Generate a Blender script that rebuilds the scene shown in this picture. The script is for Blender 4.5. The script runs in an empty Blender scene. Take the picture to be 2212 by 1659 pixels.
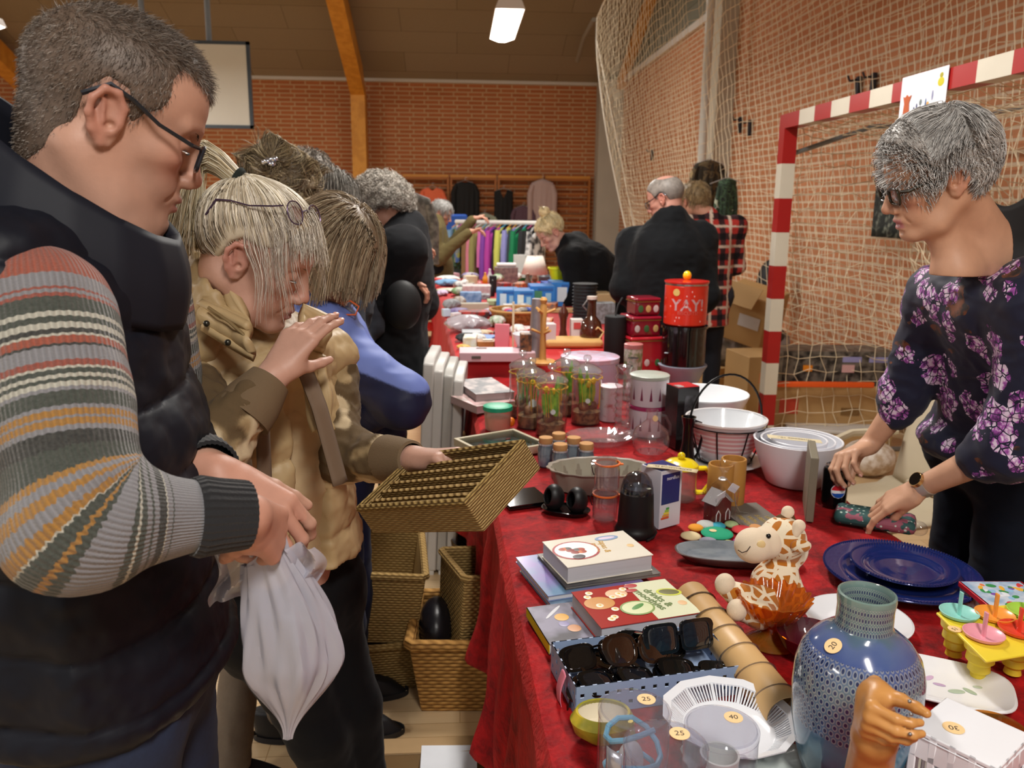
import bpy,bmesh,math,random
import numpy as np
import openvdb
from mathutils import Vector,Matrix,Euler
random.seed(7); RNG = np.random.default_rng(7)
SC = bpy.context.scene
COL = SC.collection
pi = math.pi
# ---------------------------------------------------------------- camera numbers (28.6 mm equivalent, eye height 1.54 m)
IW,IH,FL,YAW,PITCH,ROLL,CH = 2212,1659,1760.0,0.0672,0.2149,0.0100,1.539
def _axes():
    cy,sy,cp,sp = math.cos(YAW),math.sin(YAW),math.cos(PITCH),math.sin(PITCH)
    f = np.array([sy*cp,cy*cp,-sp]); r = np.array([cy,-sy,0.0]); u = np.cross(r,f)
    cr,sr = math.cos(ROLL),math.sin(ROLL)
    return cr*r + sr*u,-sr*r + cr*u,f
CR,CU,CF = _axes(); CC = np.array([0,0,CH])
def ray(x,y): return CF + (x-IW/2)/FL*CR - (y-IH/2)/FL*CU
def at(x,y,z): d = ray(x,y); return CC + d*(z-CH)/d[2]          # a point seen at (x,y), lying at height z
def onx(x,y,X): d = ray(x,y); return CC + d*X/d[0]
def ony(x,y,Y): d = ray(x,y); return CC + d*Y/d[1]
def dep(x,y,z): return CC + ray(x,y)*z                            # a point seen at (x,y) at distance z along the view axis
def pj(P):
    d = np.asarray(P,float)-CC; z = d@CF
    return IW/2+FL*(d@CR)/z,IH/2-FL*(d@CU)/z,z
def zat(P,y):
    lo,hi = P[2]-3,P[2]+5
    for _ in range(40):
        m = (lo+hi)/2
        if pj((P[0],P[1],m))[1] > y: lo = m
        else: hi = m
    return m
def mpp(P): return pj(P)[2]/FL
TZ = 0.75                                                            # table top height
# ---------------------------------------------------------------- colours and materials
def lin(h):
    if not isinstance(h,str): return tuple(h)
    h = h.lstrip('#'); v = [int(h[i:i+2],16)/255 for i in (0,2,4)]
    return tuple(c/12.92 if c <= .04045 else ((c+.055)/1.055)**2.4 for c in v)
MATS = {}
def _new(name):
    m = bpy.data.materials.new(name); m.use_nodes = True
    nt = m.node_tree; nt.nodes.clear()
    out = nt.nodes.new('ShaderNodeOutputMaterial')
    return m,nt,out
class NG:
    """tiny node helper"""
    def __init__(s,nt): s.nt = nt
    def n(s,typ,_inp=None,**kw):
        nd = s.nt.nodes.new(typ)
        for k,v in kw.items(): setattr(nd,k,v)
        for k,v in (_inp or {}).items(): s.set(nd,k,v)
        return nd
    def set(s,nd,k,v):
        i = nd.inputs[k]
        if hasattr(v,'is_output'): s.nt.links.new(v,i)
        elif hasattr(v,'outputs'): s.nt.links.new(v.outputs[0],i)
        else:
            if i.type == 'RGBA' and len(v) == 3: v = (*v,1)
            i.default_value = v
    def math(s,op,a,b=0.0,c=0.0):
        nd = s.n('ShaderNodeMath',operation=op)
        s.set(nd,0,a); s.set(nd,1,b)
        if len(nd.inputs) > 2: s.set(nd,2,c)
        return nd.outputs[0]
    def mix(s,f,a,b):
        nd = s.n('ShaderNodeMix',data_type='RGBA')
        s.set(nd,0,f); s.set(nd,6,a); s.set(nd,7,b)
        return nd.outputs[2]
    def ramp(s,f,stops,interp='LINEAR'):
        nd = s.n('ShaderNodeValToRGB'); cr = nd.color_ramp; cr.interpolation = interp
        while len(cr.elements) < len(stops): cr.elements.new(1.0)
        for e,(p,c) in zip(cr.elements,stops): e.position = p; e.color = (*lin(c),1)
        s.set(nd,0,f); return nd.outputs[0]
    def coord(s,kind='Object'): return s.n('ShaderNodeTexCoord').outputs[kind]
    def noise(s,scale,detail=3,rough=.5,vec=None,out=0,dist=0):
        nd = s.n('ShaderNodeTexNoise'); nd.inputs['Scale'].default_value = scale; nd.inputs['Detail'].default_value = detail
        nd.inputs['Roughness'].default_value = rough; nd.inputs['Distortion'].default_value = dist
        s.nt.links.new(vec if vec is not None else s.coord(),nd.inputs['Vector']); return nd.outputs[out]
    def mapping(s,vec,scale=(1,1,1),rot=(0,0,0),loc=(0,0,0)):
        nd = s.n('ShaderNodeMapping'); s.nt.links.new(vec,nd.inputs[0])
        nd.inputs['Scale'].default_value = scale; nd.inputs['Rotation'].default_value = rot; nd.inputs['Location'].default_value = loc
        return nd.outputs[0]
    def bump(s,h,strength=.3,dist=.002):
        nd = s.n('ShaderNodeBump'); nd.inputs['Strength'].default_value = strength; nd.inputs['Distance'].default_value = dist
        s.nt.links.new(h,nd.inputs['Height']); return nd.outputs[0]
    def bsdf(s,out,**kw):
        nd = s.n('ShaderNodeBsdfPrincipled')
        for k,v in kw.items():
            key = {'color': 'Base Color','rough': 'Roughness','metal': 'Metallic','spec': 'Specular IOR Level','normal': 'Normal','trans': 'Transmission Weight',
                   'sheen': 'Sheen Weight','coat': 'Coat Weight','sss': 'Subsurface Weight','ior': 'IOR','alpha': 'Alpha','em': 'Emission Color','ems': 'Emission Strength'}[k]
            s.set(nd,key,v)
        s.nt.links.new(nd.outputs[0],out.inputs[0]); return nd
def mat(color='#888888',rough=.5,metal=0.,spec=.5,vary=.06,scale=30,bump=0.,bscale=120,trans=0.,sheen=0.,coat=0.,sss=0.,ior=1.45,color2=None,name=None,fac=None):
    """principled material with a little procedural variation"""
    key = ('p',str(color),rough,metal,spec,vary,scale,bump,bscale,trans,sheen,coat,sss,ior,str(color2),fac)
    if key in MATS: return MATS[key]
    m,nt,out = _new(name or 'surface'); g = NG(nt); c = lin(color)
    if color2 is not None: colr = g.mix(g.ramp(g.noise(scale,3),[(fac or .4,'#000000'),((fac or .4)+.2,'#ffffff')]),c,lin(color2))
    elif vary: colr = g.mix(g.noise(scale,3),tuple(max(0,v*(1-vary)) for v in c),tuple(min(1,v*(1+vary)) for v in c))
    else: colr = c
    kw = dict(color=colr,rough=rough,metal=metal,spec=spec,trans=trans,sheen=sheen,coat=coat,ior=ior)
    if sss: kw['sss'] = sss
    if bump: kw['normal'] = g.bump(g.noise(bscale,4),bump,.002)
    b = g.bsdf(out,**kw)
    if sss: b.inputs['Subsurface Radius'].default_value = (.012,.004,.002)
    MATS[key] = m; return m
def thin(tint='#ffffff',rough=.03,haze=0.,hazecol='#ffffff',refl=1.0,name='clear'):
    """thin clear sheet: see-through with real reflections, optional milky share"""
    key = ('t',tint,rough,haze,hazecol,refl)
    if key in MATS: return MATS[key]
    m,nt,out = _new(name); g = NG(nt)
    tr = g.n('ShaderNodeBsdfTransparent',{'Color': lin(tint)})
    gl = g.n('ShaderNodeBsdfGlossy',{'Roughness': rough})
    bf = g.n('ShaderNodeNewGeometry').outputs['Backfacing']
    fr = g.n('ShaderNodeFresnel',{'IOR': g.math('SUBTRACT',1.5,g.math('MULTIPLY',bf,1.5-1/1.5))})
    base = tr
    if haze:
        df = g.n('ShaderNodeBsdfPrincipled',{'Base Color': lin(hazecol),'Roughness': .45})
        mx = g.n('ShaderNodeMixShader',{0: haze}); nt.links.new(tr.outputs[0],mx.inputs[1]); nt.links.new(df.outputs[0],mx.inputs[2]); base = mx
    mx2 = g.n('ShaderNodeMixShader',{0: g.math('MULTIPLY',fr.outputs[0],refl)})
    nt.links.new(base.outputs[0],mx2.inputs[1]); nt.links.new(gl.outputs[0],mx2.inputs[2]); nt.links.new(mx2.outputs[0],out.inputs[0])
    MATS[key] = m; return m
def emit(color,strength):
    key = ('e',color,strength)
    if key in MATS: return MATS[key]
    m,nt,out = _new('lamp_glow'); g = NG(nt)
    e = g.n('ShaderNodeEmission',{'Color': lin(color),'Strength': strength}); nt.links.new(e.outputs[0],out.inputs[0])
    MATS[key] = m; return m
def attrmat(name='painted',rough=.5,sss=0.,sheen=0.,spec=.5,bump=0.,bscale=200,vary=.1,scale=60,coat=0.,metal=0.):
    """colour comes from the point colours 'Col' of the mesh"""
    key = ('a',name,rough,sss,sheen,spec,bump,bscale,vary,coat,metal)
    if key in MATS: return MATS[key]
    m,nt,out = _new(name); g = NG(nt)
    a = g.n('ShaderNodeAttribute',attribute_name='Col')
    mul = g.n('ShaderNodeMix',data_type='RGBA',blend_type='MULTIPLY'); mul.inputs[0].default_value = 1
    nt.links.new(a.outputs[0],mul.inputs[6])
    nt.links.new(g.mix(g.noise(scale,4),(1-vary,)*3,(1+vary,)*3),mul.inputs[7])
    kw = dict(color=mul.outputs[2],rough=rough,sheen=sheen,spec=spec,coat=coat,metal=metal)
    if sss: kw['sss'] = sss
    if bump: kw['normal'] = g.bump(g.noise(bscale,4),bump,.002)
    b = g.bsdf(out,**kw)
    if sss: b.inputs['Subsurface Radius'].default_value = (.012,.004,.002); b.inputs['Subsurface Scale'].default_value = 1
    MATS[key] = m; return m
# ---------------------------------------------------------------- objects
def tag(o,label=None,cat=None,group=None,kind=None):
    if label: o['label'] = label
    if cat: o['category'] = cat
    if group: o['group'] = group
    if kind: o['kind'] = kind
    return o
def thing(name,label,cat,loc=(0,0,0),rz=0.,group=None,rot=None):
    o = bpy.data.objects.new(name,None); COL.objects.link(o); o.empty_display_size = .05
    o.location = tuple(float(v) for v in loc); o.rotation_euler = rot if rot else (0,0,rz)
    return tag(o,label,cat,group)
def dup(o,parent=None,label=None,**kw):
    c = o.copy(); COL.objects.link(c)
    if parent: c.parent = parent
    for ch in list(o.children): dup(ch,c)
    if label: c['label'] = label
    for k,v in kw.items(): setattr(c,k,v)
    return c
class MB:
    """collects shapes, built as one mesh object"""
    def __init__(s): s.v = []; s.f = []; s.mi = []; s.cur = 0; s.T = Matrix()
    def add(s,vs,fs,T=None):
        b = len(s.v); T = s.T @ T if T is not None else s.T
        s.v += [tuple(T @ Vector(v)) for v in vs]
        s.f += [tuple(b+i for i in f) for f in fs]; s.mi += [s.cur]*len(fs); return s
    def box(s,c,d,rot=None,rz=0.):
        x,y,z = d[0]/2,d[1]/2,d[2]/2
        vs = [(i*x,j*y,k*z) for k in (-1,1) for j in (-1,1) for i in (-1,1)]
        fs = [(0,2,3,1),(4,5,7,6),(0,1,5,4),(2,6,7,3),(0,4,6,2),(1,3,7,5)]
        T = Matrix.Translation(Vector(c)) @ ((Euler(rot).to_matrix().to_4x4()) if rot else Matrix.Rotation(rz,4,'Z'))
        return s.add(vs,fs,T)
    def lathe(s,prof,n=48,c=(0,0,0),T=None,fn=None,closed=False):
        """prof: list of (r,z)"""
        vs = []; fs = []; k = len(prof)
        for i in range(n):
            a = 2*pi*i/n
            for j,(r,z) in enumerate(prof):
                rr,zz = fn(a,r,z,j) if fn else (r,z)
                vs.append((c[0]+rr*math.cos(a),c[1]+rr*math.sin(a),c[2]+zz))
        for i in range(n):
            i2 = (i+1) % n
            for j in range(k-1 if not closed else k):
                j2 = (j+1) % k
                fs.append((i*k+j,i2*k+j,i2*k+j2,i*k+j2))
        return s.add(vs,fs,T)
    def ell(s,c,r,n=24,m=14,rot=None):
        if not hasattr(r,'__len__'): r = (r,r,r)
        prof = [(math.sin(pi*j/m),-math.cos(pi*j/m)) for j in range(m+1)]
        T = Matrix.Translation(Vector(c)) @ (Euler(rot).to_matrix().to_4x4() if rot else Matrix()) @ Matrix.Diagonal((*r,1))
        return s.lathe(prof,n,T=T)
    def cyl(s,a,b,r0,r1=None,n=20,cap=True):
        r1 = r0 if r1 is None else r1; a = Vector(a); b = Vector(b); d = b-a
        T = Matrix.Translation(a) @ d.to_track_quat('Z','Y').to_matrix().to_4x4()
        L = d.length; pr = [(r0,0),(r1,L)]
        if cap: pr = [(0,0)]+pr+[(0,L)]
        return s.lathe(pr,n,T=T)
    def tube(s,pts,r,n=8,closed=False,flat=None):
        """sweep along points; r number or list; flat=(w,h) gives a band"""
        P = [Vector(p) for p in pts]; k = len(P); rs = r if hasattr(r,'__len__') else [r]*k
        vs = []; fs = []; up = None
        for i in range(k):
            if closed: t = P[(i+1) % k]-P[i-1]
            else: t = P[min(i+1,k-1)]-P[max(i-1,0)]
            t = t.normalized() if t.length > 1e-9 else Vector((0,0,1))
            if up is None:
                up = Vector((0,0,1)) if abs(t.z) < .9 else Vector((1,0,0))
            up = (up-t*up.dot(t)).normalized(); w = t.cross(up)
            for j in range(n):
                a = 2*pi*j/n+(pi/n if n == 4 else 0)
                if flat: vs.append(P[i]+w*math.cos(a)*flat[0]*rs[i]+up*math.sin(a)*flat[1]*rs[i])
                else: vs.append(P[i]+(w*math.cos(a)+up*math.sin(a))*rs[i])
        for i in range(k if closed else k-1):
            i2 = (i+1) % k
            for j in range(n): fs.append((i*n+j,i*n+(j+1) % n,i2*n+(j+1) % n,i2*n+j))
        if not closed: fs.append(tuple(range(n))[::-1]); fs.append(tuple((k-1)*n+j for j in range(n)))
        return s.add(vs,fs)
    def prism(s,out,h,z=0.,T=None):
        n = len(out); vs = [(x,y,z) for x,y in out]+[(x,y,z+h) for x,y in out]
        fs = [tuple(range(n))[::-1],tuple(range(n,2*n))]+[(i,(i+1) % n,n+(i+1) % n,n+i) for i in range(n)]
        return s.add(vs,fs,T)
    def grid(s,fn,nu,nv,closed_u=False):
        vs = [tuple(fn(i/(nu-(0 if closed_u else 1)),j/(nv-1))) for i in range(nu) for j in range(nv)]
        fs = []
        for i in range(nu if closed_u else nu-1):
            i2 = (i+1) % nu
            for j in range(nv-1): fs.append((i*nv+j,i2*nv+j,i2*nv+j+1,i*nv+j+1))
        return s.add(vs,fs)
    def build(s,name,m,parent=None,smooth=True,ang=35,bevel=0.,solid=0.,loc=None,sub=0,label=None):
        me = bpy.data.meshes.new(name); me.from_pydata(s.v,[],s.f)
        ms = m if isinstance(m,(list,tuple)) else [m]
        for x in ms: me.materials.append(x)
        if len(ms) > 1: me.polygons.foreach_set('material_index',s.mi)
        bm = bmesh.new(); bm.from_mesh(me); bmesh.ops.remove_doubles(bm,verts=bm.verts,dist=1e-6)
        if len(s.f) < 60000: bmesh.ops.recalc_face_normals(bm,faces=bm.faces)
        bm.to_mesh(me); bm.free()
        if smooth: me.shade_smooth(); me.set_sharp_from_angle(angle=math.radians(ang))
        o = bpy.data.objects.new(name,me); COL.objects.link(o)
        if loc is not None: o.location = loc
        if parent: o.parent = parent
        if solid: md = o.modifiers.new('thickness','SOLIDIFY'); md.thickness = solid; md.offset = 0
        if bevel: md = o.modifiers.new('edge','BEVEL'); md.width = bevel; md.segments = 2; md.limit_method = 'ANGLE'; md.angle_limit = math.radians(40)
        if sub: md = o.modifiers.new('sub','SUBSURF'); md.levels = sub; md.render_levels = sub
        if label: o['label'] = label
        return o
def npmesh(name,V,Fq,m,parent=None,attrs=None,smooth=True):
    """mesh straight from arrays; Fq (n,3|4) int"""
    me = bpy.data.meshes.new(name); V = np.asarray(V,np.float32); Fq = np.asarray(Fq,np.int32)
    k = Fq.shape[1]; me.vertices.add(len(V)); me.vertices.foreach_set('co',V.ravel())
    me.loops.add(Fq.size); me.loops.foreach_set('vertex_index',Fq.ravel())
    me.polygons.add(len(Fq)); me.polygons.foreach_set('loop_start',np.arange(0,Fq.size,k,dtype=np.int32))
    me.update(calc_edges=True)
    for x in (m if isinstance(m,(list,tuple)) else [m]): me.materials.append(x)
    for kx,a in (attrs or {}).items():
        a = np.asarray(a,np.float32)
        if a.ndim == 2:
            at_ = me.color_attributes.new(kx,'FLOAT_COLOR','POINT')
            if a.shape[1] == 3: a = np.c_[a,np.ones(len(a),np.float32)]
            at_.data.foreach_set('color',a.astype(np.float32).ravel())
        else: me.attributes.new(kx,'FLOAT','POINT').data.foreach_set('value',a)
    if smooth: me.shade_smooth()
    o = bpy.data.objects.new(name,me); COL.objects.link(o)
    if parent: o.parent = parent
    return o
def text_mesh(name,s,size,m,parent,loc=(0,0,0),rot=(0,0,0),depth=.0006,align='CENTER',shear=0.,curve_r=None,bold=0.):
    cu = bpy.data.curves.new(name,'FONT'); cu.body = s; cu.size = size; cu.extrude = depth; cu.align_x = align; cu.align_y = 'CENTER'; cu.shear = shear; cu.offset = bold; cu.resolution_u = 3
    ob = bpy.data.objects.new('tmp',cu); COL.objects.link(ob)
    dg = bpy.context.evaluated_depsgraph_get(); me = bpy.data.meshes.new_from_object(ob.evaluated_get(dg))
    bpy.data.objects.remove(ob); me.materials.clear(); me.materials.append(m)
    if curve_r:
        for v in me.vertices:
            a = v.co.x/curve_r; x,z = v.co.x,v.co.z
            v.co.x = math.sin(a)*(curve_r+z); v.co.z = math.cos(a)*(curve_r+z)-curve_r
    o = bpy.data.objects.new(name,me); COL.objects.link(o); o.location = loc; o.rotation_euler = rot
    if parent: o.parent = parent
    return o
# ---------------------------------------------------------------- numpy noise
_h = RNG.random(4096).astype(np.float32)
def vnoise(P,scale=1.0):
    P = np.asarray(P,np.float32)*scale; I = np.floor(P).astype(np.int64); Fr = P-I; Fr = Fr*Fr*(3-2*Fr)
    def hsh(i,j,k): return _h[(i*73856093 ^ j*19349663 ^ k*83492791) & 4095]
    r = 0
    for dx in (0,1):
        for dy in (0,1):
            for dz in (0,1):
                w = (Fr[:,0] if dx else 1-Fr[:,0])*(Fr[:,1] if dy else 1-Fr[:,1])*(Fr[:,2] if dz else 1-Fr[:,2])
                r = r+w*hsh(I[:,0]+dx,I[:,1]+dy,I[:,2]+dz)
    return r-.5
def fnoise(P,scale,oct=3):
    r = 0; a = 1
    for o in range(oct): r = r+a*vnoise(np.asarray(P)+o*7.3,scale*2**o); a *= .5
    return r
# ---------------------------------------------------------------- blended volumes -> one smooth surface
class Vol:
    def __init__(s,lo,hi,h):
        s.lo = np.array(lo,float); s.h = h; n = np.ceil((np.array(hi)-s.lo)/h).astype(int)+1; s.n = n
        s.ax = [s.lo[i]+np.arange(n[i])*h for i in range(3)]; s.d = np.full(tuple(n),.08,np.float32)
    def _blk(s,lo,hi):
        a = np.clip(np.floor((lo-s.lo)/s.h).astype(int),0,s.n); b = np.clip(np.ceil((hi-s.lo)/s.h).astype(int)+1,0,s.n)
        if (b <= a).any(): return None
        sl = tuple(slice(a[i],b[i]) for i in range(3))
        G = [s.ax[i][a[i]:b[i]].astype(np.float32).reshape([-1 if j == i else 1 for j in range(3)]) for i in range(3)]
        return sl,G
    def _put(s,sl,e,k,op):
        d = s.d[sl]
        if op == '-':
            e = -e; hh = np.maximum(k-np.abs(d-e),0)/k if k else 0
            s.d[sl] = np.maximum(d,e)+(hh*hh*k/4 if k else 0)
        else:
            hh = np.maximum(k-np.abs(d-e),0)/k if k else 0
            s.d[sl] = np.minimum(d,e)-(hh*hh*k/4 if k else 0)
    def ell(s,c,r,k=.01,R=None,op='+'):
        c = np.array(c,float); r = np.array(r if hasattr(r,'__len__') else (r,)*3,float); m = r.max()+k+.02
        B = s._blk(c-m,c+m)
        if B is None: return
        sl,G = B; D = [G[i]-c[i] for i in range(3)]
        if R is not None:
            D = [sum(R[j][i]*D[j] for j in range(3)) for i in range(3)]
        k0 = np.sqrt((D[0]/r[0])**2+(D[1]/r[1])**2+(D[2]/r[2])**2); k1 = np.sqrt((D[0]/r[0]**2)**2+(D[1]/r[1]**2)**2+(D[2]/r[2]**2)**2)+1e-9
        s._put(sl,(k0*(k0-1)/k1).astype(np.float32),k,op)
    def cap(s,a,b,ra,rb=None,k=.01,op='+',sq=None):
        """tapered capsule; sq=(axis, factor) squashes it along axis"""
        a = np.array(a,float); b = np.array(b,float); rb = ra if rb is None else rb; m = max(ra,rb)+k+.02
        B = s._blk(np.minimum(a,b)-m,np.maximum(a,b)+m)
        if B is None: return
        sl,G = B; ab = b-a; L = max(ab@ab,1e-12); D = [G[i]-a[i] for i in range(3)]
        t = np.clip((D[0]*ab[0]+D[1]*ab[1]+D[2]*ab[2])/L,0,1)
        W = [D[i]-t*ab[i] for i in range(3)]
        q = W[0]**2+W[1]**2+W[2]**2
        if sq is not None:
            ax = np.array(sq[0],float); ax /= np.linalg.norm(ax); w = W[0]*ax[0]+W[1]*ax[1]+W[2]*ax[2]; q = q+(sq[1]**2-1)*w*w
        e = np.sqrt(q)-(ra+(rb-ra)*t)
        s._put(sl,e.astype(np.float32),k,op)
    def chain(s,pts,rs,k=.01,sq=None,op='+'):
        for i in range(len(pts)-1): s.cap(pts[i],pts[i+1],rs[i],rs[i+1],k,op,sq)
    def mesh(s,iso=0.):
        d = s.d.copy()
        for ax in range(3):
            i0 = [slice(None)]*3; i0[ax] = 0; d[tuple(i0)] = .08; i0[ax] = -1; d[tuple(i0)] = .08
        g = openvdb.FloatGrid(); g.background = .08; g.copyFromArray(d)
        V,Q = g.convertToQuads(isovalue=iso)
        V = V*s.h+s.lo
        return V,Q
def vnormals(V,Q):
    n = np.zeros_like(V); a = V[Q[:,2]]-V[Q[:,0]]; b = V[Q[:,3]]-V[Q[:,1]]; f = np.cross(a,b)
    for i in range(4): np.add.at(n,Q[:,i],f)
    l = np.linalg.norm(n,axis=1,keepdims=True); return n/np.maximum(l,1e-12)
def relax(V,Q,it=2,lam=.5):
    for _ in range(it):
        s = np.zeros_like(V); c = np.zeros(len(V))
        for i in range(4):
            for j in (1,3):
                np.add.at(s,Q[:,i],V[Q[:,(i+j) % 4]]); np.add.at(c,Q[:,i],1)
        V = V+(s/np.maximum(c,1)[:,None]-V)*lam
    return V
def joinmesh(parts):
    V = []; Q = []; b = 0
    for v,q in parts: V.append(v); Q.append(q+b); b += len(v)
    return np.concatenate(V),np.concatenate(Q)
def strands(name,P,rad,m,parent,tip=.25,cols=None,sides=3):
    """P (n,k,3) paths -> thin tapered strands in one mesh"""
    n,k,_ = P.shape; T = np.gradient(P,axis=1); T /= np.linalg.norm(T,axis=2,keepdims=True)+1e-9
    ref = np.array([.31,.57,.76]); A = np.cross(T,ref); A /= np.linalg.norm(A,axis=2,keepdims=True)+1e-9; Bn = np.cross(T,A)
    prof = np.linspace(1,tip,k)[None,:,None]*(rad if np.ndim(rad) == 0 else rad[:,None,None])
    V = np.stack([P+prof*(A*math.cos(2*pi*j/sides)+Bn*math.sin(2*pi*j/sides)) for j in range(sides)],axis=2)
    idx = np.arange(n*k*sides).reshape(n,k,sides)
    q = np.stack([idx[:,:-1],np.roll(idx[:,:-1],-1,2),np.roll(idx[:,1:],-1,2),idx[:,1:]],axis=-1).reshape(-1,4)
    at_ = {}
    if cols is not None: at_['Col'] = np.repeat(cols,k*sides,axis=0)
    return npmesh(name,V.reshape(-1,3),q,m,parent,at_)
def Rm(rx=0.,ry=0.,rz=0.): return np.array(Euler((rx,ry,rz)).to_matrix())
# ================================================================ THE HALL
XW,YB,ZT = 3.15,16.5,3.86                                        # right wall, end wall, top of the brick
SL = .39                                                             # roof slope
def brickmat(axis,bw,rh,c1,c2,mortar,off=.25,ms=.012):
    m,nt,out = _new('brick'); g = NG(nt)
    co = g.n('ShaderNodeSeparateXYZ',{0: g.coord()}); cb = g.n('ShaderNodeCombineXYZ',{0: co.outputs[axis],1: co.outputs[2]})
    b = g.n('ShaderNodeTexBrick',{'Vector': cb.outputs[0],'Color1': lin(c1),'Color2': lin(c2),'Mortar': lin(mortar),'Scale': 1.0,'Mortar Size': ms/2+.001,
            'Mortar Smooth': .15,'Bias': -.1,'Brick Width': bw,'Row Height': rh},offset=off,offset_frequency=2,squash=1)
    n1 = g.noise(1.3,3); n2 = g.noise(40,3)
    c = g.mix(g.math('MULTIPLY',n1,.22),b.outputs[0],lin('#7d3f22')); c = g.mix(g.math('MULTIPLY',n2,.25),c,lin('#b98a68'))
    nm = g.n('ShaderNodeBump',{'Strength': .6,'Distance': .006,'Height': g.math('SUBTRACT',1.0,b.outputs[1])})
    g.bsdf(out,color=c,rough=.85,spec=.25,normal=nm.outputs[0]); return m
def struct(o): o['kind'] = 'structure'; return o
def floor_mat():
    m,nt,out = _new('beech_floor'); g = NG(nt)
    co = g.n('ShaderNodeSeparateXYZ',{0: g.coord()}); cb = g.n('ShaderNodeCombineXYZ',{0: co.outputs[0],1: co.outputs[1]})
    b = g.n('ShaderNodeTexBrick',{'Vector': cb.outputs[0],'Color1': lin('#dcc39c'),'Color2': lin('#cfb288'),'Mortar': lin('#9c7c52'),'Scale': 1.0,'Mortar Size': .0012,'Brick Width': .55,'Row Height': .065},offset=.37,offset_frequency=3)
    gr = g.noise(6,5,vec=g.mapping(g.coord(),scale=(1.2,30,1)))
    g.bsdf(out,color=g.mix(g.math('MULTIPLY',gr,.35),b.outputs[0],lin('#b48b58')),rough=.32,spec=.45,coat=.15); return m
struct(MB().box((-5.5,6.2,-.05),(18,21.4,.1)).build('floor',floor_mat(),smooth=False))
BR_R = brickmat(1,.24,.0667,'#c98a63','#bd7c54','#dccab0',ms=.018)
BR_B = brickmat(0,.28,.078,'#b5683a','#a85c2e','#c9a880',ms=.022)
struct(MB().box((XW+.15,6.2,ZT/2),(.3,21.4,ZT)).build('wall_right',BR_R,smooth=False))
struct(MB().box((-5.5,YB+.15,ZT/2),(18,.3,ZT)).build('wall_back',BR_B,smooth=False))
struct(MB().box((-14.6,6.2,3),(.2,21.4,6)).build('wall_left',BR_R,smooth=False))
# woodwool boards: end roof slope and gable
def woodwool(c1,c2,ax):
    m,nt,out = _new('woodwool'); g = NG(nt)
    co = g.n('ShaderNodeSeparateXYZ',{0: g.coord()}); cb = g.n('ShaderNodeCombineXYZ',{0: co.outputs[ax],1: co.outputs[2 if ax == 1 else 1]})
    b = g.n('ShaderNodeTexBrick',{'Vector': cb.outputs[0],'Color1': lin(c1),'Color2': lin(c2),'Mortar': lin('#3d3226'),'Scale': 1.0,'Mortar Size': .003,'Brick Width': 1.9,'Row Height': .6,'Bias': -.2},offset=.5)
    c = g.mix(g.math('MULTIPLY',g.noise(90,4),.45),b.outputs[0],lin('#5a4d3d'))
    g.bsdf(out,color=c,rough=.95,spec=.1,normal=g.bump(g.noise(160,4),.5,.003)); return m
m = MB(); y1 = -4.4; z1 = ZT+(YB-2.0)*SL
m.add([(-14.6,YB,ZT),(3.3,YB,ZT),(3.3,2.0,z1),(-14.6,2.0,z1),(3.3,y1,z1-6*SL),(-14.6,y1,z1-6*SL)],[(0,1,2,3),(3,2,4,5)])
m.add([(-14.6,YB,ZT+.2),(3.3,YB,ZT+.2),(3.3,2.0,z1+.2),(-14.6,2.0,z1+.2),(3.3,y1,z1-6*SL+.2),(-14.6,y1,z1-6*SL+.2)],[(3,2,1,0),(5,4,2,3)])
struct(m.build('ceiling',woodwool('#a39480','#96876f',0),smooth=False))
m = MB(); m.add([(XW+.02,YB+.2,ZT),(XW+.02,y1,ZT),(XW+.02,y1,z1-6*SL),(XW+.02,2,z1),(XW+.3,YB+.2,ZT),(XW+.3,y1,ZT),(XW+.3,y1,z1-6*SL),(XW+.3,2,z1)],
                [(0,1,2,3),(4,7,6,5),(0,3,7,4),(0,4,5,1),(1,5,6,2)])
struct(m.build('wall_gable',woodwool('#8f9184','#84877a',1),smooth=False))
# pale trims on top of the brick
TR = mat('#c9c2b8',.5,vary=.03)
struct(MB().box((-5.9,YB-.03,ZT),(17.4,.06,.07)).build('trim_1',TR,smooth=False))
struct(MB().box((XW-.02,6.2,ZT+.01),(.06,21.2,.09)).build('trim_2',mat('#d9d3cb',.5,vary=.03),smooth=False))
struct(MB().box((-2.6,YB-.012,.05),(11.3,.024,.1)).build('baseboard_back',mat('#5a4634',.5)))
struct(MB().box((XW-.012,6.2,.05),(.024,21,.1)).build('baseboard_right',mat('#8d6f4c',.5)))
# concrete columns
CONC = mat('#b5afa1',.8,vary=.1,scale=3,bump=.2)
struct(MB().box((2.93,YB-.2,ZT/2+.02),(.46,.42,ZT+.04)).build('column_1',CONC,smooth=False,bevel=.01))
pA,pB = onx(1512,300,2.95),onx(1592,300,XW)
m = MB().box((3.06,(pA[1]+pB[1])/2+.05,3.0),(.22,abs(pA[1]-pB[1])*.62,6.0)); struct(m.build('column_2',mat('#c4bdac',.85,vary=.08,scale=4),smooth=False))
PIPE = mat('#d6d8d2',.35,vary=.02)
pp = onx(1524,200,2.78); t = thing('net_post','tall white steel post standing in front of the concrete column at the side wall','post',(pp[0],pp[1],0))
m = MB().tube([(0,0,0),(0,0,2),(0,0,4.55)],.048,14); m.build('pole',PIPE,t); MB().cyl((0,0,0),(0,0,.02),.11).build('base',PIPE,t)
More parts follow.
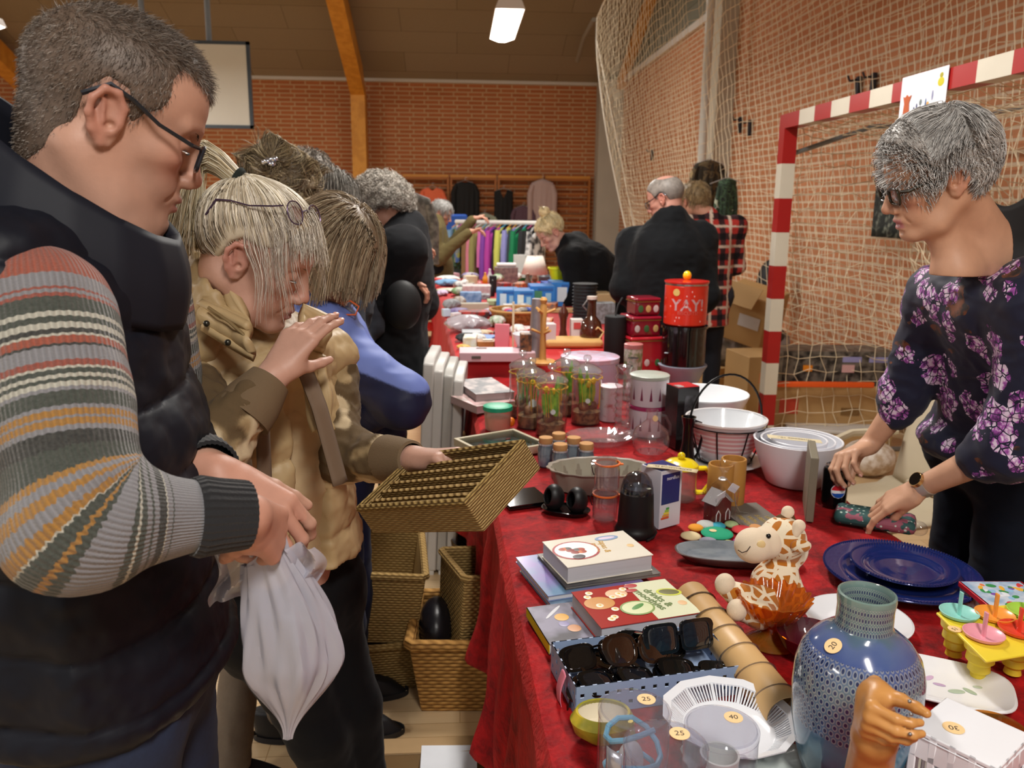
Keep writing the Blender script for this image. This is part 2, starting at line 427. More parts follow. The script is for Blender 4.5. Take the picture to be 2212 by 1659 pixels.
# glued-timber portal frames of the end wall
GL = mat('#d9983c',.45,vary=.14,scale=8,color2='#c98830'); 
def portal(px,py,w,lab,ztop=12):
    b = ony(px,py,YB-.2); x = b[0]; m = MB()
    pts = [(YB-.22,0),(YB-.22,ZT-.35),(YB-.22-.6,ZT+.12)]
    for i in range(1,9): pts.append((YB-.82-i*1.7,ZT+.12+.2+i*1.7*SL-.2))
    vs = []; n = len(pts)
    for (y,z) in pts:
        d = .36
        for sx in (-w/2,w/2): vs += [(x+sx,y-(.0 if z < ZT else .0),z),(x+sx,y+.0-(d if z < ZT-.1 else .05),z-(0 if z < ZT-.1 else d))]
    fs = []
    for i in range(n-1):
        a = i*4; b2 = a+4
        fs += [(a,b2,b2+1,a+1),(a+2,a+3,b2+3,b2+2),(a+1,b2+1,b2+3,a+3),(a,a+2,b2+2,b2)]
    m.add(vs,fs); o = m.build('timber_beam',GL,smooth=False); tag(o,lab,'beam'); return o
portal(780,300,.26,'yellow laminated timber frame standing against the end wall behind the curly-haired woman')
portal(70,200,.26,'yellow laminated timber frame at the far left behind the man in the vest')
m = MB(); pa = onx(1330,215,XW-.06); pb = onx(1405,0,XW-.06); d = (pb-pa)*2.4
m.tube([pa-(pb-pa)*.1,pa+(pb-pa),pa+d],.11,4); tag(m.build('roof_rafter',GL,smooth=False),'orange timber rafter climbing the gable behind the hanging net','beam')
# ---------------------------------------------------------------- lamps
LX = [.42,-4.15,-8.7]; LY = [7.5,11.6,3.4,-.7]
LM = [mat('#e9e6df',.4,vary=.0),emit('#fff2e2',9.0)]
lamp0 = thing('ceiling_lamp','','lamp',(0,0,0))
m = MB(); L,W_,Hh = 1.22,.24,.07
m.prism([(-W_/2,-.02),(-W_/2+.03,.05),(W_/2-.03,.05),(W_/2,-.02)],L,T=Matrix.Translation((0,L/2,0)) @ Matrix.Rotation(pi/2,4,'X'))
m.build('housing',LM[0],lamp0,smooth=False)
m = MB(); m.prism([(-W_/2+.008,-.022),(-.03,-.05),(.03,-.05),(W_/2-.008,-.022)],L-.03,T=Matrix.Translation((0,L/2-.015,0)) @ Matrix.Rotation(pi/2,4,'X'))
m.build('diffuser',LM[1],lamp0,smooth=False)
for sy in (-.45,.45):
    MB().tube([(0,sy,.05),(0,sy,2.2)],.004,5).build('suspension_wire',mat('#8d8a84',.4,.8),lamp0)
k = 0
for iy,y in enumerate(LY):
    for ix,x in enumerate(LX):
        o = lamp0 if k == 0 else dup(lamp0); k += 1
        o.location = (x,y,3.08 if iy != 1 else 4.75)  # second row is added, raised out of view to brighten the end wall
        o['group'] = 'hanging hall lamps'
        o['label'] = 'lit white fluorescent lamp hanging over the aisle between the tables' if (ix,iy) == (0,0) else ('lit white lamp cut by the frame edge at far left' if (ix,iy) == (1,0) else 'white fluorescent lamp hanging over the rest of the hall, high row added for light')
        if k > 1: continue
        ld = bpy.data.lights.new('lamp_light','AREA'); ld.shape = 'RECTANGLE'; ld.size = .22; ld.size_y = 1.18; ld.energy = 75; ld.color = (1,.96,.90)
        lo = bpy.data.objects.new('lamp_light',ld); COL.objects.link(lo); lo.parent = o; lo.location = (0,0,-.06)
# ---------------------------------------------------------------- hanging safety net in front of the side wall
def netpanel(mb,fn,nu,nv,r,sub=3,jit=.0,seed=1):
    """fn(u,v)->point ; strings both ways"""
    rg = np.random.default_rng(seed); J = rg.normal(0,jit,(nu+1,nv+1,3))
    P = [[Vector(fn(i/nu,j/nv))+Vector(J[i][j]) for j in range(nv+1)] for i in range(nu+1)]
    for i in range(nu+1): mb.tube(P[i][::1],r,3)
    for j in range(nv+1): mb.tube([P[i][j] for i in range(nu+1)],r,3)
def net_fn(u,v):
    y0 = 12.7-2.3*v**1.2; y = y0+(1.2-y0)*u; z = (4.25+min(2.2,(12.7-y)*.28))*(1-v)+.55*v
    x = 2.95-.90*max(0,min(1,(y-5.5)/7))**.8+.08*math.sin(y*1.1+v*2)*v-.10*math.sin(v*3)*(u < .3)-.05*math.sin(7*u*pi)*v
    return (x,y,z+.05*math.sin(u*40)*(v > 0))
m = MB(); netpanel(m,net_fn,135,42,.0029,jit=.006)
NETM = mat('#e2d2b4',.9,vary=.08)
tag(m.build('safety_net',NETM,smooth=False),'large beige rope net hanging in front of the brick side wall','net')
m = MB(); m.tube([net_fn(0,v/20) for v in range(21)],.011,6); m.tube([net_fn(u/30,0) for u in range(31)],.008,6)
q0 = net_fn(0,.1); m.tube([q0,onx(1330,290,2.15),onx(1376,520,2.3)],.008,6)
tag(m.build('net_rope',mat('#d8cfbe',.8),smooth=True),'thick pale rope along the edge of the hanging net','rope')
m = MB(); m.tube([dep(1283,42,12.6),dep(1262,80,13.6),dep(1247,132,14.5)],.035,8); tag(m.build('steel_bracket',mat('#8d8579',.6)),'grey steel arm holding the corner of the hanging net','bracket')
# ---------------------------------------------------------------- handball goal
XG,YG = 1.95,4.90
t = thing('handball_goal','red and white striped handball goal with a net beside the wall','goal',(XG,YG,0))
RED = mat('#a01c1c',.35,vary=.05,name='goal_red'); WHT = mat('#cfc9b8',.4,vary=.05,scale=12); 
def striped(segs,mk,name):
    m = MB(); 
    for i,(a,b) in enumerate(segs): m.cur = i % 2; mk(m,a,b)
    return m.build(name,[RED,WHT],t,smooth=False)
S = [(2.08,1.80)]+[(1.80-.2*i,1.60-.2*i) for i in range(9)]
striped(S,lambda m,a,b: m.box((0,0,(a+b)/2),(.08,.08,a-b)),'post')
sg = [(.04,.24)]+[(.24+.2*i,.44+.2*i) for i in range(14)]
striped(sg,lambda m,a,b: m.box((0,-(a+b)/2,2.04),(.08,b-a,.08)),'crossbar')
striped(S,lambda m,a,b: m.box((0,-3.08,(a+b)/2),(.08,.08,a-b)),'post')
GM = mat('#8c8f90',.35,.7)
MB().tube([(.04,0,1.86),(.5,-.02,2.02),(.78,-.03,2.03)],.014,8).build('brace',GM,t)
MB().tube([(.78,.02,2.03),(.78,-3.1,2.03)],.013,8).build('rear_bar',GM,t)
MB().tube([(.0,.02,.02),(1.05,.02,.02),(1.05,-3.1,.02),(0,-3.1,.02)],.016,8).build('ground_bar',GM,t)
m = MB()
def sag(u,v,a): return a*math.sin(pi*u)*math.sin(pi*v)
netpanel(m,lambda u,v: (.04+(.74+.27*v)*u+.0,.03+sag(u,v,.1),2.02*(1-v)+.02),11,24,.0026,jit=.012,seed=3)
netpanel(m,lambda u,v: (.78+.27*v-sag(u,v,.1)-.16*math.sin(u*9+v*2)*v*(1-v),.02-3.08*u,2.02*(1-v)+.02-.12*math.sin(pi*v)*math.sin(u*7)),38,25,.0026,jit=.014,seed=4)
netpanel(m,lambda u,v: (.04+.74*u,.02-3.08*v,2.02-.05*math.sin(pi*u)),8,31,.0024,jit=.01,seed=5)
# slack net bunched diagonally
netpanel(m,lambda u,v: (.6+.2*v-.12*math.sin(3*u),-.15-1.3*u-.35*v,1.98-1.75*v-.35*u*(1-v)),14,22,.0023,jit=.012,seed=6)
m.build('net',mat('#e0d0b0',.9,vary=.08),t,smooth=False)
m = MB(); 
for i in range(14): m.box((0,-.3-.2*i,2.0),(.05,.02,.0))
# paper sheet with drawings on the crossbar
s0 = onx(1953,168,XG-.046); s1 = onx(2037,240,XG-.046)
cy = (s0[1]+s1[1])/2; w = abs(s0[1]-s1[1]); z0 = s0[2]; hgt = .26
t = thing('paper_sign','white laminated sheet with small clothes drawings taped to the striped crossbar','sign',(XG-.046,cy,z0-hgt/2))
MB().box((0,0,0),(.0015,.34,hgt)).build('sheet',mat('#e9ebf3',.35,vary=.02),t,smooth=False)
cols = ['#b5562a','#3c4a78','#5b6470','#4a6a9c','#5d6280','#c9c02c']
m = MB(); m.prism([(-.025,-.05),(.03,-.05),(.02,.02),(.035,.05),(.015,.045),(0,.055),(-.015,.045),(-.03,.05),(-.018,.02)],.001,T=Matrix.Translation((-.002,.115,0)) @ Euler((pi/2,0,-pi/2)).to_matrix().to_4x4())
m.build('dress_drawing',mat('#b5562a',.6),t,smooth=False)
for i,(yy,zz,ww,hh,c) in enumerate([(.055,-.01,.012,.02,'#3c4a78'),(.035,.0,.012,.022,'#3c4a78'),(.008,.012,.02,.026,'#707c80'),(-.03,-.005,.012,.06,'#4a6a9c'),(-.045,.0,.02,.02,'#c89a50'),(-.075,.03,.014,.04,'#8a8fb0'),(-.125,.075,.045,.035,'#c9c02c'),(-.125,.1,.025,.02,'#a8a030')]):
    MB().ell((-.0012,yy,zz),(.0008,ww/2,hh/2),12,8).build('drawing',mat(c,.6),t)
m = MB(); 
for i in range(16): m.box((-.0012,.16-.0206*i,-.118),(.001,.012,.016),rot=(.5,0,0))
m.build('zigzag_border',mat('#d79a3a',.6),t,smooth=False)
# wall hooks
for i,(x,y) in enumerate([(1598,270),(1619,277),(1408,335),(1853,190),(1886,183)]):
    p = onx(x,y,XW-.03); o = MB(); o.box((0,0,0),(.03,.05,.17)); o.tube([(-.01,0,.06),(-.07,0,.05),(-.09,0,.09)],.01,6)
    o = o.build('wall_hook',mat('#3a3c44',.4,.6),loc=p,bevel=.004); tag(o,'small dark steel hook screwed to the brick side wall','hook','steel hooks on the side wall')
# ---------------------------------------------------------------- basketball backboard
c0,c1 = dep(432,100,9.0),dep(545,275,9.0); bw = 1.15; bz0,bz1 = c1[2],c0[2]
t = thing('basketball_backboard','white basketball backboard with dark frame hanging from two poles behind the man','backboard',(c1[0]-bw/2,c1[1],(bz0+bz1)/2))
hh = bz1-bz0
MB().box((0,0,0),(bw,.03,hh)).build('board',mat('#d8d6cc',.4,vary=.04,scale=3),t,smooth=False)
m = MB(); 
for sx in (-1,1): m.box((sx*bw/2,0,0),(.035,.045,hh+.035))
for sz in (-1,1): m.box((0,0,sz*hh/2),(bw+.035,.045,.035))
m.build('frame',mat('#3d4650',.4),t,smooth=False)
for px in (328,463): 
    a = dep(px,60,9.05); MB().tube([(a[0]-t.location.x,.06,-.2),(a[0]-t.location.x+.02,.1,3.2)],.03,10).build('pole',mat('#8b9399',.35,.5),t)
# ---------------------------------------------------------------- wall bars on the end wall
WB = mat('#a8642a',.45,vary=.12,scale=9); WB2 = mat('#c98a3a',.4,vary=.1,scale=9)
xl = ony(868,385,YB-.1)[0]; xr = ony(1276,385,YB-.1)[0]; zt = 2.12; nb = 4; w = (xr-xl)/nb
bar0 = None
for i in range(nb):
    x0 = xl+i*w
    t = thing('wall_bars',['wooden wall bars with the orange top hung on them','wooden wall bars with the black blouse hung on them','wooden wall bars behind the black sleeveless dress','rightmost wooden wall bars next to the concrete column'][i],'wall bars',(x0+w/2,YB-.1,0),group='wooden wall bars on the end wall')
    for sx in (-1,1): MB().box((sx*(w/2-.03),0,zt/2),(.04,.12,zt)).build('upright',WB,t,smooth=False)
    m = MB()
    for j in range(15): m.box((0,-.04,zt-.06-j*.14),(w-.08,.04,.035 if j else .06))
    m.build('rungs',WB,t,smooth=False,bevel=.008)
    MB().box((0,-.065,zt-.02),(w-.04,.02,.05)).build('top_rail',WB2,t,smooth=False)
# ================================================================ PEOPLE: shared builders
SKIN = attrmat('skin',.5,vary=.08,scale=40,bump=.12,bscale=260,spec=.4)
HAIRM = attrmat('hair',.5,vary=.12,scale=90,spec=.35)
CLOTH = attrmat('cloth',.85,vary=.10,scale=120,bump=.25,bscale=500,spec=.15,sheen=.03)
def polysd(x,z,poly):
    d = np.full(x.shape,1e9); ins = np.zeros(x.shape,bool); n = len(poly)
    for i in range(n):
        ax,az = poly[i]; bx,bz = poly[(i+1) % n]; ex,ez = bx-ax,bz-az; wx,wz = x-ax,z-az
        t = np.clip((wx*ex+wz*ez)/(ex*ex+ez*ez),0,1); d = np.minimum(d,(wx-ex*t)**2+(wz-ez*t)**2)
        c = ((az <= z) != (bz <= z)) & (x < ax+(z-az)/((bz-az) if bz != az else 1e-9)*ex); ins ^= c
    return np.where(ins,-1,1)*np.sqrt(d)
def smooth01(x,a,b): t = np.clip((x-a)/(b-a),0,1); return t*t*(3-2*t)
class HeadT:
    def __init__(s,pos,yaw,pitch,roll=0.,sc=1.):
        """yaw: where the face points in plan (0=+X, 90=+Y); pitch: >0 looks down"""
        s.R = np.array(Matrix.Rotation(math.radians(yaw),3,'Z') @ Matrix.Rotation(math.radians(pitch),3,'Y') @ Matrix.Rotation(math.radians(roll),3,'X'))
        s.p = np.array(pos,float); s.s = sc
    def w(s,q): return np.asarray(q,float)@s.R.T*s.s+s.p
    def inv(s,V): return (np.asarray(V)-s.p)@s.R/s.s
def head_sdf(v,H,fem=False,nose=1.,ears=True,mouth_open=0.,jaw=1.,old=0.):
    e = lambda c,r,k=.01,op='+',R=None: v.ell(H.w(c),np.array(r)*H.s,k*H.s,H.R if R is None else H.R@R,op)
    c = lambda a,b,ra,rb,k=.01,op='+': v.cap(H.w(a),H.w(b),ra*H.s,rb*H.s,k*H.s,op)
    j = jaw
    e((-.008,0,.043),(.098,.076,.084),.0)
    e((.030,0,.045),(.064,.064,.066),.03)
    e((.030,0,-.028),(.056,.055*j,.074),.03)
    for sy in (-1,1):
        c((-.008,sy*.046*j,-.045),(.030,sy*.040*j,-.083),.021,.019,.03)
        c((.030,sy*.040*j,-.083),(.070,sy*.016,-.097),.018,.017,.025)
        e((.056,sy*.043,-.016),(.026,.020,.017),.022)
        e((.062,sy*.030,-.050),(.022,.018,.022),.02)
        if not fem: c((.091,sy*.014,.026),(.074,sy*.046,.026),.007,.008,.014)
        else: c((.086,sy*.014,.026),(.072,sy*.044,.027),.007,.007,.016)
    e((.079,0,-.094),(.018,.021,.016),.018)
    e((.070,0,-.060),(.029,.030,.026),.02)
    for sy in (-1,1):
        e((.094,sy*.032,.008),(.017,.021,.013),.014,'-')
        e((.0755,sy*.032,.007),(.0138,.0150,.0128),.003)
    n = nose
    c((.091,0,.016),(.091+.022*n,0,-.026),.0078,.0100,.012)
    e((.091+.0215*n,0,-.031),(.0120,.0105,.0095),.008)
    for sy in (-1,1):
        e((.1005,sy*.0125,-.036),(.0115,.0070,.0080),.006)
        e((.1060,sy*.0062,-.0435),(.0050,.0034,.0030),.003,'-')
        if old: c((.098,sy*.021,-.040),(.084,sy*.034,-.066),.002,.002,.004,'-')
    mo = mouth_open
    e((.0950,0,-.0600),(.0090,.0210,.0055),.006); e((.0930,0,-.0730-mo),(.0090,.0180,.0065),.006)
    e((.1030,0,-.0665-mo/2),(.0090,.0215,.0014+mo*.7),.002,'-')
    e((.0985,0,-.0840-mo),(.0070,.0180,.0050),.006,'-')
    if ears:
        for sy in (-1,1):
            pts = [(.004,.070,-.022),(.006,.074,-.004),(.006,.078,.014),(-.004,.083,.028),(-.018,.087,.027),(-.027,.089,.012),(-.026,.087,-.004),(-.018,.082,-.019),(-.006,.076,-.031),(.001,.072,-.029)]
            P = [H.w((x,sy*y,z)) for x,y,z in pts]
            v.chain(P,[.0042*H.s]*len(P),.004)
            e((-.008,sy*.077,.0),(.017,.0060,.024),.008)
            e((-.006,sy*.0855,.004),(.0100,.0060,.0150),.005,'-')
            e((-.002,sy*.083,-.008),(.0058,.0090,.0060),.003,'-')
            c((-.016,sy*.083,.016),(-.010,sy*.082,-.008),.0028,.0028,.003)
def skin_cols(V,H,base,lip='#8f4a48',red='#b5604e',redness=.5):
    q = H.inv(V); n = len(V); b = np.tile(lin(base),(n,1)); rd = np.array(lin(red)); lp = np.array(lin(lip))
    def bl(m,c): m = m[:,None]; return b*(1-m)+c*m
    m = np.exp(-(((q[:,0]-.075)/.025)**2+((np.abs(q[:,1])-.042)/.022)**2+((q[:,2]+.022)/.022)**2))*redness; b = bl(m,rd)
    m = np.exp(-(((q[:,0]-.112)/.014)**2+(q[:,1]/.014)**2+((q[:,2]+.030)/.014)**2))*redness; b = bl(m,rd)
    m = smooth01(np.abs(q[:,1]),.074,.084)*(np.abs(q[:,2]) < .05)*(np.abs(q[:,1]) < .10)*(np.abs(q[:,0]) < .05)*redness*.8; b = bl(m,rd)
    m = (1-smooth01(np.abs(q[:,2]+.0665),.008,.0125))*(1-smooth01(np.abs(q[:,1]),.018,.024))*smooth01(q[:,0],.084,.092); b = bl(m*.8,lp)
    m = (1-smooth01(np.abs(q[:,2]+.0005),.0008,.0022))*(1-smooth01(np.abs(np.abs(q[:,1])-.032),.010,.014))*smooth01(q[:,0],.078,.082); b = bl(m*.85,np.array(lin('#2a1a14')))
    return b
def eyes(parent,H,iris='#4a5a66'):
    """thin slit of eyeball under the lowered lid"""
    for sy in (-1,1):
        m = MB(); m.ell((0,0,0),(.0145*H.s,.0115*H.s,.0019*H.s),16,8)
        o = m.build('eye',mat('#d8d2cc',.15,vary=0),parent); o.matrix_basis = Matrix.Translation(Vector(H.w((.0757,sy*.032,-.0022)))) @ Matrix(H.R.tolist()).to_4x4()
        m = MB(); m.ell((0,0,0),(.0030*H.s,.0048*H.s,.0020*H.s),12,6)
        o = m.build('iris',mat(iris,.1,vary=0),parent); o.matrix_basis = Matrix.Translation(Vector(H.w((.0880,sy*.032,-.0024)))) @ Matrix(H.R.tolist()).to_4x4()
def brows(parent,H,col,dens=120,seed=1):
    g = np.random.default_rng(seed)
    for sy in (-1,1):
        P = []
        t = g.random(dens); y = .013+.037*t; z = .0235+.006*np.sin(t*2.4)+g.normal(0,.0018,dens); x = .0955-.020*t**1.7+.001
        a = np.stack([x,sy*y,z],1); d = np.stack([-.003-.004*t,sy*(.006+0*t),.002-.004*t],1)
        P.append(np.stack([a,a+d*.6+np.array([.001,0,0]),a+d],1))
        P = np.concatenate(P); n = len(P)
        strands('eyebrow',H.w(P.reshape(-1,3)).reshape(n,3,3),.0006,HAIRM,parent,cols=palette(n,[col],.25,g))
def palette(n,cols,var,g):
    C = np.array([lin(c) for c in cols]); i = g.integers(0,len(C),n); return np.clip(C[i]*(1+g.normal(0,var,(n,1))),0,1)
def scalp_roots(n,g,keep,c=(-.008,0,.043),r=(.100,.078,.086)):
    out = []; tot = 0; c = np.array(c); r = np.array(r)
    while tot < n:
        d = g.normal(size=(n*2,3)); d /= np.linalg.norm(d,axis=1,keepdims=True); p = c+d*r; p = p[keep(p)]; out.append(p); tot += len(p)
    return np.concatenate(out)[:n]
def grow(roots,L,k,flow,lift,g,c=(-.008,0,.043),r=(.100,.078,.086),wob=.0,drop=0.):
    """canonical-space hair paths; flow(p,i)->directions ; lift: how far off the skull (per strand)"""
    c = np.array(c); r = np.array(r); p = roots.copy(); P = [p.copy()]; st = (L/(k-1))[:,None]; ph = g.random((len(p),3))*6
    for i in range(1,k):
        d = flow(p,i/(k-1)); d = d/(np.linalg.norm(d,axis=1,keepdims=True)+1e-9)
        p = p+d*st+wob*np.sin(ph+i*1.1)
        q = (p-c)/r; l = np.linalg.norm(q,axis=1,keepdims=True); t = 1+lift[:,None]*min(1,i/2.)
        p = np.where(l < t,c+q/l*t*r,p); P.append(p.copy())
    return np.stack(P,1)
def hair_cap(H,parent,mask,off,col,h=.004,name='hair',extra=None,vary=.2,rough=None,bump=0.):
    """solid hair volume: skull grown by off, kept where mask(q)<0"""
    v = Vol(H.p-.20*H.s,H.p+.20*H.s,h)
    v.ell(H.w((-.008,0,.043)),np.array((.098,.076,.084))*H.s+off,0,H.R); v.ell(H.w((.030,0,.045)),np.array((.064,.064,.066))*H.s+off,.03,H.R)
    if extra: extra(v)
    X,Y,Z = np.meshgrid(*v.ax,indexing='ij'); q = H.inv(np.stack([X,Y,Z],-1).reshape(-1,3)); mk = mask(q).reshape(v.d.shape)*H.s
    hh = np.maximum(.008-np.abs(v.d+mk*-1*0-mk),0)/.008; v.d = (np.maximum(v.d,mk)+hh*hh*.002).astype(np.float32)
    V,Q = v.mesh(); 
    if not len(V): return None
    N = vnormals(V,Q)
    if bump: V = V+N*(fnoise(H.inv(V)*np.array([1,1,.5]),55,3)[:,None]*bump)
    C = np.tile(lin(col),(len(V),1))*(1+vary*fnoise(H.inv(V),70,3)[:,None]*2)
    o = npmesh(name,V,Q,HAIRM if rough is None else rough,parent,{'Col': np.clip(C,0,1)}); global CAPV; CAPV = (V,N); return o
def cap_roots(H,n,g,mask=None,inner=.0):
    V,N = CAPV; q = H.inv(V); keep = (np.einsum('ij,ij->i',N,V-H.w((-.0,0,.03))) > 0); 
    if mask is not None: keep &= mask(q)
    i = g.choice(np.where(keep)[0],n); p = V[i]+g.normal(0,.0015,(n,3)); return H.inv(p),N[i]@H.R
def hand_sdf(v,wrist,fwd,back,side=1,curl=((20,25,15),)*4,thumb=(.045,-25,20),s=1.,spread=4.,k=.006):
    x = np.array(fwd,float); x /= np.linalg.norm(x); z = np.array(back,float); z -= x*(z@x); z /= np.linalg.norm(z); y = np.cross(z,x)*side
    W = np.array(wrist,float); P = lambda a,b,c: W+(x*a+y*b+z*c)*s
    v.cap(P(-.03,0,0),P(.01,0,0),.024*s,.025*s,.01,sq=(z,1.35))
    ys = (.030,.010,-.010,-.029); xs = (.088,.092,.087,.078); ln = ((.040,.024,.019),(.044,.028,.020),(.040,.026,.020),(.031,.019,.018)); rr = (.0092,.0094,.0090,.0080)
    for i in range(4):
        v.cap(P(.005,ys[i]*.55,.0),P(xs[i]-.006,ys[i],0.002),.0145*s,.0112*s,.014)
    v.ell(P(.028,.020,-.010),np.array((.030,.017,.014))*s,.012,np.stack([x,y,z],1)); v.ell(P(.03,-.02,-.009),np.array((.03,.013,.012))*s,.012,np.stack([x,y,z],1))
    nails = []
    for i in range(4):
        p = P(xs[i],ys[i],0.001); a = 0; sp = math.radians(spread*(1.5-i))
        cu = curl[min(i,len(curl)-1)]
        d0 = x*math.cos(sp)+y*math.sin(sp); prev = P(xs[i]-.012,ys[i],.002); r = rr[i]
        for jn in range(3):
            a += math.radians(cu[jn]); d = d0*math.cos(a)-z*math.sin(a); q = p+d*ln[i][jn]*s
            v.cap(p,q,r*s*(1.02-.08*jn),r*s*(.94-.10*jn),.0035 if jn else .006); p = q
        nails.append((p,d,d0*math.sin(a)+z*math.cos(a)))
    L,down,opn = thumb; b = P(.018,.022,-.008); o = math.radians(opn); dn = math.radians(down)
    d = x*math.cos(o)+y*math.sin(o); d = d*math.cos(dn)-z*math.sin(dn); m1 = b+d*.042*s
    v.cap(b,m1,.0150*s,.0115*s,.012); d2 = d*.92+x*.25-z*.18*math.cos(dn); d2 /= np.linalg.norm(d2); m2 = m1+d2*.032*s
    v.cap(m1,m2,.0112*s,.0098*s,.005); d3 = d2+x*.2-z*.1; d3 /= np.linalg.norm(d3); v.cap(m2,m2+d3*.022*s,.0098*s,.0078*s,.004)
    return nails
def nailmesh(parent,nails,r=.0052,col='#d9a594'):
    m = MB()
    for p,d,up in nails:
        d = Vector(d); up = Vector(up).normalized(); sd = d.cross(up); M = Matrix((d,sd,up)).transposed().to_4x4(); M.translation = Vector(p)+up*.0050-d*.001
        m.lathe([(math.sin(pi*j/8),-math.cos(pi*j/8)) for j in range(9)],12,T=M @ Matrix.Diagonal((r*1.3,r,.0022,1)))
    return m.build('fingernails',mat(col,.25,vary=.02),parent)
def arm_sdf(v,sh,el,wr,r0=.05,r1=.042,r2=.03,k=.02):
    v.cap(sh,el,r0,r1,k); v.cap(el,wr,r1,r2,k)
def quilt(V,N,f,amp,power=.5): return V+N*(amp*(np.abs(np.sin(pi*f))**power-.6))[:,None]
def bodymesh(parent,parts,cols,m=None,name='body'):
    V,Q = joinmesh(parts); return npmesh(name,V,Q,m or SKIN,parent,{'Col': cols(V)})
def garment(parent,v,name,col,m=None,fold=.004,fs=9.,h=None,colfn=None,it=1,post=None,attrs=None):
    V,Q = v.mesh(); V = relax(V,Q,it); N = vnormals(V,Q)
    if fold: V = V+N*(fnoise(V*np.array([1,1,.6]),fs,3)*fold*2)[:,None]+N*(np.abs(fnoise(V*np.array([1,1,1.7])+3,fs*1.7,2))*-fold*1.6)[:,None]
    if post: V = post(V,N)
    C = colfn(V) if colfn else np.tile(lin(col),(len(V),1))
    at_ = {'Col': np.clip(C,0,1)}
    if attrs: at_.update(attrs(V))
    return npmesh(name,V,Q,m or CLOTH,parent,at_)
def shoe(parent,p,d,col='#16161a'):
    d = Vector((d[0],d[1],0)).normalized(); m = MB(); M = Matrix.Translation((p[0],p[1],0)) @ Matrix.Rotation(math.atan2(d.y,d.x),4,'Z')
    def fn(u,v_):
        a = u*2*pi; t = v_; w = .046*(1-.25*t**2); x = math.cos(a)*.135*(1-.12*t)+.055-.03*t; y = math.sin(a)*w; z = .012+.085*t*(1-.55*max(0,math.cos(a))**1.0)
        return M @ Vector((x,y,z))
    m.grid(fn,28,8,True); m.v.append(tuple(M @ Vector((.02,0,.095)))); n0 = len(m.v)-1
    for i in range(28): m.f.append((i*8+7,((i+1) % 28)*8+7,n0)); m.mi.append(0)
    o = m.build('shoe',mat(col,.5),parent,sub=1)
    s = MB(); s.grid(lambda u,v_: M @ Vector((math.cos(u*2*pi)*.142+.055,math.sin(u*2*pi)*.050,.018*v_)),28,3,True); s.build('sole',mat('#222226',.6),o); return o
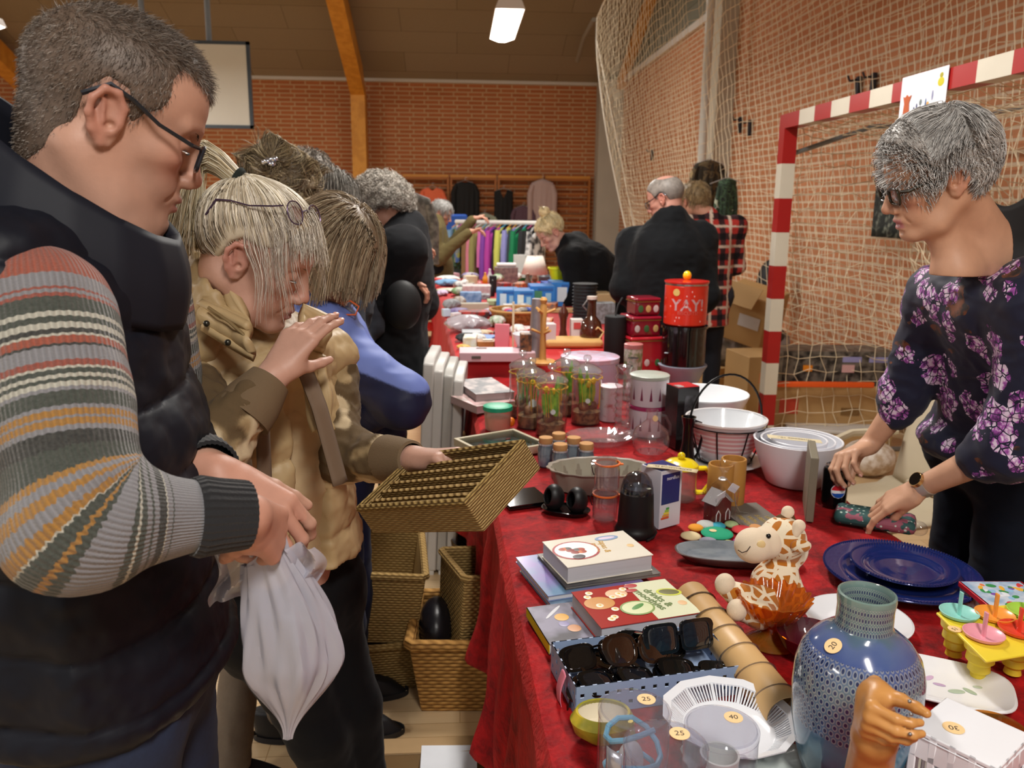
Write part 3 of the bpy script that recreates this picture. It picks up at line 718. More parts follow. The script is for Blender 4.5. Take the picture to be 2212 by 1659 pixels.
def simple_person(label,head,yaw,pitch,J,top,trousers,hair,skin='#b98670',fem=True,h=.009,topr=.0,coat=None,sc=.97,roll=0,hands=True,topfn=None,legs=True,shoes=True,handR=None,scale=None):
    """J: dict of joints (world). A whole clothed figure for the middle distance."""
    a = lambda q: np.array(q,float)
    hip = a(J['hip']); ch = a(J['chest']); nk = a(J['neck'])
    t = thing('person',label,'person',(hip[0],hip[1],0)); off = Matrix.Translation((-hip[0],-hip[1],0))
    H = HeadT(head,yaw,pitch,roll,sc); made = []
    sr = J['shR'],J['elR'],J['wrR']; sl = J['shL'],J['elL'],J['wrL']
    v = Vol(H.p-.19,H.p+.17,.0042); head_sdf(v,H,fem); v.cap(H.w((-.025,0,-.04)),nk,.050,.056,.03)
    P = [v.mesh()]
    lat = a(J['shL'])-a(J['shR']); lat /= np.linalg.norm(lat)
    lo = np.minimum.reduce([hip,ch,nk]+[a(q) for q in sr+sl])-.25; hi = np.maximum.reduce([hip,ch,nk]+[a(q) for q in sr+sl])+.25; lo[2] = max(lo[2],hip[2]-.2)
    bw = J.get('w',1.)
    def torso(v,o,up=False):
        v.cap(hip,ch,.150*bw+o,.150*bw+o,.03,sq=(np.cross(lat,(0,0,1.)),1.35/bw**.5)); v.cap(a(J['shR']),a(J['shL']),.062+o,.062+o,.06); v.cap(ch,nk,.10+o,.055+o,.05)
    v2 = Vol(lo,hi,.014); torso(v2,-.02); arm_sdf(v2,*[a(q) for q in sr],.04,.034,.026); arm_sdf(v2,*[a(q) for q in sl],.04,.034,.026); P.append(v2.mesh())
    for s_,(sh,el,wr) in (('R',sr),('L',sl)):
        if not J.get('h'+s_): continue
        f,bk,cu = J['h'+s_]; vh = Vol(a(wr)-.16,a(wr)+.19,.0035); hand_sdf(vh,wr,f,bk,1 if s_ == 'L' else -1,cu,s=.95); P.append(vh.mesh())
    o = bodymesh(t,P,lambda V: skin_cols(V,H,skin)); made.append(o)
    # garment on top
    v = Vol(lo,hi,h); torso(v,.012+topr); 
    for sh,el,wr in (sr,sl):
        w2 = a(el)+(a(wr)-a(el))*J.get('sleeve',.93); v.cap(a(sh),a(el),.062+topr,.055+topr,.05); v.cap(a(el),w2,.055+topr,.040+topr*.6,.03)
    if coat: v.cap(hip,a(coat[0]),.165+topr,coat[1],.04)
    if topfn: topfn(v,a)
    made.append(garment(t,v,'coat' if coat else 'top',top if isinstance(top,str) else '#222222',colfn=None if isinstance(top,str) else top,fold=.006))
    if legs:
        v = Vol(np.array([min(J['knR'][0],J['knL'][0],J['anR'][0],J['anL'][0],hip[0])-.22,min(J['knR'][1],J['knL'][1],J['anR'][1],J['anL'][1],hip[1])-.22,.03]),np.array([max(J['knR'][0],J['knL'][0],J['anR'][0],J['anL'][0],hip[0])+.22,max(J['knR'][1],J['knL'][1],J['anR'][1],J['anL'][1],hip[1])+.22,hip[2]+.15]),.012)
        v.cap(hip-lat*.08,hip+lat*.08,.125,.125,.03)
        for s_,sg in (('R',-1),('L',1)):
            hj = hip+lat*sg*.085; v.cap(hj,a(J['kn'+s_]),.088,.062,.04); v.cap(a(J['kn'+s_]),a(J['an'+s_]),.062,.052,.02)
        made.append(garment(t,v,'trousers',trousers,fold=.006))
        if shoes:
            f = np.array(Matrix.Rotation(math.radians(yaw),3,'Z') @ Vector((1,0,0)))
            for s_ in 'RL': made.append(shoe(t,J['an'+s_],f))
    hr = hair(H,t)
    for o in t.children_recursive:
        if o.parent == t: o.matrix_parent_inverse = Matrix(); o.matrix_basis = off @ o.matrix_basis
    return t,H
def stand(x,y,yaw,hz=.95,lean=0.,hx=0.,w=1.,sh=.19,shz=1.42):
    """default joint set facing yaw (deg)"""
    R = Matrix.Rotation(math.radians(yaw),3,'Z'); F = lambda fx,ly,z: tuple(Vector((x,y,0))+R @ Vector((fx,ly,0))+Vector((0,0,z)))
    J = dict(hip=F(0,0,hz),chest=F(lean*.6,0,shz-.14),neck=F(lean,0,shz+.07),shR=F(lean*.9,-sh,shz),shL=F(lean*.9,sh,shz),elR=F(lean+.05,-sh-.05,shz-.27),elL=F(lean+.05,sh+.05,shz-.27),
             wrR=F(lean+.28,-sh+.03,shz-.36),wrL=F(lean+.28,sh-.03,shz-.36),knR=F(.03,-.09,.50),knL=F(.03,.09,.50),anR=F(0,-.10,.09),anL=F(0,.10,.09),w=w)
    f = R @ Vector((1,0,0)); J['hR'] = (tuple(f+Vector((0,0,-.3))),(0,0,1),((30,35,25),)); J['hL'] = J['hR']
    return J,F
def settle(t):
    off = Matrix.Translation(-t.location)
    for o in t.children: o.matrix_parent_inverse = Matrix(); o.matrix_basis = off @ o.matrix_basis
A = lambda *q: np.array(q,float)
# ================================================================ MAN in striped sweater and quilted vest (left, nearest)
t = thing('person','man with short greying hair and glasses in a dark quilted vest over a striped sweater','person',(-.47,1.04,0)); MAN = t
H = HeadT(dep(240,262,.99),25,22,3,1.0)
v = Vol(H.p-.20,H.p+.19,.0026); head_sdf(v,H,False,nose=.72,old=1)
nk = dep(165,500,1.0)
v.cap(H.w((-.030,0,-.035)),nk+A(0,0,.0),.055,.063,.035)
v.cap(H.w((-.038,0,-.02)),nk+A(-.005,0,.03),.040,.048,.03)
v.cap(H.w((.02,0,-.075)),nk+A(.05,0,.0),.030,.040,.03)
v.cap(H.w((-.03,-.052,-.045)),nk+A(.055,-.02,-.02),.014,.014,.02)
parts = [v.mesh()]
# hands
shR,elR,wrR = dep(95,670,.86),dep(172,1125,.80),dep(528,1112,.90)
shL,elL,wrL = A(-.47,1.24,1.45),A(-.47,1.29,1.15),dep(455,1012,1.06)
vR = Vol(wrR-.14,wrR+.17,.002)
fw = dep(610,1165,1.0)-wrR; fw /= np.linalg.norm(fw)
nR = hand_sdf(vR,wrR+fw*.02,fw,A(.25,-.85,.55),-1,((52,58,34),(58,62,36),(62,62,38),(64,60,40)),thumb=(.045,42,18),s=.86)
aR = (wrR-elR)/np.linalg.norm(wrR-elR); vR.cap(wrR-aR*.06,wrR+fw*.01,.027,.025,.01); parts.append(vR.mesh())
vL = Vol(wrL-.14,wrL+.17,.0022); fl = dep(560,1090,1.06)-wrL; fl /= np.linalg.norm(fl)
nL = hand_sdf(vL,wrL+fl*.02,fl,A(.2,-.5,.85),1,((30,40,30),(34,44,30),(38,44,30),(40,44,30)),thumb=(.045,10,30),s=1.0)
aL = (wrL-elL)/np.linalg.norm(wrL-elL); vL.cap(wrL-aL*.06,wrL+fl*.01,.027,.025,.01); parts.append(vL.mesh())
# plain body under the clothes
v = Vol(A(-.75,.78,.05),A(-.2,1.35,1.56),.016)
v.cap(A(-.47,1.04,.95),A(-.48,1.04,1.30),.10,.095,.03); v.cap(A(-.47,.92,1.42),A(-.47,1.16,1.42),.04,.04,.05)
for s in (-1,1): v.cap(A(-.47,1.04+s*.09,.9),A(-.46,1.04+s*.10,.50),.075,.05,.03); v.cap(A(-.46,1.04+s*.10,.50),A(-.47,1.04+s*.11,.09),.05,.035,.02)
parts.append(v.mesh())
def mc(V):
    b = skin_cols(V,H,'#b48a76',lip='#94564e',red='#a35a4c',redness=.5); q = H.inv(V)
    st = smooth01(q[:,2],-.12,-.09)*(1-smooth01(q[:,2],-.045,-.025))*smooth01(q[:,0],.0,.05)*.22; b = b*(1-st[:,None])+np.array(lin('#6b5a52'))*st[:,None]
    hd = np.linalg.norm(V-wrR,axis=1) < .19; b[hd] = b[hd]*np.array([1.10,1.0,1.0]); return b*(1+fnoise(V,45,3)[:,None]*.12)
bodymesh(t,parts,mc); eyes(t,H,'#5a6a72'); nailmesh(t,nR,.0055); 
brows(t,H,'#33261e',420,5)
# short cropped hair
MPOLY = [(-.18,-.086),(-.085,-.084),(-.060,-.070),(-.040,-.040),(-.033,-.015),(-.034,.018),(-.018,.040),(.004,.036),(.012,.004),(.020,.000),(.030,.020),(.044,.030),(.050,.048),(.046,.068),(.052,.084),(.074,.078),(.082,.078),(.13,.12),(.05,.2),(-.25,.2),(-.25,-.086)]
def man_mask(q):
    ay = np.abs(q[:,1]); return polysd(q[:,0]-.024*(1-smooth01(ay,.012,.048)),q[:,2]+.012*(1-smooth01(ay,.012,.05)),MPOLY)
def nape(v): v.cap(H.w((-.038,0,-.02)),nk+A(-.005,0,.03),.0418,.0498,.03); v.cap(H.w((-.030,0,-.035)),nk,.0570,.0650,.035)
hair_cap(H,t,man_mask,.0022,'#5c4d42',h=.0032,vary=.25,extra=nape)
g = np.random.default_rng(11)
r,nrm = cap_roots(H,17000,g,lambda p: man_mask(p) < -.0005)
L = .0050+.008*smooth01(r[:,2],.04,.11)+g.normal(0,.001,len(r)); fwd = np.stack([.8*np.ones(len(r)),0*r[:,1],-.2+0*r[:,2]],1); dn = np.array([-.35,0,-1.])
w = smooth01(r[:,2],.05,.11)[:,None]; L = L*(1-.55*smooth01(-r[:,2],.0,.06)); d = nrm*.30+fwd*w*.8+dn*(1-w)*.9+g.normal(0,.22,r.shape); d /= np.linalg.norm(d,axis=1,keepdims=True)
P = np.stack([r-nrm*.001,r+d*L[:,None]*.5+nrm*L[:,None]*.12,r+d*L[:,None]],1)
strands('hair_strands',H.w(P.reshape(-1,3)).reshape(-1,3,3),.00032,HAIRM,t,cols=palette(len(r),['#54463b','#6b5d50','#857a70','#3f342c','#9a9188'],.2,g))
# glasses
def glasses(H,parent,col='#3a3c42',shape='rect',r=.0013,lens='#ffffff',name='glasses',dx=0.,dz=0.,tilt=0.,w=.024,hgt=.017,half=False,metal=.6,yaw=0.):
    m = MB(); base = Matrix.Identity(4); base.translation = Vector(H.p); base = base @ Matrix((H.R*H.s).tolist()).to_4x4() @ Matrix.Translation((dx,0,dz)) @ Matrix.Rotation(yaw,4,'Z') @ Matrix.Rotation(tilt,4,'Y')
    e = bpy.data.objects.new(name,None); COL.objects.link(e); e.parent = parent
    ml = MB()
    for sy in (-1,1):
        pts = []
        for i in range(28):
            a = 2*pi*i/28; n_ = 4 if shape == 'rect' else 2.2
            cx = abs(math.cos(a))**(2/n_)*math.copysign(1,math.cos(a)); sx = abs(math.sin(a))**(2/n_)*math.copysign(1,math.sin(a))
            pts.append((.1085-.10*abs(.032+w*cx)**2*9-.004,sy*(.0335+w*cx),-.001+hgt*sx))
        m.tube(pts,r,6,closed=True)
        ml.add(pts,[tuple(range(28))])
        m.tube([(.096,sy*.0575,.010),(.086,sy*.073,.009),(.045,sy*.0785,.016),(.012,sy*.0805,.030),(-.014,sy*.0815,.036),(-.038,sy*.083,.014)],[r*1.1,r*1.3,r*1.2,r*1.3,r*1.7,r*1.5],6)
    m.tube([(.1045,-.011,.003),(.1075,0,.006),(.1045,.011,.003)],r*1.1,6)
    a1 = m.build('frame',mat(col,.3,metal),e); a1.matrix_basis = base
    a2 = ml.build('lens',thin('#e4e4ea',.02),e,smooth=False); a2.matrix_basis = base
    return e
glasses(H,t,'#33353b',r=.0021,w=.0225,hgt=.0155,dz=-.002)
# sweater sleeve with knitted stripes along the arm
STR = [(0,'o'),(6,'G'),(41,'r'),(48,'G'),(56,'r'),(63,'d'),(98,'w'),(109,'d'),(124,'w'),(136,'k'),(147,'w'),(155,'o'),(170,'k'),(176,'G'),(208,'r'),(221,'w'),(228,'d'),(240,'w'),(246,'d'),(257,'w'),(266,'G'),(276,'d'),(308,'G'),(316,'m'),(328,'G'),(336,'m'),(349,'G'),(360,'k'),(392,'d'),(430,'m'),(443,'G'),(456,'m'),(468,'G'),(482,'m'),(492,'w'),(496,'d'),(507,'m'),(512,'d'),(520,'G'),(556,'d'),(562,'w'),(567,'d'),(578,'G'),(590,'d'),(596,'G'),(606,'k'),(622,'w'),(627,'G'),(636,'d'),(641,'G')]
CC_ = dict(o='#93402a',G='#7d7c82',r='#8a3c2e',d='#2c352f',w='#b3b0a3',k='#14171a',m='#9c6c20')
def knit_stripes():
    m,nt,out = _new('striped_knit'); g_ = NG(nt)
    a = g_.n('ShaderNodeAttribute',attribute_name='arm').outputs[2]
    zig = g_.n('ShaderNodeAttribute',attribute_name='round').outputs[2]
    s = g_.math('ADD',a,g_.math('MULTIPLY',g_.math('PINGPONG',g_.math('MULTIPLY',zig,1.0),.0035),.35))
    s = g_.math('MULTIPLY',s,1/.34)
    half = len(STR)//2; tot = .34/.00047
    def rp(lst):
        nd = g_.n('ShaderNodeValToRGB'); cr = nd.color_ramp; cr.interpolation = 'CONSTANT'
        while len(cr.elements) < len(lst): cr.elements.new(1.)
        for e_,(p,c) in zip(cr.elements,lst): e_.position = p/tot; e_.color = (*lin(CC_[c]),1)
        nt.links.new(s,nd.inputs[0]); return nd.outputs[0]
    c = g_.mix(g_.math('GREATER_THAN',s,STR[half][0]/tot),rp(STR[:half]),rp(STR[half:]))
    wv = g_.n('ShaderNodeTexWave',{'Scale': 1.0,'Distortion': .5,'Detail': 1.0},wave_type='BANDS')
    cx = g_.n('ShaderNodeCombineXYZ',{0: g_.math('MULTIPLY',zig,70.0)}); nt.links.new(cx.outputs[0],wv.inputs['Vector'])
    c = g_.mix(g_.math('MULTIPLY',wv.outputs[1],.28),c,(.02,.02,.02)); c = g_.mix(g_.math('MULTIPLY',g_.noise(300,3),.3),c,lin('#8a8880'))
    g_.bsdf(out,color=c,rough=.95,spec=.15,sheen=.25,normal=g_.bump(g_.math('ADD',wv.outputs[1],g_.noise(500,3)),.6,.0025)); return m
KNIT = knit_stripes()
def sleeve(sh,el,wr,name,side):
    lo = np.minimum.reduce([sh,el,wr])-.11; hi = np.maximum.reduce([sh,el,wr])+.11; v = Vol(lo,hi,.0042)
    v.cap(sh,el,.071,.063,.03); v.cap(el,wr,.056,.037,.035); v.ell(el+A(-.01,0,-.008),.052,.03)
    V,Q = v.mesh(); V = relax(V,Q,1); N = vnormals(V,Q)
    L1 = np.linalg.norm(el-sh); cv = [sh+(el-sh)*k/20*.72 for k in range(-6,20)]; a_,b_ = sh+(el-sh)*.72,el+(wr-el)*.34
    cv += [a_*(1-q)**2+el*2*q*(1-q)+b_*q*q for q in np.linspace(0,1,24)]; cv += [b_+(wr-b_)*k/20 for k in range(1,24)]; cv = np.array(cv); seg = np.r_[0,np.cumsum(np.linalg.norm(np.diff(cv,axis=0),axis=1))]-.72*L1*.3
    T = np.gradient(cv,axis=0); T /= np.linalg.norm(T,axis=1,keepdims=True); s = np.zeros(len(V)); ang = np.zeros(len(V)); nl = np.cross(el-sh,wr-el); nl /= np.linalg.norm(nl)
    for c0 in range(0,len(V),8000):
        W = V[c0:c0+8000]; D = np.linalg.norm(W[:,None]-cv[None],axis=2); i = D.argmin(1); r_ = W-cv[i]; s[c0:c0+8000] = seg[i]+np.einsum('ij,ij->i',r_,T[i])*np.where((i > 26) & (i < 48),.15,1); m_ = np.cross(nl,T[i]); ang[c0:c0+8000] = np.arctan2(r_@nl,np.einsum('ij,ij->i',r_,m_))*.055
    fold = np.exp(-((s-L1*.95)/.035)**2); V = V+N*((np.sin(s*150+V[:,2]*16)*.0025*fold)[:,None]+fnoise(V,11,3)[:,None]*.008)
    return npmesh(name,V,Q,KNIT,t,{'arm': s*1.0+.01,'round': ang+1.0})
sleeve(shR,elR,wrR-(wrR-elR)*.17,'sweater_sleeve',1); sleeve(shL,elL,wrL-(wrL-elL)*.2,'sweater_sleeve',-1)
CUFF = mat('#17181b',.9,sheen=.2,bump=.5,bscale=300)
for el,wr in ((elR,wrR),(elL,wrL)):
    d = (wr-el)/np.linalg.norm(wr-el); m = MB(); M = Matrix.Translation(Vector(wr-d*.052)) @ Vector(d).to_track_quat('Z','Y').to_matrix().to_4x4()
    m.lathe([(.030,.0),(.041,-.004),(.0435,.004),(.0405,.022),(.038,.050),(.037,.055),(.032,.056)],96,T=M,fn=lambda a,r,z,j: (r+.0008*math.sin(a*32),z)); m.build('cuff',CUFF,t)
# quilted vest
v = Vol(A(-.72,.76,.84),A(-.24,1.34,1.60),.005)
v.cap(A(-.475,1.045,.99),A(-.480,1.045,1.20),.145,.140,.04,sq=((0,1,0),.64)); v.cap(A(-.480,1.045,1.20),A(-.485,1.045,1.42),.135,.118,.05,sq=((0,1,0),.62))
v.cap(A(-.49,.885,1.455),A(-.49,1.205,1.455),.068,.068,.05); v.ell(A(-.470,1.045,.94),(.150,.215,.06),.03)
for sh in (shR,shL): v.cap(sh+A(-.015,(sh[1]-1.04)*.25,-.035),sh+A(-.02,(sh[1]-1.04)*.9,-.06),.060,.066,.02,op='-')
v.ell(A(-.46,1.045,.82),(.3,.3,.075),.01,op='-')
def vq(V,N):
    f = (V[:,2]+.10*(V[:,0]+.45)*1.0+.012*np.sin(V[:,1]*9))/.088
    V = V+N*(.012*(np.abs(np.sin(pi*f))**.45-.7))[:,None]; V = V+N*(fnoise(V,30,3)*.006)[:,None]
    near = V[:,1] < .95
    return V
VEST = attrmat('vest_nylon',.55,vary=.1,scale=20,spec=.2,bump=.15,bscale=60)
garment(t,v,'vest','#12141d',VEST,fold=.003,fs=8,post=vq)
# standing collar: a tilted funnel around the neck
def collar(t,pts_top,pts_bot,th,col,name='collar',seams=0,m_=None):
    """closed loops of points (same length)"""
    n = len(pts_top); T_ = [Vector(p) for p in pts_top]; B_ = [Vector(p) for p in pts_bot]; m = MB()
    c = sum(T_,Vector())/n
    def fn(u,v_):
        i = u*n; k = int(i) % n; f = i-int(i); a = T_[k].lerp(T_[(k+1) % n],f); b = B_[k].lerp(B_[(k+1) % n],f); p = b.lerp(a,v_)
        out = (p-c); out.z = 0; out = out.normalized() if out.length else out
        return p+out*(.010*math.sin(pi*v_)+(.006*abs(math.sin(v_*pi*seams)) if seams else 0))
    m.grid(fn,n*6,12,True); return m.build(name,m_ or mat(col,.45,spec=.35),t,solid=th)
N_ = 16; top = []; bot = []
for i in range(N_):
    a = 2*pi*i/N_; ca,sa = math.cos(a),math.sin(a); fr = (ca+1)/2
    top.append((-.470+ca*(.105+.012*fr),1.045+sa*(.094+.004*fr),1.672-.180*fr+.01*(1-abs(sa))*(1-fr)))
    bot.append((-.485+ca*(.135-.005*fr),1.045+sa*(.150-.03*fr),1.500-.115*fr))
collar(t,top,bot,.016,'#16171d',m_=mat('#171922',.6,spec=.25,bump=.1,bscale=50))
# zip and piping at the armhole
# jeans
v = Vol(A(-.70,.78,.05),A(-.25,1.32,1.0),.010)
v.cap(A(-.47,.97,.90),A(-.47,1.11,.90),.120,.120,.03)
for s in (-1,1): v.cap(A(-.46,1.04+s*.09,.88),A(-.45,1.04+s*.10,.50),.095,.068,.03); v.cap(A(-.45,1.04+s*.10,.50),A(-.47,1.04+s*.11,.08),.068,.06,.02)
garment(t,v,'jeans','#1b2740',attrmat('denim',.85,vary=.25,scale=200,bump=.2,bscale=700),fold=.004)
for s in (-1,1): shoe(t,(-.46,1.04+s*.11),(1,0,0))
settle(t)
# translucent carrier bag hanging from his hand
hb = wrR+fw*.095; t = thing('plastic_bag','translucent white plastic bag hanging from the hand of the man in the vest','bag',(hb[0],hb[1],hb[2]-.28))
zt_ = hb[2]-.022; 
def bagfn(u,v_):
    a = 2*pi*u; hh = v_*.262; prof = .25+.75*math.sin(min(1,v_*1.5+.12)*pi/2); prof *= (1-smooth(v_,.55,1.0)*.90)
    rx = .060*prof; ry = .034*prof; k = 1+.09*math.sin(a*5+v_*3)+.05*math.sin(a*11-v_*6)+.04*math.sin(a*17+v_*9)
    px = -.022+.020*math.sin(v_*3.0)+.016*v_
    return (hb[0]+px+rx*k*math.cos(a),hb[1]+.01+ry*k*math.sin(a),zt_-hh+(.022*math.cos(a) if v_ < .02 else .012*math.cos(a)*(1-v_)))
def smooth(x,a,b): x = max(0,min(1,(x-a)/(b-a))); return x*x*(3-2*x)
m = MB(); m.grid(bagfn,90,60,True); BAGM = thin('#f4f4fa',.25,haze=.62,hazecol='#b9b9c6',refl=1.0)
b = m.build('bag_film',BAGM,t)
def ear(x0,x1,zb): 
    m = MB(); m.grid(lambda u,v_: (hb[0]+x0+(x1-x0)*u+.012*math.sin(v_*5),hb[1]+.012-.012*math.sin(u*9+v_*4)+.01*v_,zt_+.004-zb*v_*(1-.2*math.sin(u*pi))),20,14); return m
ear(.0,.042,.085).build('handle_loop',BAGM,t); ear(-.085,-.03,.09).build('handle_loop',BAGM,t)
m = MB(); m.box((hb[0]-.01,hb[1]+.01,zt_-.13),(.06,.012,.09),rot=(.1,.25,.1)); m.build('contents',mat('#6d6f78',.5),t,bevel=.004)
settle(t)
# ================================================================ WOMAN in beige quilted waistcoat (centre left)
t = thing('person','blonde woman with a ponytail and glasses pushed up, in a beige quilted waistcoat','person',(-.42,1.62,0))
H = HeadT(dep(548,556,1.43),0,26,3,.97)
v = Vol(H.p-.20,H.p+.18,.003); head_sdf(v,H,True,nose=.75,old=1)
nk = dep(500,720,1.60); v.cap(H.w((-.030,0,-.04)),nk,.052,.060,.03)
parts = [v.mesh()]
shR,elR,wrR = dep(415,830,1.46),dep(455,985,1.24),dep(586,818,1.30)
shL,elL,wrL = dep(700,770,1.72),dep(735,985,1.62),dep(892,992,1.47)
fR = dep(660,712,1.33)-wrR; vR = Vol(wrR-.14,wrR+.18,.0024)
nR = hand_sdf(vR,wrR+fR/np.linalg.norm(fR)*.015,fR,A(-.35,-.9,.25),-1,((18,16,10),(20,18,12),(26,20,12),(32,24,14)),thumb=(.045,45,20),s=.82,spread=2)
vR.cap(wrR-(wrR-elR)*.2,wrR,.027,.026,.01); parts.append(vR.mesh())
fL = dep(975,985,1.42)-wrL; vL = Vol(wrL-.13,wrL+.16,.0024)
nL = hand_sdf(vL,wrL+fL/np.linalg.norm(fL)*.012,fL,A(-.05,.1,.98),1,((35,48,30),(42,52,30),(46,52,30),(50,52,30)),thumb=(.045,18,40),s=.86)
vL.cap(wrL-(wrL-elL)*.25,wrL,.028,.025,.01); parts.append(vL.mesh())
ch = dep(560,960,1.62); hip = dep(625,1300,1.76)
v = Vol(np.minimum.reduce([hip,ch,nk,shR,shL])-.15,np.maximum.reduce([hip,ch,nk,shR,shL])+.15,.016)
v.cap(hip,ch,.10,.11,.03); v.cap(ch,nk,.09,.05,.05); v.cap(shR,shL,.045,.045,.05); parts.append(v.mesh())
bodymesh(t,parts,lambda V: skin_cols(V,H,'#bd9280',lip='#a06462',red='#b0665a',redness=.55)*(1+.10*fnoise(V,40,3)[:,None]))
eyes(t,H,'#5b6b78'); nailmesh(t,nR+nL,.0050)
brows(t,H,'#8a7460',90,3)
# hair: pulled back into a ponytail, loose fringe
WP = [(-.14,-.045),(-.07,-.060),(-.045,-.040),(-.030,.022),(-.012,.040),(.02,.036),(.045,.050),(.062,.072),(.078,.088),(.14,.12),(.05,.2),(-.2,.2),(-.2,-.03)]
def wmask(q): return polysd(q[:,0]-.012*(1-smooth01(np.abs(q[:,1]),.01,.05)),q[:,2],WP)
hair_cap(H,t,wmask,.006,'#bdb099',h=.004,vary=.15)
g = np.random.default_rng(4); TIE = np.array([-.072,.0,.112]); BL = ['#d9cdb4','#c8bca6','#b5a78f','#e4dccb','#a3957f','#cfc6b6']
r = scalp_roots(5200,g,lambda p: wmask(p) < .002)
def fl(p,s): return (TIE-p)+np.array([0,0,.03])*(1-s)
Ln = np.linalg.norm(TIE-r,axis=1)*1.18+.01; P = grow(r,Ln,10,fl,np.full(len(r),.05)+g.random(len(r))*.10,g,wob=.0006)
strands('hair_strands',H.w(P.reshape(-1,3)).reshape(P.shape),.0011,HAIRM,t,tip=.8,cols=palette(len(r),BL,.12,g))
n = 2600; a = g.random(n)*2*pi; rr = np.sqrt(g.random(n)); base = TIE+np.stack([0*a,rr*.016*np.cos(a),rr*.016*np.sin(a)],1)
wt = H.w(base); P = []; down = np.stack([np.full(n,-.30)+g.normal(0,.10,n),g.normal(0,.09,n)-.12,np.full(n,-1.)],1); out = (H.R@np.array([-.9,0,.35]))
p = wt.copy(); Lp = .20+g.random(n)*.09
for i in range(12):
    s_ = i/11; P.append(p.copy()); d = out*(1-smooth01(s_,0,.45))*1.1+down*(smooth01(s_,.05,.6)+.05); d = d/np.linalg.norm(d,axis=1,keepdims=True); p = p+d*(Lp/11)[:,None]+g.normal(0,.0004,(n,3))+(wt-H.w(TIE))*.13*(1 if i < 6 else -.05)
strands('ponytail',np.stack(P,1),.0010,HAIRM,t,tip=.5,cols=palette(n,['#d8ccb0','#c4b492','#a89876','#e0d8c2','#8f8064'],.12,g))
m = MB(); m.tube([H.w(TIE+np.array([-.004,.019*math.cos(k*.5236),.019*math.sin(k*.5236)])) for k in range(12)],.0065,8,closed=True); m.build('hair_tie',mat('#17201c',.9),t)
# fringe and loose side strands falling forward
def front(p): return (p[:,0] > .035) & (p[:,2] > .080)
r = scalp_roots(700,g,front); side = np.sign(r[:,1]+1e-4)[:,None]
gdir = H.R.T@np.array([0,0,-1.])
def fl2(p,s): return np.array([.55,0,.1])*(1-s)+gdir*(.35+1.3*s)+side*np.array([0,.25,0])*(1-s)+.12*np.sin(p*90+3)
P = grow(r,.032+g.random(len(r))*.034,10,fl2,.07+g.random(len(r))*.12,g,wob=.0006)
strands('fringe',H.w(P.reshape(-1,3)).reshape(P.shape),.0008,HAIRM,t,tip=.35,cols=palette(len(r),['#cfc6b8','#b9ae9d','#ddd6ca','#9c9080'],.12,g))
r = scalp_roots(220,g,lambda p: (p[:,0] > -.02) & (p[:,0] < .035) & (p[:,2] > .045) & (np.abs(p[:,1]) > .035)); side = np.sign(r[:,1]+1e-4)[:,None]
def fl3(p,s): return gdir*(1.1)+np.array([.35,0,0])*(1-s)+side*np.array([0,.25,0])*(1-s*.7)+.18*np.sin(p*70+1)
P = grow(r,.09+g.random(len(r))*.08,12,fl3,.10+g.random(len(r))*.14,g,wob=.0009)
strands('side_strands',H.w(P.reshape(-1,3)).reshape(P.shape),.0006,HAIRM,t,tip=.3,cols=palette(len(r),['#d5cdc0','#bdb3a4','#e0dad0','#a1968a'],.12,g))
glasses(H,t,'#5a4a63','round',r=.0012,w=.0225,hgt=.020,dx=-.022,dz=.056,tilt=-.62,name='raised_glasses',yaw=-.35)
# jacket
BE = '#b39a72'; JM = attrmat('beige_nylon',.5,vary=.06,scale=12,spec=.35,bump=.12,bscale=70)
lo = np.minimum.reduce([hip,ch,nk,shR,shL])-.30; hi = np.maximum.reduce([hip,ch,nk,shR,shL])+.26; lo[2] = .82
fc = np.array([math.cos(math.radians(-32)),math.sin(math.radians(-32)),0]); sdv = np.array([-fc[1],fc[0],0])
v = Vol(lo,hi,.0055)
v.cap(hip+A(0,0,-.02),ch,.155,.148,.05,sq=(sdv,.80)); v.cap(ch,(shR+shL)/2+A(0,0,.0),.145,.10,.06,sq=(sdv,.8)); v.cap(shR+(shL-shR)*.10,shL,.082,.078,.06); v.cap((shR+shL)/2,nk+A(0,0,.0),.11,.085,.05)
# open front: slot showing the shirt
fo = ch+fc*.15
for zz in np.linspace(-.46,.16,9): v.ell(fo+fc*.05+A(0,0,zz)+sdv*(-.012+.02*zz),(.105,.055+.022*max(0,-zz),.10),.01,np.stack([fc,sdv,A(0,0,1)],1),op='-')
for sh in (shR,shL): v.ell(sh+(sh-(shR+shL)/2)*.42,(.075,.075,.095),.015,op='-')
v.ell(hip+A(0,0,-.22),(.3,.3,.15),.01,op='-')
def bq(V,N):
    f = (V[:,2]+.05*np.sin(V[:,0]*8))/.105; V = V+N*(.0125*(np.abs(np.sin(pi*f))**.5-.65))[:,None]; return V+N*(fnoise(V,26,3)*.011)[:,None]
garment(t,v,'waistcoat',BE,JM,fold=.004,fs=8,post=bq)
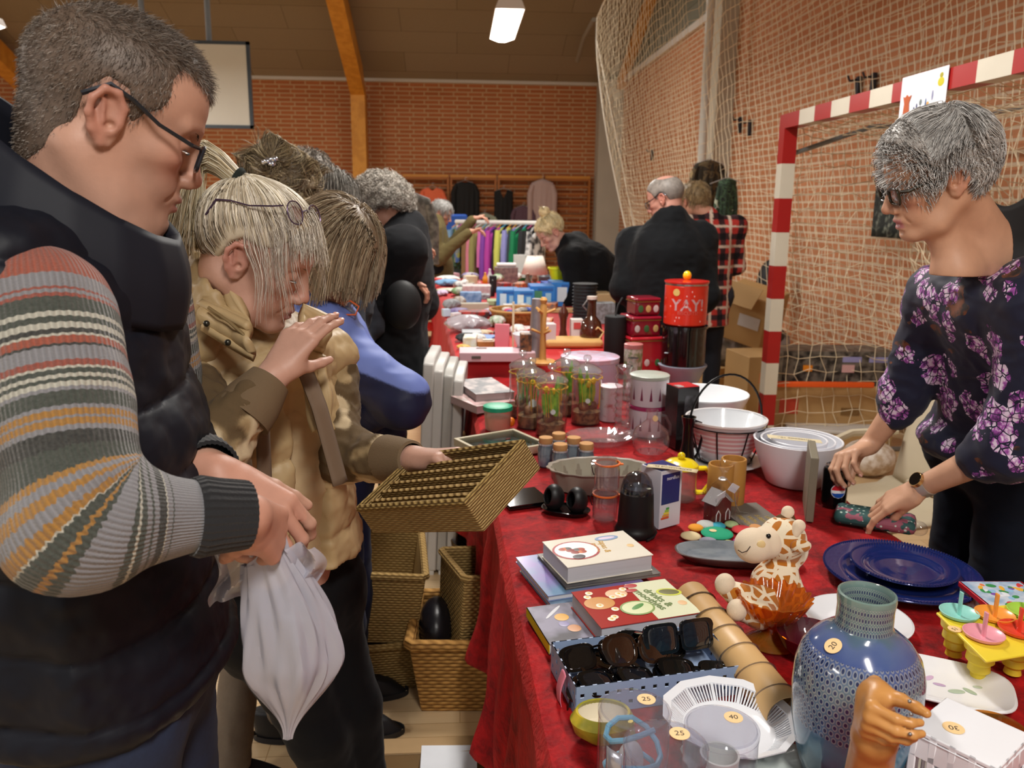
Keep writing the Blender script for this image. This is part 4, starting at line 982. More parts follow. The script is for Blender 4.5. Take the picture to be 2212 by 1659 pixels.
# shirt under it
v = Vol(lo,hi,.008); v.cap(hip,ch,.128,.128,.05,sq=(sdv,.86)); v.cap(ch,nk+A(0,0,-.03),.122,.055,.05,sq=(sdv,.9)); v.ell(ch+fc*.035+A(0,0,-.05),(.105,.13,.10),.04,np.stack([fc,sdv,A(0,0,1)],1))
SHO = garment(t,v,'shirt','#b9a17c',attrmat('jersey',.8,vary=.05,scale=20),fold=.009,fs=9)
tx = text_mesh('shirt_print','UR',.05,mat('#1c1c22',.8),t,bold=.0012); R_ = Matrix((Vector(sdv),Vector((0,0,1)),Vector(fc))).transposed().to_4x4()
ok,loc_,nm_,_i = SHO.ray_cast(Vector(CC),Vector(ray(618,856)).normalized()) if True else 0; nm_ = nm_ if nm_.dot(Vector(ray(618,856))) < 0 else -nm_; Y_ = (Vector((0,0,1))-nm_*nm_.z).normalized(); X_ = Y_.cross(nm_); R_ = Matrix((X_,Y_,nm_)).transposed().to_4x4(); R_.translation = loc_+nm_*.004; tx.matrix_basis = R_
# sleeves : beige with brown camouflage patches, brown ribbed cuffs
def camo(V):
    n_ = fnoise(V,13,2); c = np.tile(lin('#9c8663'),(len(V),1)); w = smooth01(n_,-.12,-.05)[:,None]; c = c*(1-w)+np.array(lin('#5b4a34'))*w; w = smooth01(fnoise(V+9,17,2),.12,.2)[:,None]; return c*(1-w)+np.array(lin('#c4b191'))*w
for nm,sh,el,wr,r0,r1 in (('R',shR,elR,wrR,.062,.047),('L',shL,elL,wrL,.060,.043)):
    d = (wr-el)/np.linalg.norm(wr-el); v = Vol(np.minimum.reduce([sh,el,wr])-.09,np.maximum.reduce([sh,el,wr])+.09,.005); v.cap(sh,el,r0,.056,.03); v.cap(el,wr-d*.055,.056,r1,.03)
    garment(t,v,'sleeve',BE,fold=.009,fs=14,colfn=camo)
    m = MB(); M = Matrix.Translation(Vector(wr-d*.075)) @ Vector(d).to_track_quat('Z','Y').to_matrix().to_4x4()
    m.lathe([(.03,0),(r1+.001,0),(r1-.002,.03),(.034,.072),(.029,.074)],80,T=M,fn=lambda a,r,z,j: (r+.0006*math.sin(a*40),z)); m.build('cuff',mat('#6a5740',.9,bump=.3,bscale=300),t)
# stand-up collar flaps with snaps, hood behind
def flap(P4,nm='collar_flap',th=.014,puff=.012,c=BE):
    a,b,c_,d = [Vector(p) for p in P4]; n_ = (b-a).cross(d-a).normalized(); m = MB()
    m.grid(lambda u,v_: a.lerp(b,u).lerp(d.lerp(c_,u),v_)+n_*(puff*math.sin(pi*u)*math.sin(pi*v_)*(1+.25*math.sin(u*17+v_*6))+.006*math.sin(v_*9)),16,16)
    return m.build(nm,mat(c,.5,spec=.35,bump=.15,bscale=60),t,solid=th)
flap([dep(430,650,1.36),dep(535,700,1.33),dep(545,775,1.33),dep(432,705,1.35)]); flap([dep(392,590,1.46),dep(480,560,1.42),dep(540,700,1.36),dep(440,655,1.38)])
flap([dep(655,655,1.44),dep(728,690,1.46),dep(700,760,1.44),dep(640,740,1.40)]); flap([dep(640,745,1.41),dep(705,770,1.44),dep(722,930,1.44),dep(680,930,1.40)],puff=.018)
for p in ((446,699,1.335),(492,740,1.325)): MB().ell(dep(*p),.0055,12,8).build('snap_button',mat('#4b4a44',.3,.8),t)
MB().tube([dep(450,664,1.335),dep(495,695,1.328),dep(532,728,1.325)],.0028,6).build('zip',mat('#8f7a55',.4,.3),t)
v = Vol(dep(470,640,1.6)-.25,dep(470,640,1.6)+.25,.006)
hc = [dep(385,640,1.52),dep(415,585,1.60),dep(470,590,1.68),dep(560,640,1.68),dep(420,560,1.55)]
v.chain(hc[:4],[.062,.068,.060,.055],.03); v.cap(hc[4],hc[0],.045,.055,.02); v.cap(dep(430,690,1.50),dep(500,700,1.48),.05,.045,.03); v.cap(hc[0],dep(440,740,1.44),.05,.05,.03); v.cap(dep(452,625,1.50),dep(480,600,1.52),.05,.045,.03); v.cap(dep(432,590,1.48),dep(462,655,1.42),.042,.05,.03); v.ell(H.p,.088,.0,op='-')
garment(t,v,'hood','#aa926b',JM,fold=.012,fs=16)
# brown straps
def strap(pts,w,nm='strap',c='#6b5745'):
    P_ = [Vector(p) for p in pts]; m = MB(); k = 24
    def q_(s): s *= len(P_)-1; i = min(int(s),len(P_)-2); return P_[i].lerp(P_[i+1],s-i)
    wd = Vector(sdv)
    m.grid(lambda u,v_: q_(v_)+wd*(w*(u-.5))+Vector(fc)*.004*math.sin(u*pi),5,k); return m.build(nm,mat(c,.8),t,solid=.003)
strap([dep(570,800,1.40),dep(566,900,1.385),dep(574,1100,1.385)],.031); strap([dep(655,790,1.40),dep(690,880,1.39),dep(735,1045,1.39)],.036)
# trousers and shoes
v = Vol(hip-A(.3,.3,.95),hip+A(.3,.3,.1),.011); v.cap(hip-sdv*.07,hip+sdv*.07,.125,.125,.03)
kL,aL = at(745,1560,.42),at(760,1760,.06); kL = (hip+sdv*.06)*.5+aL*.5
for sg,an in ((1,dep(790,1690,2.0)),(-1,dep(745,1740,1.95))):
    an = np.array([an[0],an[1],.08]); hj = hip+sdv*sg*.08; kn = (hj+an)/2+fc*.03; v.cap(hj,kn,.085,.066,.04); v.cap(kn,an,.066,.055,.02); shoe(t,an,fc)
garment(t,v,'trousers','#0e0f12',fold=.005)
settle(t)
# ================================================================ WOMAN in blue jacket
t = thing('person','woman with a light brown bob and glasses bending forward in a blue and navy jacket','person',(-.30,2.15,0))
H = HeadT(dep(722,545,2.02),-22,36,0,.98)
v = Vol(H.p-.20,H.p+.18,.0038); head_sdf(v,H,True,nose=.7,old=1); nk = dep(660,640,2.15); v.cap(H.w((-.030,0,-.04)),nk,.052,.060,.03); parts = [v.mesh()]
hip = dep(720,1010,2.35); ch = dep(690,790,2.15)
v = Vol(hip-.2,hip+A(.2,.2,.5),.02); v.cap(hip,ch,.10,.11,.03); parts.append(v.mesh())
bodymesh(t,parts,lambda V: skin_cols(V,H,'#bd8a72',redness=.6)); eyes(t,H)
hm = lambda q: polysd(q[:,0],q[:,2],[(-.16,-.09),(-.02,-.085),(.012,-.05),(.020,.0),(.040,.045),(.07,.07),(.13,.10),(.1,.2),(-.2,.2),(-.2,-.05)])
hair_cap(H,t,hm,.010,'#84705a',h=.005,vary=.2)
g = np.random.default_rng(8); r = scalp_roots(6500,g,lambda p: p[:,2] > .035+.0*p[:,0]); gd = H.R.T@np.array([.10,0,-1.]); side = np.sign(r[:,1])[:,None]*(np.abs(r[:,1]) > .004)[:,None]
back = smooth01(-r[:,0],-.03,.05)[:,None]
def fb(p,s): return side*np.array([0,1.1,0])*(1-s)**2+np.array([.35,0,-1.0])*(.4+s)*(1-back*.2)+np.array([-1.,0,-.8])*back*.9+gd*.25*s
P = grow(r,.165-.07*smooth01(r[:,0],.0,.07)+g.random(len(r))*.03-.06*back[:,0]*0,12,fb,.10+g.random(len(r))*.12,g,r=(.102,.080,.088),wob=.0005)
strands('hair_strands',H.w(P.reshape(-1,3)).reshape(P.shape),.0013,HAIRM,t,tip=.5,cols=palette(len(r),['#8e7a62','#7b6850','#a8957a','#6a5945','#b8a88e'],.12,g))
glasses(H,t,'#3a3038','round',r=.0018,w=.022,hgt=.017)
BLU = lin('#6d7fc4'); NAV = lin('#171b3a')
def jc(V):
    y = V[:,2]; out = np.zeros((len(V),3)); d = V-CC; zz = d@CF; px = IW/2+FL*(d@CR)/zz; 
    b = 1.20-.30*(V[:,0]+.28)+.10*(V[:,1]-2.1)      # colour seam slanting down to the elbow
    w = smooth01(y,b-.003,b+.003)[:,None]; return np.array(BLU)*w+np.array(NAV)*(1-w)
shR,elR,wrR = dep(705,735,2.00),dep(868,862,1.93),dep(790,905,2.12); shL,elL,wrL = dep(700,690,2.35),dep(800,870,2.4),dep(850,930,2.25)
lo = np.minimum.reduce([hip,ch,nk,elR,elL])-.22; hi = np.maximum.reduce([hip,ch,nk,elR,shL])+.2; lo[2] = max(lo[2],.78); v = Vol(lo,hi,.0065)
v.cap(hip,ch,.165,.150,.05,sq=((0,1,0),.85)); v.cap(ch,nk,.15,.085,.06); v.cap(shR,shL,.085,.085,.06); v.cap(shR,elR,.080,.066,.05); v.cap(elR,wrR,.062,.045,.03); v.cap(shL,elL,.075,.06,.05); v.cap(elL,wrL,.06,.04,.03); v.cap(nk,H.w((-.07,0,-.10)),.078,.06,.03)
garment(t,v,'jacket','#6d7fc4',attrmat('shell_fabric',.6,vary=.04,spec=.3),fold=.008,fs=8,colfn=jc)
v = Vol(hip-A(.25,.25,.93),hip+A(.25,.25,.05),.012); v.cap(hip-A(0,.08,0),hip+A(0,.08,0),.13,.13,.03)
for sg in (-1,1): v.cap(hip+A(0,sg*.09,0),hip+A(.02,sg*.09,-.45),.095,.068,.04); v.cap(hip+A(.02,sg*.09,-.45),A(hip[0],hip[1]+sg*.10,.08),.068,.06,.02); shoe(t,(hip[0],hip[1]+sg*.10),(1,0,0))
garment(t,v,'trousers','#141833',fold=.005)
MB().tube([dep(738,655,1.97),dep(757,650,1.96),dep(775,662,1.95),dep(768,680,1.95),dep(745,680,1.96)],.0022,6).build('orange_cord',mat('#d0602c',.5),t)
settle(t)
# ================================================================ SELLER behind the table (right)
t = thing('person','woman with short grey hair and tortoiseshell glasses in a navy blouse with purple flowers','person',(1.38,1.95,0))
H = HeadT(dep(2024,386,1.68),170,20,-6,.955)
v = Vol(H.p-.20,H.p+.18,.003); head_sdf(v,H,True,nose=.95,mouth_open=.004,old=1)
nk = dep(2150,560,1.80); v.cap(H.w((-.025,0,-.035)),nk,.050,.060,.035); v.cap(nk,dep(2060,590,1.72),.06,.045,.05); v.cap(nk,dep(2190,600,1.85),.055,.05,.05); v.cap(H.w((.02,0,-.07)),dep(2070,580,1.72),.03,.035,.03)
parts = [v.mesh()]
shL,elL,wrL = dep(2255,640,1.66),dep(2190,960,1.80),dep(1990,1052,1.98)
shR,elR,wrR = dep(2035,640,1.98),dep(1945,875,2.12),dep(1878,962,2.19)
fL = dep(1855,1118,2.07)-wrL; vL = Vol(wrL-.15,wrL+.18,.0024)
nL = hand_sdf(vL,wrL+fL/np.linalg.norm(fL)*.01,fL,A(-.15,-.25,.95),1,((8,20,14),(10,22,14),(12,22,14),(14,24,16)),thumb=(.045,20,-5),s=.96,spread=5)
dL = (wrL-elL)/np.linalg.norm(wrL-elL); vL.cap(wrL-dL*.13,wrL,.033,.0255,.012); parts.append(vL.mesh())
vL = Vol(elL-.12,wrL+.1,.005) if False else None
v = Vol(np.minimum(elL,wrL)-.07,np.maximum(elL,wrL)+.07,.004); v.cap(elL,wrL-dL*.06,.043,.029,.01); parts.append(v.mesh())
fR = dep(1792,1000,2.13)-wrR; vR = Vol(wrR-.15,wrR+.19,.0024)
nR = hand_sdf(vR,wrR+fR/np.linalg.norm(fR)*.005,fR,A(-.25,.35,.9),-1,((38,42,26),(40,46,28),(44,46,28),(46,46,28)),thumb=(.045,52,24),s=.98)
dR = (wrR-elR)/np.linalg.norm(wrR-elR); vR.cap(wrR-dR*.10,wrR,.031,.0255,.012); parts.append(vR.mesh())
v = Vol(np.minimum(elR,wrR)-.07,np.maximum(elR,wrR)+.07,.004); v.cap(elR-dR*.05,wrR-dR*.04,.041,.028,.01); parts.append(v.mesh())
hip = A(1.40,1.95,.93); ch = dep(2170,800,1.98)
v = Vol(hip-.2,hip+A(.2,.2,.5),.02); v.cap(hip,ch,.10,.10,.03); parts.append(v.mesh())
bodymesh(t,parts,lambda V: skin_cols(V,H,'#c39579',lip='#a8606a',red='#b8705c',redness=.5)*(1+.08*fnoise(V,50,3)[:,None]))
eyes(t,H,'#4d5a60'); nailmesh(t,nL+nR,.0050,'#e0b0a4'); brows(t,H,'#8a7d72',90,9)
hm = lambda q: polysd(q[:,0],q[:,2],[(-.14,-.045),(-.07,-.060),(-.045,-.040),(-.032,.018),(-.012,.036),(.010,.030),(.016,.006),(.026,.010),(.034,.050),(.050,.082),(.070,.102),(.14,.13),(.05,.22),(-.2,.2)])
hair_cap(H,t,hm,.020,'#a09c98',h=.0042,vary=.25,bump=.006)
g = np.random.default_rng(21); r,nr = cap_roots(H,9000,g)
sw = lambda p,s: np.stack([.9*(p[:,0] < .04)-.25*(p[:,0] >= .04)+-.6*(p[:,0] < -.05)+(.5-.4*(p[:,0] > .03))*np.sin(p[:,1]*38+p[:,2]*25),(.6-.5*(p[:,0] > .03))*np.sin(p[:,0]*34+p[:,2]*30)+np.sign(p[:,1])*.25,-.55+(.45-.35*(p[:,0] > .03))*np.cos(p[:,0]*40+p[:,1]*22)*(1-s)-.5*(p[:,2] < .06)],1)
P = grow(r,((.010+g.random(len(r))*.014)+.030*smooth01(r[:,2],.05,.10))*(1-.75*smooth01(r[:,0],.015,.055)),9,sw,.20+g.random(len(r))*.14,g,r=(.100,.078,.086),wob=.0006)
strands('hair_strands',H.w(P.reshape(-1,3)).reshape(P.shape),.0010,HAIRM,t,tip=.4,cols=palette(len(r),['#a39f9c','#c6c3c0','#85817e','#d6d4d1','#b5b1ad'],.12,g))
glasses(H,t,'#2a2416','rect',r=.0030,w=.024,hgt=.017,metal=0)
# blouse
def flowers():
    m,nt,out = _new('flowered_blouse'); g = NG(nt); co = g.mapping(g.coord(),scale=(1,1,.85))
    dd = g.noise(14,2,vec=co,out=1); w = g.n('ShaderNodeVectorMath',operation='MULTIPLY_ADD'); nt.links.new(dd,w.inputs[0]); w.inputs[1].default_value = (.035,.035,.035); nt.links.new(co,w.inputs[2])
    vo = g.n('ShaderNodeTexVoronoi',{'Scale': 15.0,'Randomness': .9}); nt.links.new(w.outputs[0],vo.inputs['Vector'])
    pet = g.n('ShaderNodeTexVoronoi',{'Scale': 62.0},feature='DISTANCE_TO_EDGE'); nt.links.new(w.outputs[0],pet.inputs['Vector'])
    pick = g.math('GREATER_THAN',g.n('ShaderNodeSeparateColor',{0: vo.outputs['Color']}).outputs[0],.12)
    wv = g.noise(60,2,vec=co)
    mask = g.math('MULTIPLY',g.math('MULTIPLY',g.math('LESS_THAN',g.math('ADD',vo.outputs['Distance'],g.math('MULTIPLY',wv,.3)),.62),pick),g.math('GREATER_THAN',pet.outputs[0],.06))
    fc_ = g.ramp(g.noise(70,3,vec=co),[(.36,'#4a2058'),(.48,'#a04fa6'),(.58,'#e2d0e6')])
    lf = g.math('MULTIPLY',g.math('GREATER_THAN',g.noise(9,2,vec=g.mapping(co,loc=(3,1,2),scale=(1,1,2.4))),.63),g.math('SUBTRACT',1.0,mask))
    c = g.mix(mask,(.008,.010,.030),fc_); c = g.mix(lf,c,g.ramp(g.noise(50,2),[(.4,'#231b1c'),(.6,'#6a3a22')]))
    g.bsdf(out,color=c,rough=.65,spec=.3,sheen=.1,normal=g.bump(g.noise(30,3),.15,.003)); return m
FLW = flowers()
lo = np.minimum.reduce([hip,ch,nk,shR,shL,elL])-.25; hi = np.maximum.reduce([hip,ch,nk,shR,shL])+.28; lo[2] = .86; v = Vol(lo,hi,.006)
lat = (shL-shR)/np.linalg.norm(shL-shR); fcd = np.cross(lat,A(0,0,1)); fcd *= np.sign(-fcd[0])
v.cap(hip+A(-.02,0,.06),ch,.150,.150,.05,sq=(fcd,1.15)); v.cap(ch,(shR+shL)/2+A(.01,.0,-.03),.148,.105,.06,sq=(fcd,1.15)); v.cap(shR,shL,.075,.078,.07); v.ell(hip+A(-.04,-.02,.03),(.165,.185,.07),.04)
v.cap(shL,elL,.078,.074,.04); v.cap(elL,elL+dL*.07,.078,.058,.03); v.cap(shR,elR+A(0,0,.03),.074,.062,.04); v.cap(elR+A(0,0,.03),elR+dR*.02,.066,.052,.02)
v.ell(dep(2065,560,1.70),(.060,.085,.075),.02,op='-'); v.ell(dep(2140,515,1.78),(.060,.065,.075),.02,op='-'); v.ell(hip+A(0,0,-.12),(.3,.3,.10),.02,op='-')
garment(t,v,'blouse','#14162e',FLW,fold=.008,fs=10)
# watch
c_ = wrL-dL*.012; M = Matrix.Translation(Vector(c_)) @ Vector(dL).to_track_quat('Z','Y').to_matrix().to_4x4()
MB().lathe([(.0262,-.010),(.0285,-.010),(.0290,0),(.0285,.010),(.0262,.010)],40,T=M,fn=lambda a,r,z,j: (r*(1.08 if abs(math.cos(a)) > .7 else 1),z)).build('watch_strap',mat('#b9b3aa',.35,.4),t)
up = A(-.2,-.55,.81); up = up-dL*(up@dL); up /= np.linalg.norm(up); p = c_+up*.031; MB().cyl(p-up*.006,p+up*.003,.0195,.0185,32).build('watch_case',mat('#c9a878',.2,.9),t); MB().cyl(p+up*.003,p+up*.004,.0165,n=32).build('watch_dial',mat('#08080a',.08),t)
v = Vol(hip-A(.28,.28,.92),hip+A(.28,.28,.16),.011); v.cap(hip-A(0,.08,0),hip+A(0,.08,0),.135,.135,.03)
for sg in (-1,1): v.cap(hip+A(0,sg*.09,0),hip+A(.0,sg*.09,-.45),.10,.070,.04); v.cap(hip+A(.0,sg*.09,-.45),A(hip[0],hip[1]+sg*.10,.08),.070,.06,.02); shoe(t,(hip[0],hip[1]+sg*.10),(-1,0,0))
garment(t,v,'trousers','#0e1420',fold=.005)
settle(t)
# ================================================================ the crowd
def wavy(cols,off,mask,n,L,capcol,lift=.12,bump=.004,curl=0.,seed=3,rad=.0016,flow=None,h=.006):
    def f(H,t):
        hair_cap(H,t,mask,off,capcol,h=h,vary=.3,bump=bump); g = np.random.default_rng(seed); r,nr = cap_roots(H,n,g); gd = H.R.T@np.array([0,0,-1.])
        fl = flow(gd) if flow else (lambda p,s: gd*.8+np.sign(p[:,1:2])*np.array([0,.4,0])*(1-s)+curl*np.stack([np.sin(s*14+p[:,1]*80),np.cos(s*14+p[:,0]*90),np.sin(s*11+p[:,2]*70)],1))
        P = grow(r,L*(.7+.6*g.random(n)),8,fl,lift+g.random(n)*.15,g); strands('hair_strands',H.w(P.reshape(-1,3)).reshape(P.shape),rad,HAIRM,t,tip=.5,cols=palette(n,cols,.15,g))
    return f
POL_S = [(-.14,-.05),(-.06,-.06),(-.04,-.03),(-.03,.02),(-.01,.038),(.014,.03),(.02,.0),(.035,.02),(.05,.05),(.085,.078),(.15,.10),(.05,.25),(-.25,.25),(-.25,-.05)]
POL_L = [(-.16,-.09),(-.02,-.085),(.005,-.05),(.015,.0),(.035,.04),(.07,.07),(.13,.10),(.1,.25),(-.25,.25),(-.25,-.09)]
pm = lambda P_: (lambda q: polysd(q[:,0],q[:,2],P_))
def at_ground(p): return p[0],p[1]
# curly grey woman in black coat
x,y = dep(838,600,3.55)[:2]; J,F = stand(x-.02,y,2,shz=1.36,lean=.10,w=1.12)
J['wrR'] = tuple(dep(868,598,3.42)); J['elR'] = tuple(dep(800,650,3.38)); J['hR'] = ((1,.1,-.4),(0,-.3,1),((30,35,25),)); J['wrL'] = tuple(dep(872,560,3.6)); J['hL'] = ((.8,-.2,.5),(0,-.5,.8),((40,40,25),))
def curly(H,t):
    hair_cap(H,t,pm([(-.16,-.07),(-.03,-.075),(-.005,-.03),(.01,.02),(.04,.05),(.075,.06),(.15,.08),(.1,.25),(-.25,.25)]),.034,'#847c73',h=.006,vary=.5,bump=.016); g = np.random.default_rng(5); r,nr = cap_roots(H,3200,g); k = 12; P = []
    a = g.random(len(r))*6; ax = np.cross(nr,g.normal(size=r.shape)); ax /= np.linalg.norm(ax,axis=1,keepdims=True); bx = np.cross(nr,ax)
    for i in range(k): s = i/(k-1); P.append(r-nr*.01+nr*(s*.022)+(ax*np.cos(a+s*9)[:,None]+bx*np.sin(a+s*9)[:,None])*.0065)
    P = np.stack(P,1); strands('hair_strands',H.w(P.reshape(-1,3)).reshape(P.shape),.0012,HAIRM,t,tip=.6,cols=palette(len(r),['#948c82','#b5aea4','#6e675e','#c6c0b6'],.12,g))
simple_person('woman with curly grey hair in a black coat looking down at her phone',dep(820,452,3.5),-8,34,J,'#17181b','#131417',curly,topr=.03,coat=((x-.0,y,.62),.20),sc=.98)
ph = dep(893,566,3.36); t = thing('phone','dark phone held by the curly-haired woman in the black coat','phone',ph); MB().box((0,0,0),(.07,.012,.14),rot=(.6,.3,.2)).build('case',mat('#1a1a1e',.3),t,bevel=.003); MB().box((.0,-.008,.004),(.06,.002,.12),rot=(.6,.3,.2)).build('screen',mat('#3b4048',.1),t)
p = dep(868,640,3.2); t = thing('handbag','black shoulder bag hanging at the side of the curly-haired woman','bag',p); MB().ell((0,.04,-.04),(.075,.04,.10)).build('bag_body',mat('#101012',.6),t)
# woman with the claw clip
x,y = dep(540,500,2.62)[:2]; J,F = stand(x-.03,y,4,shz=1.36,lean=.12); q = at(500,1655,.09); J['anR'] = tuple(q); J['anL'] = (q[0]+.08,q[1]+.25,.09); J['knR'] = ((q[0]+x)/2,(q[1]+y)/2,.5); J['knL'] = (q[0]+.06,q[1]+.35,.5);  J['hR'] = J['hL'] = None; J['sleeve'] = 1.08; J['wrR'] = F(.10,-.16,.98); J['wrL'] = F(.10,.16,.98)
def updo(H,t):
    def ex(v):
        for q_,r_ in (((-.06,0,.12),.045),((-.10,.01,.09),.04),((-.02,-.01,.135),.035),((-.09,0,.14),.03)): v.ell(H.w(q_),r_,.02)
    hair_cap(H,t,pm(POL_S+[]),.016,'#74654f',h=.005,extra=ex,vary=.45,bump=.008); g = np.random.default_rng(15); r,nr = cap_roots(H,3600,g)
    fl = lambda p,s: (np.array([-.07,0,.13])-p)*6*(1-s)+np.stack([np.sin(p[:,1]*60),np.cos(p[:,0]*60),np.sin(p[:,2]*50+1)],1)*.6
    P = grow(r,.05+g.random(len(r))*.05,8,fl,.18+g.random(len(r))*.3,g); strands('hair_strands',H.w(P.reshape(-1,3)).reshape(P.shape),.0011,HAIRM,t,tip=.4,cols=palette(len(r),['#7b6b54','#9a8868','#5e4f3d','#b5a37f'],.15,g))
    c = dep(584,346,2.47); m = MB(); g2 = random.Random(3)
    for i in range(5): m.ell(c+1.0*np.array([g2.uniform(-.018,.018),g2.uniform(-.01,.01),g2.uniform(-.012,.012)]),(.012,.008,.009),12,8)
    m.build('hair_claw',mat('#c9cdd8',.12,.9),t)
tC,HC = simple_person('woman with brown hair held up by a silver claw clip, behind the blonde woman',dep(598,425,2.6),5,32,J,'#4b4a4c','#6d6154',updo,topr=.01,sc=.98)
# two heads further back
x,y = dep(668,560,3.3)[:2]; J,F = stand(x,y,20,shz=1.42); J['hR'] = J['hL'] = None; J['sleeve'] = 1.08; J['wrR'] = F(.10,-.16,.98); J['wrL'] = F(.10,.16,.98)
simple_person('person with short brown-grey hair, only the top of the head showing behind the claw clip',dep(662,395,3.25),20,10,J,'#33363c','#24262c',wavy(['#6e655b','#857b70','#554d45'],.008,pm(POL_S),1500,.02,'#655c52'),sc=.97)
x,y = dep(706,560,3.05)[:2]; J,F = stand(x,y,0,shz=1.32,lean=.08); J['hR'] = J['hL'] = None; J['sleeve'] = 1.08; J['wrR'] = F(.10,-.16,.98); J['wrL'] = F(.10,.16,.98)
simple_person('person with smooth grey hair bending, behind the woman with the bob',dep(702,440,3.0),0,38,J,'#2f3138','#24262c',wavy(['#6a655e','#857f76','#57524c'],.012,pm(POL_L),2200,.10,'#625d56'),sc=.97)
# olive coat at the clothes rail
x,y = dep(945,560,8.1)[:2]; J,F = stand(x-.02,y,-4,shz=1.31)
J['wrR'] = F(.36,-.20,1.30); J['wrL'] = F(.38,.15,1.42); J['hR'] = ((1,0,.1),(0,0,1),((30,35,20),)); J['hL'] = J['hR']
simple_person('woman with short grey hair in an olive coat at the clothes rail',dep(952,462,8.1),-6,22,J,'#5c5132','#191a1c',wavy(['#8d8b88','#a9a7a3','#6f6c69'],.014,pm(POL_S),900,.03,'#8b8986',h=.008),topr=.018,coat=((x-.02,y,.74),.185),h=.014,sc=1.0)
# blonde with a bun leaning over the far table
ZB = .75; J,F = stand(1.18,6.0,182,hz=.98,shz=1.30,lean=.0)
hd = dep(1192,503,6.1); J['neck'] = tuple(dep(1222,530,6.15)); J['shR'] = tuple(dep(1245,530,6.3)); J['shL'] = tuple(dep(1235,560,6.0)); J['chest'] = tuple(dep(1272,590,6.2)); J['hip'] = tuple(dep(1330,640,6.4)); 
J['elR'] = tuple(dep(1240,620,6.3)); J['elL'] = tuple(dep(1245,640,6.0)); J['wrR'] = tuple(dep(1215,650,6.3)); J['wrL'] = tuple(dep(1222,655,6.0)); J['knR'] = (J['hip'][0],J['hip'][1]+.1,.5); J['knL'] = (J['hip'][0],J['hip'][1]-.1,.5); J['anR'] = (J['hip'][0],J['hip'][1]+.1,.09); J['anL'] = (J['hip'][0],J['hip'][1]-.1,.09); J['w'] = 1.35; J['hR'] = J['hL'] = None
def bun(H,t):
    hair_cap(H,t,pm(POL_S),.010,'#cdb98c',h=.005,extra=lambda v: v.ell(H.w((-.045,0,.158)),.042,.008),vary=.25,bump=.006)
    g = np.random.default_rng(6); r,nr = cap_roots(H,1500,g); fl = lambda p,s: (np.array([-.045,0,.15])-p)*8+.5*np.sin(p*70); P = grow(r,.05+0*r[:,0],6,fl,.12+g.random(len(r))*.1,g); strands('hair_strands',H.w(P.reshape(-1,3)).reshape(P.shape),.0015,HAIRM,t,tip=.5,cols=palette(len(r),['#d8c79c','#c4ae7c','#e4d8b4'],.12,g))
simple_person('woman with a blonde bun in a black top leaning over the far table',hd,192,38,J,'#0c0d10','#101114',bun,topr=.03,h=.011,sc=1.0,skin='#c89a88')
# man in a black hoodie with his back turned
x,y = dep(1438,640,4.55)[:2]; J,F = stand(x,y,118,shz=1.40,sh=.20,w=1.12); J['hR'] = J['hL'] = None
J['wrR'] = F(.30,-.08,1.08); J['wrL'] = F(.30,.08,1.08); J['elR'] = tuple(dep(1518,640,4.5)); J['elL'] = tuple(dep(1352,622,4.6)); J['shR'] = tuple(dep(1508,520,4.55)); J['shL'] = tuple(dep(1372,530,4.65))
def hood(v,a): v.cap(dep(1405,500,4.5),dep(1475,492,4.5),.055,.055,.05); v.cap(dep(1400,520,4.46),dep(1480,518,4.44),.05,.05,.05); v.ell(dep(1448,545,4.40),(.10,.06,.07),.06); v.ell(dep(1440,455,4.5),.10,.01,op='-')
def bald(H,t):
    hair_cap(H,t,lambda q: np.maximum(polysd(q[:,0],q[:,2],POL_S),.055-np.sqrt((q[:,0]+.03)**2+(q[:,1])**2+((q[:,2]-.14)*.8)**2)),.004,'#77706a',h=.005,vary=.3); glasses(H,t,'#3a3c42',r=.002)
simple_person('man with thinning grey hair and glasses in a black hoodie, back turned',dep(1440,432,4.45),142,18,J,'#0f1114','#15161a',bald,fem=False,topr=.035,topfn=hood,h=.010,sc=1.0,skin='#b78474')
# person in a red checked shirt beyond him
x,y = dep(1520,640,5.6)[:2]; J,F = stand(x,y,90,shz=1.42,sh=.19,w=1.15)
def plaid(V):
    a = (V[:,0]*7.5) % 1; b = (V[:,2]*7.5) % 1; c = np.tile(lin('#a8322c'),(len(V),1)); m1 = ((a < .32) ^ (b < .32)); c[m1] = lin('#3a2326'); c[(a > .55) & (a < .7)] = lin('#c8b4a2'); c[(b > .6) & (b < .72)] = lin('#c4b0a0'); c[(a < .32) & (b < .32)] = lin('#171417'); return c
simple_person('person with short fair hair in a long red checked shirt beside the man in black',dep(1500,437,5.5),110,10,J,plaid,'#2a2c34',wavy(['#8d7555','#a58c66','#6e5b42'],.012,pm(POL_S),900,.03,'#86704f',h=.007),coat=((x,y,.62),.19),h=.009,sc=1.0)
